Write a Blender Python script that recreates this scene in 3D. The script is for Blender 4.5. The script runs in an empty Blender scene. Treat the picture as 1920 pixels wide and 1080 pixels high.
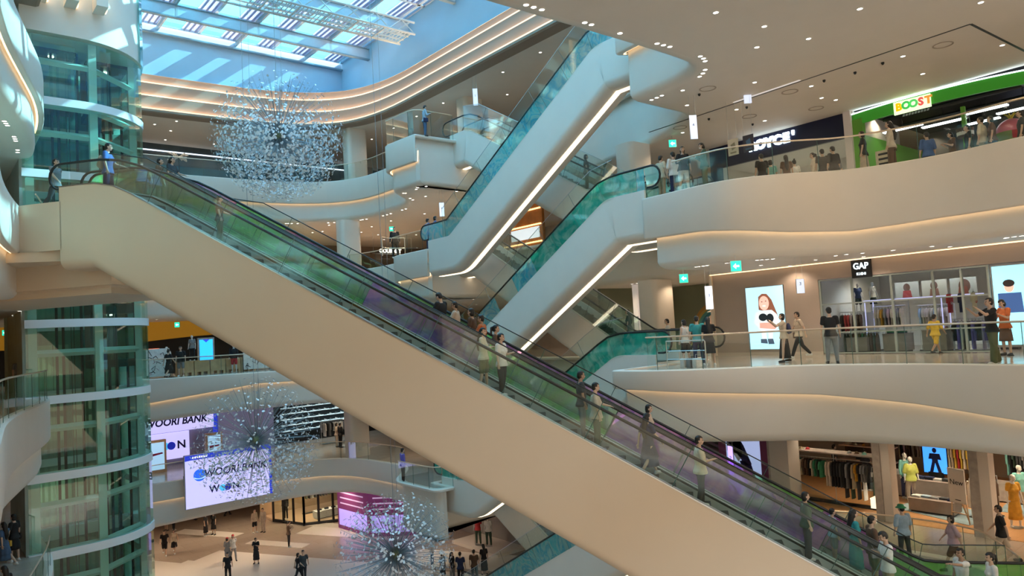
import bpy, bmesh, math, random
from mathutils import Vector as V, Matrix as M4
random.seed(7)
SC = bpy.context.scene
COL = SC.collection
R_ = math.radians
# ------------------------------------------------------------------ camera
# world: x runs across the atrium, y runs along it, z = 0 is the floor the photographer stands on
YAW, PITCH, ROLL, FPX, EYE = R_(40), math.atan(77 / 1350), R_(3.3), 1350.0, 1.7
_f0 = V((math.sin(YAW), math.cos(YAW), 0)); _r0 = V((math.cos(YAW), -math.sin(YAW), 0)); _z = V((0, 0, 1))
CF = _f0 * math.cos(PITCH) + _z * math.sin(PITCH)
_u0 = _z * math.cos(PITCH) - _f0 * math.sin(PITCH)
CR = _r0 * math.cos(ROLL) - _u0 * math.sin(ROLL)
CU = _u0 * math.cos(ROLL) + _r0 * math.sin(ROLL)
cam = bpy.data.cameras.new('camera'); camo = bpy.data.objects.new('camera', cam); COL.objects.link(camo)
cam.sensor_width = 36; cam.lens = FPX / 1920 * 36; cam.clip_end = 400; cam.clip_start = 0.05
m = M4((CR, CU, -CF)).transposed().to_4x4(); m.translation = V((0, 0, EYE)); camo.matrix_world = m
SC.camera = camo
# ------------------------------------------------------------------ world, sun, exposure
W = bpy.data.worlds.new('sky_and_warm_fill'); SC.world = W; W.use_nodes = True
nt = W.node_tree; nt.nodes.clear()
out = nt.nodes.new('ShaderNodeOutputWorld'); bg = nt.nodes.new('ShaderNodeBackground')
tc = nt.nodes.new('ShaderNodeTexCoord'); sx = nt.nodes.new('ShaderNodeSeparateXYZ'); cr = nt.nodes.new('ShaderNodeValToRGB')
nt.links.new(tc.outputs['Generated'], sx.inputs[0]); nt.links.new(sx.outputs['Z'], cr.inputs[0])
cr.color_ramp.elements[0].position = 0.30; cr.color_ramp.elements[0].color = (1.12, 0.84, 0.56, 1)  # warm lower band added as fill entering by the open near end
cr.color_ramp.elements[1].position = 0.52; cr.color_ramp.elements[1].color = (3.8, 5.3, 6.6, 1)
nt.links.new(cr.outputs[0], bg.inputs[0]); bg.inputs[1].default_value = 1.15; nt.links.new(bg.outputs[0], out.inputs[0])
sun = bpy.data.lights.new('sun', 'SUN'); sun.energy = 16.0; sun.angle = R_(0.6); sun.color = (1, 0.97, 0.9)
suno = bpy.data.objects.new('sun', sun); COL.objects.link(suno)
suno.rotation_euler = V((0.75, -0.25, 0.60)).to_track_quat('Z', 'Y').to_euler(); suno.location = (10, 10, 60)
SC.view_settings.view_transform = 'Standard'; SC.view_settings.look = 'None'
SC.view_settings.exposure = 0.0; SC.view_settings.gamma = 1.0; SC.view_settings.use_curve_mapping = False
SC.cycles.transparent_max_bounces = 20
SC.cycles.max_bounces = 6; SC.cycles.diffuse_bounces = 4; SC.cycles.glossy_bounces = 3

def area(name, loc, sx_, sy_, power, col, rot=(0, 0, 0)):
    l = bpy.data.lights.new(name, 'AREA'); l.shape = 'RECTANGLE'; l.size = sx_; l.size_y = sy_; l.energy = power; l.color = col
    o = bpy.data.objects.new(name, l); o.location = loc; o.rotation_euler = rot; COL.objects.link(o); return o
def spot(name, loc, power, col=(1, .80, .58), ang=130, rad=.06, parent=None):
    l = bpy.data.lights.new(name, 'SPOT'); l.energy = power; l.color = col; l.spot_size = R_(ang); l.spot_blend = .6; l.shadow_soft_size = rad
    o = bpy.data.objects.new(name, l); o.location = loc; COL.objects.link(o)
    return o
# ------------------------------------------------------------------ helpers
L5, L4, L3, L2, L1 = 12.6, 6.3, 0.0, -6.3, -12.6
def ray(px, py): return (CF * FPX + CR * (px - 960) + CU * (540 - py))
def U(px, py, x=None, y=None, z=None):
    """the point of the plane x, y or z = const that the photograph shows at a pixel"""
    d = ray(px, py); o = V((0, 0, EYE))
    k = (x / d.x) if x is not None else (y / d.y) if y is not None else ((z - EYE) / d.z)
    return o + d * k

MATS = {}
def mat(name, col, rough=.6, metal=0, emit=None, es=0, noise=0.0, nscale=6, bump=0, spec=None, alpha=None, sheen=0):
    if name in MATS: return MATS[name]
    m = bpy.data.materials.new(name); m.use_nodes = True; n = m.node_tree; b = n.nodes['Principled BSDF']
    b.inputs['Base Color'].default_value = (*col, 1); b.inputs['Roughness'].default_value = rough; b.inputs['Metallic'].default_value = metal
    if spec is not None: b.inputs['Specular IOR Level'].default_value = spec
    if emit: b.inputs['Emission Color'].default_value = (*emit, 1); b.inputs['Emission Strength'].default_value = es
    if noise or bump:
        t = n.nodes.new('ShaderNodeTexCoord'); no = n.nodes.new('ShaderNodeTexNoise'); no.inputs['Scale'].default_value = nscale; no.inputs['Detail'].default_value = 3
        n.links.new(t.outputs['Object'], no.inputs['Vector'])
        if noise:
            r = n.nodes.new('ShaderNodeValToRGB'); r.color_ramp.elements[0].position = .3; r.color_ramp.elements[1].position = .7
            r.color_ramp.elements[0].color = (*[c * (1 - noise) for c in col], 1); r.color_ramp.elements[1].color = (*[min(1, c * (1 + noise)) for c in col], 1)
            n.links.new(no.outputs[0], r.inputs[0]); n.links.new(r.outputs[0], b.inputs['Base Color'])
        if bump:
            bp = n.nodes.new('ShaderNodeBump'); bp.inputs['Strength'].default_value = bump; n.links.new(no.outputs[0], bp.inputs['Height']); n.links.new(bp.outputs[0], b.inputs['Normal'])
    MATS[name] = m; return m

def glassy(name, tint, refl=.08, rough=.03, film=None, fscale=.5, haze=0.0):
    """thin pane: tinted see-through sheet with a fresnel mirror; film = list of colours laid on as iridescent foil"""
    if name in MATS: return MATS[name]
    m = bpy.data.materials.new(name); m.use_nodes = True; n = m.node_tree; n.nodes.clear()
    o = n.nodes.new('ShaderNodeOutputMaterial'); tr = n.nodes.new('ShaderNodeBsdfTransparent'); gl = n.nodes.new('ShaderNodeBsdfGlossy')
    tr.inputs[0].default_value = (*tint, 1); gl.inputs['Roughness'].default_value = rough; gl.inputs['Color'].default_value = (.95, 1, .98, 1)
    fr = n.nodes.new('ShaderNodeFresnel'); fr.inputs[0].default_value = 1.45
    mx = n.nodes.new('ShaderNodeMixShader')
    mt = n.nodes.new('ShaderNodeMath'); mt.operation = 'MULTIPLY'; mt.inputs[1].default_value = refl / .035
    cl = n.nodes.new('ShaderNodeMath'); cl.operation = 'MINIMUM'; cl.inputs[1].default_value = min(.6, refl * 6)
    n.links.new(fr.outputs[0], mt.inputs[0]); n.links.new(mt.outputs[0], cl.inputs[0]); n.links.new(cl.outputs[0], mx.inputs[0])
    base = tr.outputs[0]
    if film:
        t = n.nodes.new('ShaderNodeTexCoord'); mp = n.nodes.new('ShaderNodeMapping'); no = n.nodes.new('ShaderNodeTexNoise')
        mp.inputs['Scale'].default_value = (fscale, fscale, fscale); no.inputs['Scale'].default_value = 1; no.inputs['Detail'].default_value = 4; no.inputs['Distortion'].default_value = 1.4
        n.links.new(t.outputs['Object'], mp.inputs[0]); n.links.new(mp.outputs[0], no.inputs['Vector'])
        rp = n.nodes.new('ShaderNodeValToRGB'); rp.color_ramp.elements.remove(rp.color_ramp.elements[1])
        for i, (p_, c_) in enumerate(film):
            e = rp.color_ramp.elements[0] if i == 0 else rp.color_ramp.elements.new(p_)
            e.position = p_; e.color = (*c_, 1)
        n.links.new(no.outputs[0], rp.inputs[0]); n.links.new(rp.outputs[0], tr.inputs[0])
        df = n.nodes.new('ShaderNodeBsdfTranslucent'); d2 = n.nodes.new('ShaderNodeBsdfDiffuse'); ad = n.nodes.new('ShaderNodeMixShader'); m2 = n.nodes.new('ShaderNodeMixShader')
        n.links.new(rp.outputs[0], df.inputs[0]); n.links.new(rp.outputs[0], d2.inputs[0]); n.links.new(df.outputs[0], ad.inputs[1]); n.links.new(d2.outputs[0], ad.inputs[2])
        m2.inputs[0].default_value = haze; n.links.new(tr.outputs[0], m2.inputs[1]); n.links.new(ad.outputs[0], m2.inputs[2]); base = m2.outputs[0]
    n.links.new(base, mx.inputs[1]); n.links.new(gl.outputs[0], mx.inputs[2]); n.links.new(mx.outputs[0], o.inputs[0])
    MATS[name] = m; return m

def BM(): return bmesh.new()
def add_box(bm, x0, x1, y0, y1, z0, z1, mx=None):
    r = bmesh.ops.create_cube(bm, size=1)['verts']
    T = M4.Translation(((x0 + x1) / 2, (y0 + y1) / 2, (z0 + z1) / 2)) @ M4.Diagonal((abs(x1 - x0), abs(y1 - y0), abs(z1 - z0), 1))
    bmesh.ops.transform(bm, matrix=(mx @ T) if mx else T, verts=r); return r
def box(x0, x1, y0, y1, z0, z1, mx=None):
    bm = BM(); add_box(bm, x0, x1, y0, y1, z0, z1, mx); return bm
def add_poly(bm, pts, mi=0):
    f = bm.faces.new([bm.verts.new(p) for p in pts]); f.material_index = mi; return f
def add_prism(bm, pts, z0, z1):
    a = [bm.verts.new((p[0], p[1], z0)) for p in pts]; b = [bm.verts.new((p[0], p[1], z1)) for p in pts]
    bm.faces.new(a[::-1]); bm.faces.new(b); n = len(a)
    for i in range(n): bm.faces.new((a[i], a[(i + 1) % n], b[(i + 1) % n], b[i]))
def add_tube(bm, pts, r, n=8, cap=True):
    pts = [V(p) for p in pts]; rings = []
    rr = r if isinstance(r, (list, tuple)) else [r] * len(pts)
    up = V((0, 0, 1)); prev = None
    for i, p in enumerate(pts):
        d = (pts[min(i + 1, len(pts) - 1)] - pts[max(i - 1, 0)])
        if d.length < 1e-9: d = V((0, 0, 1))
        d.normalize()
        if prev is None:
            s = d.cross(up if abs(d.z) < .95 else V((1, 0, 0))).normalized()
        else:
            s = (prev - d * prev.dot(d)).normalized()
        prev = s; t = d.cross(s)
        rings.append([bm.verts.new(p + (s * math.cos(2 * math.pi * k / n) + t * math.sin(2 * math.pi * k / n)) * rr[i]) for k in range(n)])
    for a, b in zip(rings, rings[1:]):
        for k in range(n): bm.faces.new((a[k], a[(k + 1) % n], b[(k + 1) % n], b[k]))
    if cap: bm.faces.new(rings[0][::-1]); bm.faces.new(rings[-1])
def add_loft(bm, rings, cap=True, closed=True):
    vs = [[bm.verts.new(p) for p in r] for r in rings]; n = len(vs[0])
    for a, b in zip(vs, vs[1:]):
        for k in range(n if closed else n - 1): bm.faces.new((a[k], a[(k + 1) % n], b[(k + 1) % n], b[k]))
    if cap: bm.faces.new(vs[0][::-1]); bm.faces.new(vs[-1])
    return vs
def add_ell(bm, c, r, mx=None, u=12, v=8):
    q = bmesh.ops.create_uvsphere(bm, u_segments=u, v_segments=v, radius=1)['verts']
    r = r if isinstance(r, (list, tuple)) else (r, r, r)
    T = M4.Translation(c) @ (mx or M4()) @ M4.Diagonal((*r, 1)); bmesh.ops.transform(bm, matrix=T, verts=q); return q
def add_cyl(bm, c, r, z0, z1, n=20, r2=None):
    q = bmesh.ops.create_cone(bm, cap_ends=True, segments=n, radius1=r, radius2=r if r2 is None else r2, depth=z1 - z0)['verts']
    bmesh.ops.transform(bm, matrix=M4.Translation((c[0], c[1], (z0 + z1) / 2)), verts=q)
def mesh_of(bm, name, mats, smooth=False, ang=40):
    me = bpy.data.meshes.new(name); bm.normal_update(); bm.to_mesh(me); bm.free()
    for x in (mats if isinstance(mats, (list, tuple)) else [mats]): me.materials.append(x)
    if smooth:
        me.polygons.foreach_set('use_smooth', [True] * len(me.polygons)); me.set_sharp_from_angle(angle=R_(ang))
    return me
def wloc(p):
    v = V((0, 0, 0))
    while p is not None: v += p.location; p = p.parent
    return v
def obj(name, bm, mats, parent=None, smooth=False, world=True, ang=40):
    """links one mesh object; with world=True the coordinates of bm are world ones"""
    o = bpy.data.objects.new(name, mesh_of(bm, name, mats, smooth, ang) if isinstance(bm, bmesh.types.BMesh) else bm)
    COL.objects.link(o)
    if parent is not None:
        o.parent = parent
        if world: o.location = -wloc(parent)
    return o
def centre(o):
    """moves a top-level mesh's origin to the middle of its base"""
    vs = [v.co for v in o.data.vertices]; c = V((sum((min(v[i] for v in vs), max(v[i] for v in vs))) / 2 for i in (0, 1))) if False else None
    lo = [min(v[i] for v in vs) for i in range(3)]; hi = [max(v[i] for v in vs) for i in range(3)]
    c = V(((lo[0] + hi[0]) / 2, (lo[1] + hi[1]) / 2, lo[2])); o.data.transform(M4.Translation(-c)); o.location = c; return o
def tag(o, label, cat, group=None, kind=None):
    if label: o['label'] = label
    if cat: o['category'] = cat
    if group: o['group'] = group
    if kind: o['kind'] = kind
    return o
def thing(name, label, cat, loc=(0, 0, 0), rz=0, group=None):
    o = bpy.data.objects.new(name, None); COL.objects.link(o); o.empty_display_size = .2
    o.location = loc; o.rotation_euler = (0, 0, rz); return tag(o, label, cat, group)
def struct(name, bm, mats, label=None, smooth=False, ang=40):
    o = obj(name, bm, mats, None, smooth, ang=ang); o['kind'] = 'structure'
    if label: o['label'] = label
    return o
def dup(root, loc, rz=None, label=None, group=None, mats=None):
    r = root.copy(); COL.objects.link(r); r.location = loc
    if rz is not None: r.rotation_euler = (0, 0, rz)
    if label: r['label'] = label
    if group: r['group'] = group
    for ch in list(root.children):
        c = ch.copy(); COL.objects.link(c); c.parent = r
        for g in ch.children:
            d = g.copy(); COL.objects.link(d); d.parent = c
    return r
def setmat(o, i, m_):
    """colour of this copy only, the mesh stays shared"""
    o.material_slots[i].link = 'OBJECT'; o.material_slots[i].material = m_
def tmesh(txt, size, depth=.02, bold=0.0, shear=0.0, sx=1.0, spacing=1.0):
    """lettering standing in the x-z plane, centred, facing -y"""
    c = bpy.data.curves.new('t', 'FONT'); c.body = txt; c.size = size; c.extrude = depth / 2; c.offset = bold; c.shear = shear; c.align_x = 'CENTER'; c.align_y = 'CENTER'; c.space_character = spacing; c.resolution_u = 3
    o = bpy.data.objects.new('t', c); COL.objects.link(o)
    bpy.context.view_layer.update()
    me = bpy.data.meshes.new_from_object(o.evaluated_get(bpy.context.evaluated_depsgraph_get())); bpy.data.objects.remove(o); bpy.data.curves.remove(c)
    me.transform(M4.Rotation(R_(90), 4, 'X') @ M4.Diagonal((sx, 1, 1, 1))); return me
def frame_mx(o, xdir, up=V((0, 0, 1))):
    """matrix whose x axis is xdir and z axis up (for signs on walls)"""
    x = V(xdir).normalized(); z = V(up).normalized(); y = z.cross(x); mm = M4((x, y, z)).transposed().to_4x4(); mm.translation = V(o); return mm
def lettering(txt, mm, size, m_, name, parent, depth=.03, **k):
    me = tmesh(txt, size, depth, **k); me.transform(mm); me.materials.clear(); me.materials.append(m_)
    for p in me.polygons: p.material_index = 0
    return obj(name, me, None, parent)
# ------------------------------------------------------------------ materials
WALL = mat('white_painted_plaster', (.82, .765, .68), .55, noise=.015, nscale=1.2)
SOFF = mat('ceiling_plaster', (.80, .74, .66), .7, noise=.015, nscale=1)
CREAM = mat('cream_painted_panel', (.78, .70, .60), .6, noise=.02, nscale=1)
DARK = mat('black_rubber', (.012, .013, .014), .45)
DMET = mat('dark_metal', (.045, .05, .05), .35, .7)
STEEL = mat('brushed_steel', (.62, .64, .64), .3, 1.0, noise=.05, nscale=30)
CHAMP = mat('champagne_metal', (.80, .66, .50), .35, .55)
WSTEEL = mat('white_painted_steel', (.78, .84, .86), .4)
COVE = mat('warm_cove_light', (1, .8, .55), .5, emit=(1, .70, .40), es=2.1)
STRIP = mat('white_strip_light', (1, .9, .75), .5, emit=(1, .84, .62), es=2.0)
DOWN = mat('downlight_lens', (1, 1, 1), .5, emit=(1, .93, .82), es=8)
GLASS = glassy('clear_balustrade_glass', (.88, .95, .92), .045)
GEDGE = mat('glass_joint', (.05, .12, .1), .3)
BLACK = mat('black_paint', (.01, .01, .012), .5)
WOOD = mat('pale_oak', (.50, .33, .19), .55, noise=.12, nscale=4)
PINKW = mat('beige_stone_wall', (.64, .56, .49), .6, noise=.03, nscale=2)
def tilemat(name, c1, c2, sc, mortar=.004, rough=.25, off=.5):
    if name in MATS: return MATS[name]
    m = mat(name, c1, rough); n = m.node_tree; b = n.nodes['Principled BSDF']
    t = n.nodes.new('ShaderNodeTexCoord'); br = n.nodes.new('ShaderNodeTexBrick'); br.inputs['Scale'].default_value = sc; br.inputs['Mortar Size'].default_value = mortar; br.offset = off
    br.inputs['Color1'].default_value = (*c1, 1); br.inputs['Color2'].default_value = (*c2, 1); br.inputs['Mortar'].default_value = (*[x * .6 for x in c1], 1); br.inputs['Brick Width'].default_value = 1; br.inputs['Row Height'].default_value = .5
    n.links.new(t.outputs['Object'], br.inputs['Vector']); n.links.new(br.outputs[0], b.inputs['Base Color']); return m
FLOOR = tilemat('polished_stone_floor', (.52, .44, .37), (.47, .40, .33), 1.0, rough=.16)
FLOOR1 = tilemat('brown_stone_floor', (.47, .38, .31), (.42, .33, .27), .5, rough=.25)
# ------------------------------------------------------------------ atrium outline per level: (x, y, fillet radius, cove drop, bottom drop)
def fillet(P, closed=True):
    out = []; n = len(P)
    for i in range(n):
        p = P[i]; a = P[(i - 1) % n]; b = P[(i + 1) % n]; r = p[2]
        pa, pp, pb = V(a[:2]), V(p[:2]), V(b[:2]); tight = ((pp - pa).normalized(), (pb - pp).normalized()) if r < 1.3 else None
        la = min(r, (pa - pp).length * .49); lb = min(r, (pb - pp).length * .49)
        q0 = pp + (pa - pp).normalized() * la; q1 = pp + (pb - pp).normalized() * lb
        fa = la / (pa - pp).length; fb = lb / (pb - pp).length
        for k in range(9):
            t = k / 8; q = q0 * (1 - t) ** 2 + pp * 2 * t * (1 - t) + q1 * t * t
            w = (1 - 2 * t) if t < .5 else (2 * t - 1); o_ = (a if t < .5 else b); ff = (fa if t < .5 else fb) * w
            out.append((q, p[3] * (1 - ff) + o_[3] * ff, p[4] * (1 - ff) + o_[4] * ff, tight))
    return out
def outline(P):
    Q = fillet(P); n = len(Q)
    ar = sum(Q[i][0].x * Q[(i + 1) % n][0].y - Q[(i + 1) % n][0].x * Q[i][0].y for i in range(n)); sg_ = 1 if ar > 0 else -1
    res = []
    for i in range(n):
        if Q[i][3]:      # tight corner: one mitre direction, so that the set-back faces never cross
            d1, d2 = Q[i][3]; n1 = V((d1.y, -d1.x)) * sg_; n2 = V((d2.y, -d2.x)) * sg_
            nn = (n1 + n2) / max(.35, 1 + n1.dot(n2))
        else:
            d = (Q[(i + 1) % n][0] - Q[i][0]).normalized() + (Q[i][0] - Q[(i - 1) % n][0]).normalized()
            if d.length < 1e-6: d = Q[(i + 1) % n][0] - Q[i][0]
            d.normalize(); nn = V((d.y, -d.x)) * sg_     # away from the void
        res.append((Q[i][0], nn, Q[i][1], Q[i][2]))
    return res
C, B_ = 1.45, 2.7
N_ = .12   # flush face, no cove
FAR = {  # y is the far end
    5: [(25.6, 19.6, .8, N_, B_), (27.6, 26.5, 1, N_, B_), (27.6, 32.8, .3, N_, B_), (21.25, 32.8, .05, N_, B_), (21.2, 32.9, .05, C, B_), (21.0, 35.9, .7, C, B_), (23.9, 38.5, 1.5, C, B_), (23.9, 44.5, 3, C, B_), (20.5, 47.1, 3, C, B_), (11, 47.7, 3, C, B_), (4.6, 47.7, .5, C, B_)],
    4: [(26.2, 20, .8, N_, B_), (27, 27, 1, N_, B_), (27, 32.9, .3, N_, B_), (21.75, 32.9, .05, N_, B_), (21.7, 33.0, .05, C, B_), (21.7, 36.6, .7, C, B_), (24.0, 39.5, 1.5, C, B_), (23.9, 44.5, 3, C, B_), (20.5, 47.1, 3, C, B_), (11, 47.7, 3, C, B_), (4.6, 47.7, .5, C, B_)],
    3: [(26.2, 20, .8, N_, B_), (27, 27, 1, N_, B_), (27, 32.9, .3, N_, B_), (21.7, 33, .5, N_, B_), (21.7, 37.2, 1.2, C, B_), (22.5, 40.0, 1.5, .7, 2.2), (15.4, 41.6, 3, .6, 2.0), (10.4, 44.8, 3, 1.3, 2.4), (4.6, 46.5, .5, 1.3, 2.4)],
    2: [(26.2, 20, .8, N_, B_), (27, 27, 1, N_, B_), (27, 32.9, .3, N_, B_), (21.6, 32.9, .2, N_, B_), (21.6, 31.2, .2, N_, B_), (20.4, 31.2, .5, N_, B_), (20.4, 35.4, .8, N_, B_), (23.2, 38.6, 1.5, 1.2, 2.4), (22.5, 45.4, 3, 1.1, 2.3), (18.3, 46.9, 3, 1.0, 2.4), (11, 47.1, 3, 1.0, 2.6), (4.6, 47.3, .5, 1.0, 2.6)]}
LEFT = [(4.3, 33, 3, C, B_), (2.0, 24, 3, C, B_), (1.1, 15, 3, C, B_)]
NEAR = {
    5: [(1.1, 14.4, .5, C, B_), (18.4, 13.9, 3, C, B_), (20.0, 14.1, 1.6, .85, B_), (20.4, 17.6, .3, .85, B_), (24.0, 17.6, .5, N_, B_)],
    4: [(-.6, 7, 1, C, B_), (-.6, .35, .2, C, B_), (24.3, .3, .5, 1.9, B_), (24.3, 6, 2, 1.9, B_), (24.7, 8.5, 2, 1.9, B_), (24.0, 10.9, 1, 2.0, B_), (22.3, 12.2, 1, 1.9, B_), (21.3, 13.6, 1, 1.7, B_), (21.2, 15, 1, 1.55, B_), (21.4, 17.6, .15, 1.5, B_), (24.6, 17.6, .3, N_, B_)],
    3: [(-.6, 7, 1, C, B_), (-.6, .35, .2, C, B_), (20.9, .3, .5, 1.5, 2.4), (21.6, 5.8, 2, 1.42, 2.4), (22.1, 8.6, 2, 1.1, 2.4), (21.7, 11.4, 2, .88, 2.4), (20.6, 12.9, 1, .8, 2.4), (19.4, 14.7, 1, .7, 2.4), (18.9, 16, .6, .62, 2.4), (18.9, 17.4, .15, .6, 2.4), (24.6, 17.6, .3, N_, 2.4)],
    2: [(-.6, 7, 1, C, B_), (-.6, .35, .2, C, B_), (17.0, .35, .3, C, B_), (18.9, 3.7, .3, C, B_), (22.7, 6.75, .3, C, B_), (24.6, 8.2, .5, C, B_), (24.9, 10, 1.5, C, B_), (24.0, 13, 1.5, C, B_), (20.5, 16.6, 1, C, B_), (20.3, 17.5, .15, C, B_), (24.6, 17.6, .3, N_, B_)]}
SETB = .32
OUT = {}
for lv, z in ((5, L5), (4, L4), (3, L3), (2, L2)):
    pts = NEAR[lv] + FAR[lv] + LEFT
    OUT[lv] = outline(pts)
def slab(lv, z, fname, cname):
    P = OUT[lv]; n = len(P)
    # fascia with a hidden cove
    bm = BM(); rows = []
    for p, nn, c, b in P:
        prof = [(.30, .0), (.30, .05), (.04, .05), (0, .02), (0, -c + .05), (.03, -c + .01), (.06, -c), (.2, -c), (.2, -c + .10), (SETB + .02, -c + .10), (SETB, -b + .30), (SETB + .05, -b + .16), (SETB + .16, -b + .05), (SETB + .32, -b), (SETB + .5, -b)]
        rows.append([bm.verts.new((p.x + nn.x * o, p.y + nn.y * o, z + h)) for o, h in prof])
    for i in range(n):
        a, b = rows[i], rows[(i + 1) % n]
        for k in range(len(a) - 1): bm.faces.new((a[k], b[k], b[k + 1], a[k + 1]))
    bmesh.ops.recalc_face_normals(bm, faces=bm.faces)
    struct('trim_%d' % lv, bm, WALL, 'white curved slab edge wrapped round the atrium', smooth=True, ang=50)
    bm = BM(); rows = []
    for p, nn, c, b in P:
        rows.append([bm.verts.new((p.x + nn.x * o, p.y + nn.y * o, z - c + h)) for o, h in ((.20, .005), (.27, .03))])
    for i in range(n):
        if P[i][2] > .45 and P[(i + 1) % n][2] > .45: bm.faces.new((rows[i][0], rows[(i + 1) % n][0], rows[(i + 1) % n][1], rows[i][1]))
    struct('trim_%d' % (10 + lv), bm, COVE, 'warm light line hidden under the slab lip')
    for nm, zz, off, mm in ((fname, z, .25, FLOOR), (cname, None, SETB + .5, SOFF)):
        bm = BM()
        X0, X1, Y0, Y1 = (-14, 44, -3, 67)
        outer = [bm.verts.new((x, y, zz if zz is not None else z - 2.7)) for x, y in ((X0, Y0), (X1, Y0), (X1, Y1), (X0, Y1))]
        inner = [bm.verts.new((p.x + nn.x * off, p.y + nn.y * off, zz if zz is not None else z - b)) for p, nn, c, b in P]
        ed = [bm.edges.new((L[i], L[(i + 1) % len(L)])) for L in (outer, inner) for i in range(len(L))]
        bmesh.ops.triangle_fill(bm, use_beauty=True, use_dissolve=False, edges=ed)
        for f in bm.faces:
            if (f.normal.z < 0) == (zz is not None): f.normal_flip()
        struct(nm, bm, mm)
slab(5, L5, 'floor', 'ceiling'); slab(4, L4, 'floor', 'ceiling'); slab(3, L3, 'floor', 'ceiling'); slab(2, L2, 'floor', 'ceiling')
struct('floor', box(-14, 44, -12, 67, L1 - .3, L1), FLOOR1, 'brown stone floor of the lowest level')
# pale inlaid bands on the lowest floor
bm = BM()
for k, (px, py, w, l) in enumerate([(560, 1060, 3, 16), (430, 1075, 3, 10), (700, 1000, 2.5, 12), (390, 1000, 1.2, 6), (620, 985, 1.0, 7), (520, 1020, 1.0, 5), (860, 1050, 3, 10), (470, 1100, 5, 26), (760, 1090, 4, 20)]):
    c = U(px, py, z=L1); mm = M4.Translation(c) @ M4.Rotation(R_(-62), 4, 'Z'); add_box(bm, -l / 2, l / 2, -w / 2, w / 2, .0, .010 + .003 * k, mm)
struct('floor', bm, mat('pale_stone_inlay', (.80, .72, .64), .3), 'pale stone bands laid into the brown floor')
# near end floor of the photographer's own level is part of the slab (y < 8)
# ------------------------------------------------------------------ outer walls
struct('wall_right', box(40, 40.3, -12, 67, L1, 30), PINKW)
struct('wall_far', box(-14, 44, 66.7, 67, L1, 30), PINKW)
struct('wall_left', box(-14.3, -14, 20, 67, L1, 30), PINKW)
# ------------------------------------------------------------------ roof void: coves, well, skylight
RP = [(4.3, 4, .5, 0, 0), (24.2, 4, .5, 0, 0), (24.3, 43.6, 5, 0, 0), (20.5, 47.0, 4, 0, 0), (11, 47.8, 4, 0, 0), (4.3, 47.8, .5, 0, 0)]
RO = outline(RP)
ZC = 16.45
bm = BM(); rows = []; strips = []
prof = [(.9, 0), (.12, 0), (0, .06), (0, .22), (.03, .24), (.16, .24), (.16, .16), (.34, .16)]
for k in range(3):
    z0 = .22 + k * .93; o0 = .34 + k * .34
    strips.append((o0 - .15, o0 - .02, ZC + z0 - .04, o0 - .33, ZC + z0))
    z1 = z0 + (.93 if k < 2 else .45)
    prof += [(o0, z0 - .04), (o0, z1)]
    if k < 2: prof += [(o0 + .03, z1 + .02), (o0 + .16, z1 + .02), (o0 + .16, z1 - .06), (o0 + .34, z1 - .06)]
prof += [(1.02, 2.62), (1.0, 2.72)]
for p, nn, c, b in RO: rows.append([bm.verts.new((p.x + nn.x * o, p.y + nn.y * o, ZC + h)) for o, h in prof])
n = len(RO)
for i in range(n):
    a, b = rows[i], rows[(i + 1) % n]
    for k in range(len(a) - 1): bm.faces.new((a[k], b[k], b[k + 1], a[k + 1]))
bmesh.ops.recalc_face_normals(bm, faces=bm.faces)
struct('trim_20', bm, mat('beige_cove_plaster', (.34, .26, .20), .7), 'stepped cove rings round the roof opening', smooth=True, ang=25)
RCL = mat('roof_cove_light', (1, .8, .55), .5, emit=(1, .62, .34), es=26)
RCV = mat('roof_cove_glow_line', (1, .8, .55), .5, emit=(1, .70, .42), es=.95)  # glowing ribbon stands in for the overexposed foot of each cove face
for o0, o1, zz, ov, zv in strips:
    bm = BM(); rows = [[bm.verts.new((p.x + nn.x * o, p.y + nn.y * o, zz + .02)) for o in (o0, o1)] for p, nn, c, b in RO]
    for i in range(n): bm.faces.new((rows[i][0], rows[(i + 1) % n][0], rows[(i + 1) % n][1], rows[i][1]))
    struct('trim_21', bm, RCL, 'warm light line in the roof coves')
    bm = BM(); rows = [[bm.verts.new((p.x + nn.x * (ov - .02), p.y + nn.y * (ov - .02), z)) for z in (zv - .03, zv + .05)] for p, nn, c, b in RO]
    for i in range(n): bm.faces.new((rows[i][0], rows[(i + 1) % n][0], rows[(i + 1) % n][1], rows[i][1]))
    struct('trim_23', bm, RCV, 'added glowing line imitating the bright foot of the roof coves')
bm = BM()
outer = [bm.verts.new((x, y, ZC)) for x, y in ((-14, -12), (44, -12), (44, 67), (-14, 67))]
inner = [bm.verts.new((p.x + nn.x * .9, p.y + nn.y * .9, ZC)) for p, nn, c, b in RO]
ed = [bm.edges.new((L[i], L[(i + 1) % len(L)])) for L in (outer, inner) for i in range(len(L))]
bmesh.ops.triangle_fill(bm, use_beauty=True, use_dissolve=False, edges=ed)
struct('ceiling', bm, SOFF)
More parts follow.
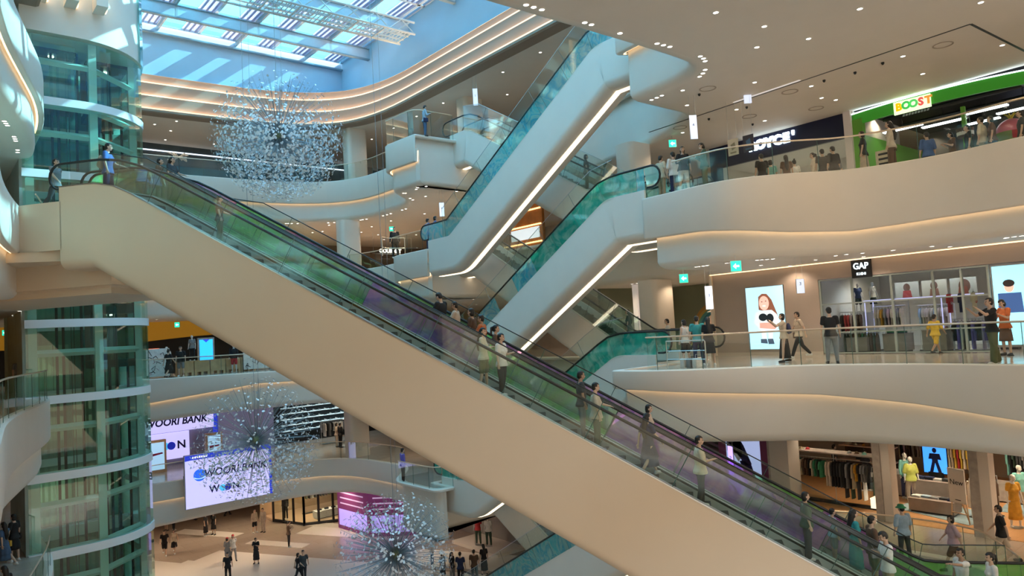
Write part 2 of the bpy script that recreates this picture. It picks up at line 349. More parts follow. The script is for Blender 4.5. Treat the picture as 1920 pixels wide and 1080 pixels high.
# ledge from the last cove out to the well walls, and the well walls themselves
WELLX, WELLY, ZT = 25.32, 48.9, 22.6
WB = mat('well_plaster_skylight_blue', (.36, .50, .62), .6, noise=.02, nscale=.6)  # the skylight's blue is mixed into the white wall's colour
zb = ZC + 2.62
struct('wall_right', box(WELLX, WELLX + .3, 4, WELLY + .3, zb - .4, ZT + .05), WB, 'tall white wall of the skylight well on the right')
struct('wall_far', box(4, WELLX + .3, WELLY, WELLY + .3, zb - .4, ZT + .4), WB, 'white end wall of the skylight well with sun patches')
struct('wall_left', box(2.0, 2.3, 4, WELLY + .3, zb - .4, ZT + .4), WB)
bm = BM()
inner = [bm.verts.new((p.x + nn.x * .98, p.y + nn.y * .98, zb + .1)) for p, nn, c, b in RO]
outer = [bm.verts.new((x, y, zb)) for x, y in ((2.2, 3), (25.5, 3), (25.5, 49.1), (2.2, 49.1))]
ed = [bm.edges.new((L[i], L[(i + 1) % len(L)])) for L in (outer, inner) for i in range(len(L))]
bmesh.ops.triangle_fill(bm, use_beauty=True, use_dissolve=False, edges=ed)
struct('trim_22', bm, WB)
SKY0 = 24
# skylight: cross beams, mullions, panes; clear panes alternate with white louvre panels
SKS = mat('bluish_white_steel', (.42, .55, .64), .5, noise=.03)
sk = thing('skylight', 'glazed roof light with white beams over the atrium', 'skylight', (14, 36, ZT)); sk['kind'] = 'structure'; sk.name = 'window_1'
for k in list(sk.keys()):
    if k in ('category',): del sk[k]
FLG = mat('flange_grey', (.20, .30, .36), .5)
for y in (28.6, 34.0, 39.3, 44.6):
    b_ = obj('beam', box(2.2, WELLX, y - .05, y + .05, 21.50, 22.20), SKS, sk)
    obj('top_flange', box(2.2, WELLX, y - .14, y + .14, 22.20, 22.26), FLG, b_, world=False); obj('bottom_flange', box(2.2, WELLX, y - .14, y + .14, 21.42, 21.50), FLG, b_, world=False)
obj('wall_flange', box(2.2, WELLX, 48.6, 48.9, 21.95, 22.05), FLG, sk)
xs = [2.4 + i * 2.5 for i in range(10)]
ys = [SKY0 + j * 2.65 for j in range(10)]; ys[-1] = 48.7
for x in xs[::2]:
    bm = BM(); add_box(bm, x - .06, x + .06, SKY0, WELLY, 22.26, 22.5)
    for y in (28.6, 34.0, 39.3, 44.6): add_box(bm, x - .06, x + .06, y - .06, y + .06, 21.5, 22.3)
    obj('mullion', bm, mat('grey_skylight_steel', (.33, .42, .46), .5), sk)
clear = glassy('sky_glass', (.50, .80, .88), .03)
louv = bpy.data.materials.new('white_louvre_blind'); louv.use_nodes = True; _n = louv.node_tree; _n.nodes.clear()
_o = _n.nodes.new('ShaderNodeOutputMaterial'); _a = _n.nodes.new('ShaderNodeBsdfTranslucent'); _b = _n.nodes.new('ShaderNodeBsdfDiffuse'); _m = _n.nodes.new('ShaderNodeMixShader'); _a.inputs[0].default_value = (.46, .50, .60, 1); _b.inputs[0].default_value = (.62, .66, .78, 1); _m.inputs[0].default_value = .25
_n.links.new(_a.outputs[0], _m.inputs[1]); _n.links.new(_b.outputs[0], _m.inputs[2]); _n.links.new(_m.outputs[0], _o.inputs[0])
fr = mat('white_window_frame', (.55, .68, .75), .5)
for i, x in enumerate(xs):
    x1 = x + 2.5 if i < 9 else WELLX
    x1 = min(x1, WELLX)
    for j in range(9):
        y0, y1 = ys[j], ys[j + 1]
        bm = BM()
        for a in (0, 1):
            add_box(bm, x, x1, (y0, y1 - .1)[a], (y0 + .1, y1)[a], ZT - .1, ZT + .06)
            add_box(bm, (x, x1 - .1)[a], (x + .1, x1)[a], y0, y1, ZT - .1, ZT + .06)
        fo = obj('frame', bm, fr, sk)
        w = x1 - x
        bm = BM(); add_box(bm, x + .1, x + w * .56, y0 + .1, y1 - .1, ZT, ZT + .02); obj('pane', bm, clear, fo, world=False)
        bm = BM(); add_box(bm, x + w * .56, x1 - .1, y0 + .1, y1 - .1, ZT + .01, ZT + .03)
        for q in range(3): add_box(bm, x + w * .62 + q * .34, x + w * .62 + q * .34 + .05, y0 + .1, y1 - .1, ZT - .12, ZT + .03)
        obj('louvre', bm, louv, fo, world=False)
bm = BM(); add_box(bm, 2.3, WELLX, 4, SKY0, ZT, ZT + .02); obj('near_pane', bm, clear, sk)
bm = BM()
for x in xs: add_box(bm, x - .6, x + .6, 4, SKY0, ZT + .03, ZT + .08)
obj('near_louvre', bm, louv, sk)
bm = BM()
for y in (7.5, 12.8, 18.1, 23.4): add_box(bm, 2.2, WELLX, y - .07, y + .07, 21.45, 22.5)
obj('near_beam', bm, WSTEEL, sk)
struct('wall_near', box(2, 25.2, 3.7, 4, ZC, ZT), WB)
# maintenance gantry hanging in the well, top of the picture
g = thing('maintenance_gantry', 'white steel lattice gantry hanging below the skylight at the top of the picture', 'gantry', (18, 38.3, 21.0))
wl = mat('light_grey_steel', (.52, .60, .62), .4)
bm = BM()
for y in (37.4, 39.2):
    for z in (20.6, 21.35): add_tube(bm, [(9.5, y, z), (24.6, y, z)], .07, 6)
    for k in range(8):
        x0 = 9.8 + k * 1.85; add_tube(bm, [(x0, y, 20.6), (x0 + .9, y, 21.35)], .035, 5); add_tube(bm, [(x0 + .9, y, 21.35), (x0 + 1.85, y, 20.6)], .035, 5)
obj('chord_truss', bm, wl, g)
for k in range(9):
    x0 = 9.9 + k * 1.8; bm = BM(); add_tube(bm, [(x0, 37.4, 20.6), (x0, 39.2, 20.6)], .05, 6); obj('cross_tie', bm, wl, g); bm = BM(); add_tube(bm, [(x0, 37.4, 21.35), (x0, 39.2, 21.35)], .04, 6); obj('cross_tie', bm, wl, g)
bm = BM()
for k in range(40): add_box(bm, 14.6 + k * .25, 14.6 + k * .25 + .05, 37.5, 39.1, 20.66, 20.70)
for y in (37.5, 38.0, 38.6, 39.1): add_box(bm, 14.6, 24.5, y, y + .05, 20.6, 20.7)
obj('grating', bm, wl, g)
bm = BM(); add_tube(bm, [(9.6, 37.4, 20.6), (12.6, 36.2, 20.5), (14.8, 37.4, 20.6)], .06, 6); obj('bow_rail', bm, DMET, g)
# ------------------------------------------------------------------ balustrades along the slab edges
def rail_path(lv, i0, i1, inset=.08):
    P = OUT[lv]; return [(p.x + nn.x * inset, p.y + nn.y * inset) for p, nn, c, b in P[i0:i1]]
def resample(pts, step):
    pts = [V(p) for p in pts]; L = [0]
    for a, b in zip(pts, pts[1:]): L.append(L[-1] + (b - a).length)
    n = max(1, round(L[-1] / step)); res = []
    for k in range(n + 1):
        d = L[-1] * k / n; i = 0
        while i < len(L) - 2 and L[i + 1] < d: i += 1
        t = (d - L[i]) / max(1e-9, L[i + 1] - L[i]); res.append(pts[i].lerp(pts[i + 1], t))
    return res
def balustrade(pts, z, label, h=1.15, step=1.5, gm=None, capm=None, group='glass balustrades of the galleries'):
    pts = [V(p).to_2d() for p in pts]
    if len(pts) < 2: print("SHORT RAIL", label); return None
    R = resample(pts, step * .25); c = R[len(R) // 2]
    t = thing('glass_balustrade', label, 'balustrade', (c.x, c.y, z), 0, group)
    bm = BM(); add_tube(bm, [(p.x, p.y, z + h) for p in R], .028, 8); obj('handrail', bm, capm or CHAMP, t, smooth=True)
    for i in range(0, len(R) - 1, 4):
        seg = R[i:i + 5]
        if len(seg) < 2: continue
        seg = [V(q) for q in seg]; d0 = (seg[1] - seg[0]).normalized() * .008; seg[0] += d0; seg[-1] -= d0
        bm = BM(); vs = [(bm.verts.new((q.x, q.y, z + .03)), bm.verts.new((q.x, q.y, z + h - .02))) for q in seg]
        for a, b in zip(vs, vs[1:]): bm.faces.new((a[0], b[0], b[1], a[1]))
        pn = obj('pane', bm, gm or GLASS, t)
        bm = BM(); q = seg[0]; add_box(bm, q.x - .008, q.x + .008, q.y - .008, q.y + .008, z + .02, z + h); obj('joint', bm, GEDGE, pn, world=False)
    return t
def near_pts(lv, ymax=17.2, xmin=5):
    P = OUT[lv]; r = []
    for p, nn, c, b in P:
        if p.x > xmin and p.y <= ymax and p.y >= -.5 and p.x < 26: r.append((p.x + nn.x * .1, p.y + nn.y * .1))
    return r
a = near_pts(4, 16.8); balustrade(a, L4, 'curved glass balustrade on the upper right gallery before the sweets and juice shops')
a = near_pts(3, 16.0); balustrade(a, L3, 'glass balustrade of the right gallery in front of the large poster of a girl')
a = [(p.x + nn.x * .1, p.y + nn.y * .1) for p, nn, c, b in OUT[2] if p.x > 22.6 and 6.7 < p.y < 14]; balustrade(a, L2, 'glass balustrade at lower right in front of the clothes shop')
def far_pts(lv, x0, x1, y0, y1):
    return [(p.x + nn.x * .1, p.y + nn.y * .1) for p, nn, c, b in OUT[lv] if x0 <= p.x <= x1 and y0 <= p.y <= y1]
balustrade(far_pts(5, 5, 24.3, 40.0, 48), L5, 'glass balustrade behind the big hanging glass ball, top far gallery', step=2.4)
balustrade(far_pts(4, 5, 24.3, 40.0, 48), L4, 'glass balustrade on the far gallery below the hanging glass ball', step=2.4)
balustrade(far_pts(3, 5, 23, 39.0, 48), L3, 'glass balustrade before the plywood pop-up stall on the far gallery', step=2.4)
balustrade(far_pts(2, 5, 24, 38.0, 48), L2, 'glass balustrade beside the big hanging advertising screen', step=2.4)
for lv, z in ((5, L5), (4, L4), (3, L3), (2, L2)):
    q = {5: 'top', 4: 'second highest', 3: 'middle', 2: 'lowest'}[lv]
    X = {5: 21.3, 4: 21.8, 3: 21.8, 2: 20.5}[lv]; Y = {5: 32.95, 4: 33.15, 3: 33.15, 2: 31.4}[lv]
    balustrade([(23.9, Y), (X + .6, Y), (X + .15, Y + .15), (X, Y + .6), (X - .1, Y + 2.8)] if lv == 5 else [(X + 1.1, Y), (X + .3, Y), (X, Y + .3), (X, Y + 3.6)] if lv == 2 else [(X, Y + .3), (X - .05, Y + 3.4)], z, 'glass balustrade round the far escalator landing, %s of the four' % q, h=1.5 if lv == 5 else 1.15)
Lp = [(p.x + nn.x * .1, p.y + nn.y * .1) for p, nn, c, b in OUT[3] if p.x < 5 and p.y < 33.5 and p.y > 9]
balustrade(Lp, L3, 'glass balustrade of the left gallery level with the camera')
Lp = [(p.x + nn.x * .1, p.y + nn.y * .1) for p, nn, c, b in OUT[2] if p.x < 5 and p.y < 33.5 and p.y > 9]
balustrade(Lp, L2, 'glass balustrade of the lower left gallery beside the lift')
Lp = [(p.x + nn.x * .1, p.y + nn.y * .1) for p, nn, c, b in OUT[4] if p.x < 5 and p.y < 21.6 and p.y > 9]
if len(Lp) > 1: balustrade(Lp, L4, 'glass balustrade of the left gallery left of the long escalator')
Lp = [(p.x + nn.x * .1, p.y + nn.y * .1) for p, nn, c, b in OUT[4] if p.x < 5 and 27.5 < p.y < 33.5]
if len(Lp) > 1: balustrade(Lp, L4, 'glass balustrade between the long escalator and the lift shaft')
# ------------------------------------------------------------------ columns
def column(x, y, z0, z1, label, w=1.5, d=1.1):
    bm = BM(); pts = []
    r = .28
    for cx, cy, a0 in ((w / 2 - r, d / 2 - r, 0), (-w / 2 + r, d / 2 - r, 90), (-w / 2 + r, -d / 2 + r, 180), (w / 2 - r, -d / 2 + r, 270)):
        for k in range(6): a = R_(a0 + k * 18); pts.append((cx + r * math.cos(a), cy + r * math.sin(a)))
    mm = M4.Rotation(0, 4, 'Z'); n0 = len(bm.verts); add_prism(bm, pts, 0, z1 - z0)
    o = obj('column', bm, CREAM, None, smooth=True, world=False); o.location = (x, y, z0); o['kind'] = 'structure'; o['label'] = label
for px, lv, z, yb in ((1188, 4, L4, 21.5), (1212, 3, L3, 21.5), (900, 5, L5, 0), (656, 4, L4, 0), (671, 2, L2, 0), (672, 5, L5, 0)):
    top = z + 3.6 if lv != 5 else ZC
    if yb: p = U(px, 300, y=yb)
    else:
        q = {900: U(877, 140, x=27.5), 656: U(655, 480, y=45.5), 671: U(671, 850, y=45.2), 672: U(668, 340, y=45.5)}[px]; p = q
    column(p.x, p.y, z, top, 'rounded cream column')
# ------------------------------------------------------------------ escalators
SINS = .5
def fpath(run, flat0, flat1, rise, r=1.1, n=7):
    """side view of the walking line: list of (u, z), flat, curve, slope, curve, flat"""
    tn = rise / run; a = math.atan(tn); t = r * math.tan(a / 2) * 1.0
    pts = [(-flat0, 0)]
    for (cu, cz, s) in ((0, 0, 1), (run, rise, -1)):
        for k in range(n + 1):
            w = k / n; e = w if s == 1 else w
            # quadratic blend across the knee
            p0 = (cu - t, cz) if s == 1 else (cu - t * math.cos(a), cz - t * math.sin(a))
            p2 = (cu + t * math.cos(a), cz + t * math.sin(a)) if s == 1 else (cu + t, cz)
            pts.append(((1 - e) ** 2 * p0[0] + 2 * e * (1 - e) * cu + e * e * p2[0], (1 - e) ** 2 * p0[1] + 2 * e * (1 - e) * cz + e * e * p2[1]))
    pts.append((run + flat1, rise)); return pts
def offs(P, d, d_end=None):
    """offsets a side-view line upward by d, measured square to it"""
    out = []
    for i, (u, z) in enumerate(P):
        a = P[max(0, i - 1)]; b = P[min(len(P) - 1, i + 1)]; L = math.hypot(b[0] - a[0], b[1] - a[1]); nx, nz = -(b[1] - a[1]) / L, (b[0] - a[0]) / L
        out.append((u + nx * d, z + nz * d))
    out[0] = (P[0][0], out[0][1]); out[-1] = (P[-1][0], out[-1][1]); return out
def densify(P, step):
    R = resample([(a, b) for a, b in P], step); return [(p.x, p.y) for p in R]
class Esc:
    """o = foot of the slope on the near outer face, d = horizontal unit vector uphill, nrm = horizontal unit vector across (away from the near face)"""
    def __init__(s, o, d, nrm): s.o, s.d, s.n = V(o), V((d[0], d[1], 0)), V((nrm[0], nrm[1], 0))
    def P(s, u, w, z): return s.o + s.d * u + s.n * w + V((0, 0, z))
    def ribbon(s, bm, A, Bl, w):
        """vertical sheet between two side-view lines at offset w"""
        va = [bm.verts.new(s.P(u, w, z)) for u, z in A]; vb = [bm.verts.new(s.P(u, w, z)) for u, z in Bl]
        for i in range(len(va) - 1): bm.faces.new((va[i], va[i + 1], vb[i + 1], vb[i]))
    def strip(s, bm, A, w0, w1):
        va = [bm.verts.new(s.P(u, w0, z)) for u, z in A]; vb = [bm.verts.new(s.P(u, w1, z)) for u, z in A]
        for i in range(len(va) - 1): bm.faces.new((va[i], va[i + 1], vb[i + 1], vb[i]))
    def bar(s, bm, A, w0, w1, h0, h1):
        a, b = offs(A, h0), offs(A, h1)
        rings = [[s.P(*a[i][:1], w0, a[i][1]), s.P(a[i][0], w1, a[i][1]), s.P(b[i][0], w1, b[i][1]), s.P(b[i][0], w0, b[i][1])] for i in range(len(A))]
        add_loft(bm, rings)
def hull(e, P, w0, w1, up, dn, rr=.35):
    """cladding: U-shaped shell with rounded lower corners"""
    bm = BM(); sec = [(w0, up)]
    n = 6
    for k in range(n + 1): a = R_(180 + 90 * k / n); sec.append((w0 + rr + rr * math.cos(a), -dn + rr + rr * math.sin(a)))
    for k in range(n + 1): a = R_(270 + 90 * k / n); sec.append((w1 - rr + rr * math.cos(a), -dn + rr + rr * math.sin(a)))
    sec.append((w1, up)); sec += [(w1 - .08, up), (w1 - .08, up - .3), (w0 + .08, up - .3), (w0 + .08, up)]
    rings = []; O = {h: offs(P, h) for _, h in sec}
    for i in range(len(P)): rings.append([e.P(O[h][i][0], w, O[h][i][1]) for w, h in sec])
    add_loft(bm, rings); bmesh.ops.recalc_face_normals(bm, faces=bm.faces); return bm
def newel(e, u, z, w, s, h=.93, r=.36):
    """rounded end of a balustrade; s = +1 at the top end"""
    pts = [(u, z + h)]
    for k in range(9): a = R_(90 - 22.5 * k); pts.append((u + s * (.35 + r * math.cos(a)), z + h - r + r * math.sin(a)))
    pts.append((u + s * .1, z + h - 2 * r)); return pts
def balus(e, parent, P, w, h0, h1, gm, rail=True, name='glass_panel', step=1.6, newels=(0, 0), z0=0, z1=None, railm=None, railr=.04):
    D = densify(P, step); A = offs(D, h0); Bq = offs(D, h1)
    bg_ = BM()
    k = 4; fine = densify(P, step / k); A = offs(fine, h0); Bq = offs(fine, h1)
    for i in range(0, len(fine) - 1, k):
        bm = BM(); e.ribbon(bm, A[i:i + k + 1], Bq[i:i + k + 1], w); g_ = gm[(i // k) % len(gm)] if isinstance(gm, list) else gm
        pn = obj(name, bm, g_, parent)
        bm = BM(); a, b = A[i], Bq[i]; add_tube(bm, [e.P(a[0], w, a[1]), e.P(b[0], w, b[1])], .009, 4); obj('joint', bm, GEDGE, pn, world=False)
    if rail:
        top = offs(fine, h1); pts = [(u, z) for u, z in top]; full = list(pts)
        if newels[0]:
            nn = newel(e, P[0][0], P[0][1], w, -1, h1, (h1 - h0) * .46); full = nn[::-1] + full
            bm = BM(); c = [e.P(u, w, z) for u, z in nn]; bm.faces.new([bm.verts.new(q) for q in c]); obj(name, bm, gm[0] if isinstance(gm, list) else gm, parent)
        if newels[1]:
            nn = newel(e, P[-1][0], P[-1][1], w, 1, h1, (h1 - h0) * .46); full = full + nn
            bm = BM(); c = [e.P(u, w, z) for u, z in nn]; bm.faces.new([bm.verts.new(q) for q in c]); obj(name, bm, gm[-1] if isinstance(gm, list) else gm, parent)
        bm = BM(); add_tube(bm, [e.P(u, w, z) for u, z in full], railr, 8); obj('handrail', bm, railm or DARK, parent, smooth=True)
STEPM = mat('escalator_step_metal', (.09, .10, .10), .4, .6)
BALL = mat('escalator_deck', (.03, .04, .04), .25, .4)
FILMB = glassy('blue_foil_glass', (.5, .8, .9), .12, film=[(.30, (.70, .95, .97)), (.42, (.10, .80, .98)), (.48, (.50, .95, .98)), (.55, (.05, .62, .92)), (.62, (.55, .96, .98)), (.74, (.12, .78, .95))], fscale=.8, haze=.62)
FILMT = glassy('teal_foil_glass', (.4, .8, .7), .12, film=[(.3, (.08, .80, .66)), (.45, (.03, .66, .55)), (.58, (.45, .95, .85)), (.7, (.03, .55, .50))], fscale=1.0, haze=.55)
FILMP = glassy('purple_foil_glass', (.8, .4, .8), .08, film=[(.3, (.70, .30, .82)), (.45, (.95, .50, .82)), (.55, (.55, .22, .80)), (.68, (.85, .60, .92))], fscale=.8, haze=.36)
FILMG = glassy('green_foil_glass', (.5, .8, .5), .08, film=[(.3, (.28, .85, .50)), (.45, (.52, .92, .62)), (.55, (.30, .88, .22)), (.7, (.60, .93, .45))], fscale=.8, haze=.28)
def lamp_strip(e, parent, P, dn, w0, w1):
    bm = BM(); A = offs(P, -dn - .012); Bq = offs(P, -dn - .03)
    rings = [[e.P(A[i][0], w0, A[i][1]), e.P(A[i][0], w1, A[i][1]), e.P(Bq[i][0], w1, Bq[i][1]), e.P(Bq[i][0], w0, Bq[i][1])] for i in range(len(P))]
    add_loft(bm, rings); obj('underside_light', bm, STRIP, parent)
# --- single escalators: family one climbs towards the camera side, family two away from it
def single(label, x0, y0, z, up, W=1.5, near=1.6, farf=2.1, filmA=None, filmB=None, dn=1.5, teal=False, run=10.9, newel_top=True, group=None, lit=True):
    d = (0, -1) if up == 'near' else (0, 1)
    e = Esc((x0, y0, z), d, (1, 0))
    P = fpath(run, farf if up == 'near' else near, near if up == 'near' else farf, 6.3)
    t = thing('escalator', label, 'escalator', (x0 + W / 2, y0 + d[1] * run / 2, z), 0, group)
    Pd = densify(P, .5)
    obj('cladding', hull(e, P, 0, W, .42, dn), WALL, t, smooth=True, ang=35)
    if lit: lamp_strip(e, t, P, dn, W * .40, W * .58)
    bm = BM(); e.strip(bm, offs(P, .13), .1, W - .1); obj('stair_deck', bm, BALL, t)
    # steps
    L = []
    n = int(run / .40)
    proto = None
    for k in range(n):
        u = .4 * k + .2; zz = u * 6.3 / run
        bm = BM()
        if proto is None:
            add_box(bm, -.2, .2, 0, 1, -.22, 0); 
            for q in range(6): add_box(bm, -.2, .2, .02 + q * .17, .10 + q * .17, 0, .012)
            rot = M4((V((e.d.x, e.d.y, 0)), e.n, V((0, 0, 1)))).transposed().to_4x4(); bmesh.ops.transform(bm, matrix=rot, verts=bm.verts)
            st = obj('step', bm, STEPM, t, world=False); proto = st
        else: bm.free(); st = proto.copy(); COL.objects.link(st); st.parent = t
        st.location = e.P(u, (W - 1) / 2, zz + .2) - t.location
    for w, fm in ((.06, filmA), (W - .06, filmB)):
        balus(e, t, Pd, w, .42, 1.30, fm or GLASS, newels=(1, 1) if up != 'near' else (1, 1))
    # taller clear guard glass on the near outer side
    Pg = [p for p in Pd if -1.0 <= p[0] <= run + .6]
    balus(e, t, Pg, -.03 if True else 0, .40, 1.95, GLASS, rail=True, name='guard_panel', step=2.4, railm=STEEL, railr=.012)
    return t
FX = 21.5; YT, YB = 19.4, 30.35
GE = 'crossing escalators at the end of the atrium'
# family one: bottom at the far platform, top towards the camera
single('steep white escalator reaching the highest floor, blue foil glass, lit strip underneath', FX, YB, L4, 'near', filmA=FILMB, filmB=GLASS, near=1.9)
single('white escalator below the highest one, teal rounded glass end at its top', FX + .1, YB, L3, 'near', filmA=[FILMB, FILMB, GLASS, FILMB, GLASS, FILMB, FILMT, FILMT, FILMT, FILMT], filmB=GLASS, near=1.9)
single('white escalator half hidden behind the long one, teal end on the middle landing', FX + .1, YB, L2, 'near', filmA=FILMT, filmB=GLASS, near=1.9)
single('escalator rising from the lowest floor with blue glass, at the bottom of the picture', FX + .1, YB, L1, 'near', filmA=FILMB, filmB=GLASS, near=1.9)
# family two: bottom at the near platform, top away
GX = 24.0
single('white escalator behind the steep one, dropping from the high far landing', GX, 20.9, L4, 'far', filmA=GLASS, filmB=glassy('sea_glass', (.6, .85, .82), .16), near=3.1, farf=1.6)
single('white escalator crossing between the two lit strips down to the middle gallery', GX, 20.9, L3, 'far', near=3.1, farf=1.6)
single('white escalator crossing low behind the long one, starting beside the person in purple', GX, 20.9, L2, 'far', near=3.1, farf=1.6)
single('lowest crossing escalator seen under the long one at the bottom', GX, 20.9, L1, 'far', near=3.1, farf=1.6)
# --- the long double escalator across the picture
AD = V((-.607, .794, 0)).normalized(); AN = V((.794, .607, 0)).normalized()
_c, _s = math.cos(YAW), math.sin(YAW)
def cw(X, Y): return V((X * _c + Y * _s, -X * _s + Y * _c, 0))
TOP = cw(-11.9, 21.1)
RUN = 21.82
EA = Esc(TOP - AD * RUN + V((0, 0, L2)), AD, AN)
PA = fpath(RUN, 3.0, 1.6, 12.6, r=2.2)
A_ = thing('long_escalator', 'long double escalator crossing the whole picture, beige side panel and purple and green glass', 'escalator', (EA.P(RUN / 2, 1.8, 0)))
WA = 3.6
PAd = densify(PA, .6)
obj('cladding', hull(EA, PA, 0, WA, .45, 2.05, .3), mat('beige_escalator_panel', (.74, .62, .47), .65, noise=.02, nscale=.5), A_, smooth=True, ang=35)
bm = BM(); EA.bar(bm, PAd, -.012, .07, .44, .475); EA.bar(bm, PAd, WA - .07, WA + .012, .44, .475); obj('edge_trim', bm, STEEL, A_)
bm = BM(); EA.bar(bm, PAd, .07, .42, .33, .40); EA.bar(bm, PAd, 1.62, 1.98, .33, .42); EA.bar(bm, PAd, 3.18, 3.53, .33, .40); obj('deck', bm, mat('dark_green_deck', (.03, .045, .04), .12, .3), A_)
bm = BM(); EA.bar(bm, PAd, .30, .42, .40, .425); EA.bar(bm, PAd, 1.60, 1.68, .42, .445); EA.bar(bm, PAd, 1.92, 2.0, .42, .445); obj('deck_strip', bm, mat('deck_strip_pale_sheen', (.72, .77, .78), .3, .1), A_)  # pale diffuse colour stands in for the polished deck's reflection
for w in ((.43, .46), (1.60, 1.63), (1.97, 2.0), (3.14, 3.17)):
    bm = BM(); EA.bar(bm, PAd, w[0], w[1], .05, .36); obj('skirt_panel', bm, mat('skirt_pale', (.50, .55, .55), .3, .3), A_)
rot = M4((EA.d, EA.n, V((0, 0, 1)))).transposed().to_4x4()
bm = BM(); add_box(bm, -.21, .21, 0, 1.12, -.24, 0)
for q in range(9): add_box(bm, -.21, .21, .03 + q * .125, .09 + q * .125, 0, .012)
bmesh.ops.transform(bm, matrix=rot, verts=bm.verts); sme = mesh_of(bm, 'step', STEPM)
for lane in (.47, 2.01):
    for k in range(int(RUN / .42)):
        u = .42 * k + .21; o = bpy.data.objects.new('step', sme); COL.objects.link(o); o.parent = A_; o.location = EA.P(u, lane, u * 12.6 / RUN + .22) - A_.location
bm = BM()
for lane in (.47, 2.01):
    for u0, u1, z in ((-3, .3, .02), (RUN - .3, RUN + 1.6, 12.62)):
        p = [EA.P(u0, lane, z), EA.P(u1, lane, z), EA.P(u1, lane + 1.12, z), EA.P(u0, lane + 1.12, z)]; add_poly(bm, p)
obj('comb_plate', bm, STEEL, A_)
Pm = [p for p in PAd]
balus(EA, A_, Pm, .43, .40, 1.28, GLASS, step=2.0, newels=(1, 1))
balus(EA, A_, Pm, 1.64, .40, 1.28, glassy('lane_glass', (.86, .95, .91), .05), step=2.0, newels=(1, 1))
n_ = 14
cyc = [GLASS, FILMG, FILMG, FILMP, FILMP, FILMP, GLASS, FILMG, FILMG, FILMP, FILMP, FILMG, FILMG, FILMP]
balus(EA, A_, Pm, 1.95, .40, 1.28, [FILMG, FILMG, GLASS, FILMP, FILMP, FILMP, FILMG, FILMG, FILMP, FILMP, FILMG, FILMG, FILMG, FILMG, FILMG], step=2.0, newels=(1, 1))
balus(EA, A_, Pm, 3.14, .40, 1.28, [FILMG, FILMG, FILMP, FILMG, FILMP, FILMP, FILMP, FILMP, FILMG, FILMG, FILMP, FILMP, FILMG, FILMP, FILMP, FILMP], step=2.0, newels=(1, 1))
Pg = [p for p in PAd if p[0] > -2.5 and p[0] < RUN + .2]
balus(EA, A_, Pg, .04, .46, 1.60, GLASS, rail=True, name='guard_panel', step=2.4, railm=DMET, railr=.016)
Pg = [p for p in PAd if p[0] > -2.5 and p[0] < RUN - 1.5]
balus(EA, A_, Pg, WA - .04, .46, 1.60, GLASS, rail=True, name='guard_panel', step=2.4, railm=DMET, railr=.016)
# glass return from the top end towards the left gallery
p0, p1 = EA.P(RUN + .2, .04, 0), EA.P(RUN + 4.2, .04, 0)
# landing bridge joining the long escalator's top to the left gallery
def prism_w(q, z0, z1, rnd=.3):
    bm = BM(); add_prism(bm, [(p.x, p.y) for p in q], z0, z1)
    bmesh.ops.bevel(bm, geom=[e for e in bm.edges if e.calc_length() > .5 and e.verts[0].co.z + e.verts[1].co.z < z0 + z1 - .2], offset=rnd, segments=5, affect='EDGES')
    return bm
q = [EA.P(RUN + 1.55, 0, 0), EA.P(RUN + 1.55, WA, 0), EA.P(RUN + 7.5, WA + 2.2, 0), EA.P(RUN + 7.5, -1.5, 0), EA.P(RUN + 3.2, -.0, 0)]
struct('floor', prism_w(q, L4 - 1.75, L4 + .02), MATS['beige_escalator_panel'], 'landing bridge between the long escalator and the left gallery', smooth=True)
e1 = U(210, 545, z=3.6)
q = [V((e1.x, e1.y, 0)), V((e1.x, e1.y, 0)) + AN * 4.5, EA.P(RUN + 9, WA + 2.2, 0), EA.P(RUN + 9, .9, 0)]
struct('floor', prism_w(q, 3.55, L4 - .4, .25), MATS['beige_escalator_panel'], 'deep lower part of the landing bridge on the left', smooth=True)
# underside lamp at the top landing
bm = BM(); mm = frame_mx(EA.P(RUN + .9, 1.2, 12.6 - 2.07), AD); add_box(bm, -1.1, 1.1, -.1, .1, -.03, 0, mm); obj('underside_light', bm, STRIP, A_)
bm = BM(); mm = frame_mx(EA.P(RUN + 2.0, 0, 0), AN)
# ------------------------------------------------------------------ glass lift shaft on the left
def shaft_outline():
    pts = [(3.6, 35.25), (4.6, 35.25), (5.6, 35.25)]
    for k in range(1, 9):   # bulging corner
        a = R_(-90 + k * 8.5); pts.append((5.6 + 3.3 * math.cos(a), 38.55 + 3.3 * math.sin(a)))
    x, y = pts[-1]; pts += [(x + .15, y + 1.0), (x + .1, y + 2.0), (x - .3, y + 2.9), (3.6, y + 2.9)]
    return pts
SO = shaft_outline()
lift = thing('lift_shaft', 'tall round-cornered glass lift shaft with white ring bands on the left', 'lift shaft', (6, 37.8, L1))
def so_off(d):
    c = V((5.8, 38.4)); res = []
    for x, y in SO:
        v = V((x, y)) - c; v.normalize(); res.append((x + v.x * d, y + v.y * d))
    return res
LG = glassy('green_lift_glass', (.62, .88, .78), .08, rough=.02)
ZTOP = 15.45
bands = [k * 3.15 - .12 for k in range(-4, 5)]
for z in bands:
    o1, o0 = so_off(.05), so_off(-.25); bm = BM()
    rings = [[(a[0], a[1], z - .17), (a[0], a[1], z + .17), (b[0], b[1], z + .17), (b[0], b[1], z - .17)] for a, b in zip(o1, o0)]
    add_loft(bm, rings + [rings[0]], cap=False); obj('ring_band', bm, WSTEEL, lift, smooth=True, ang=30)
Z0 = L1
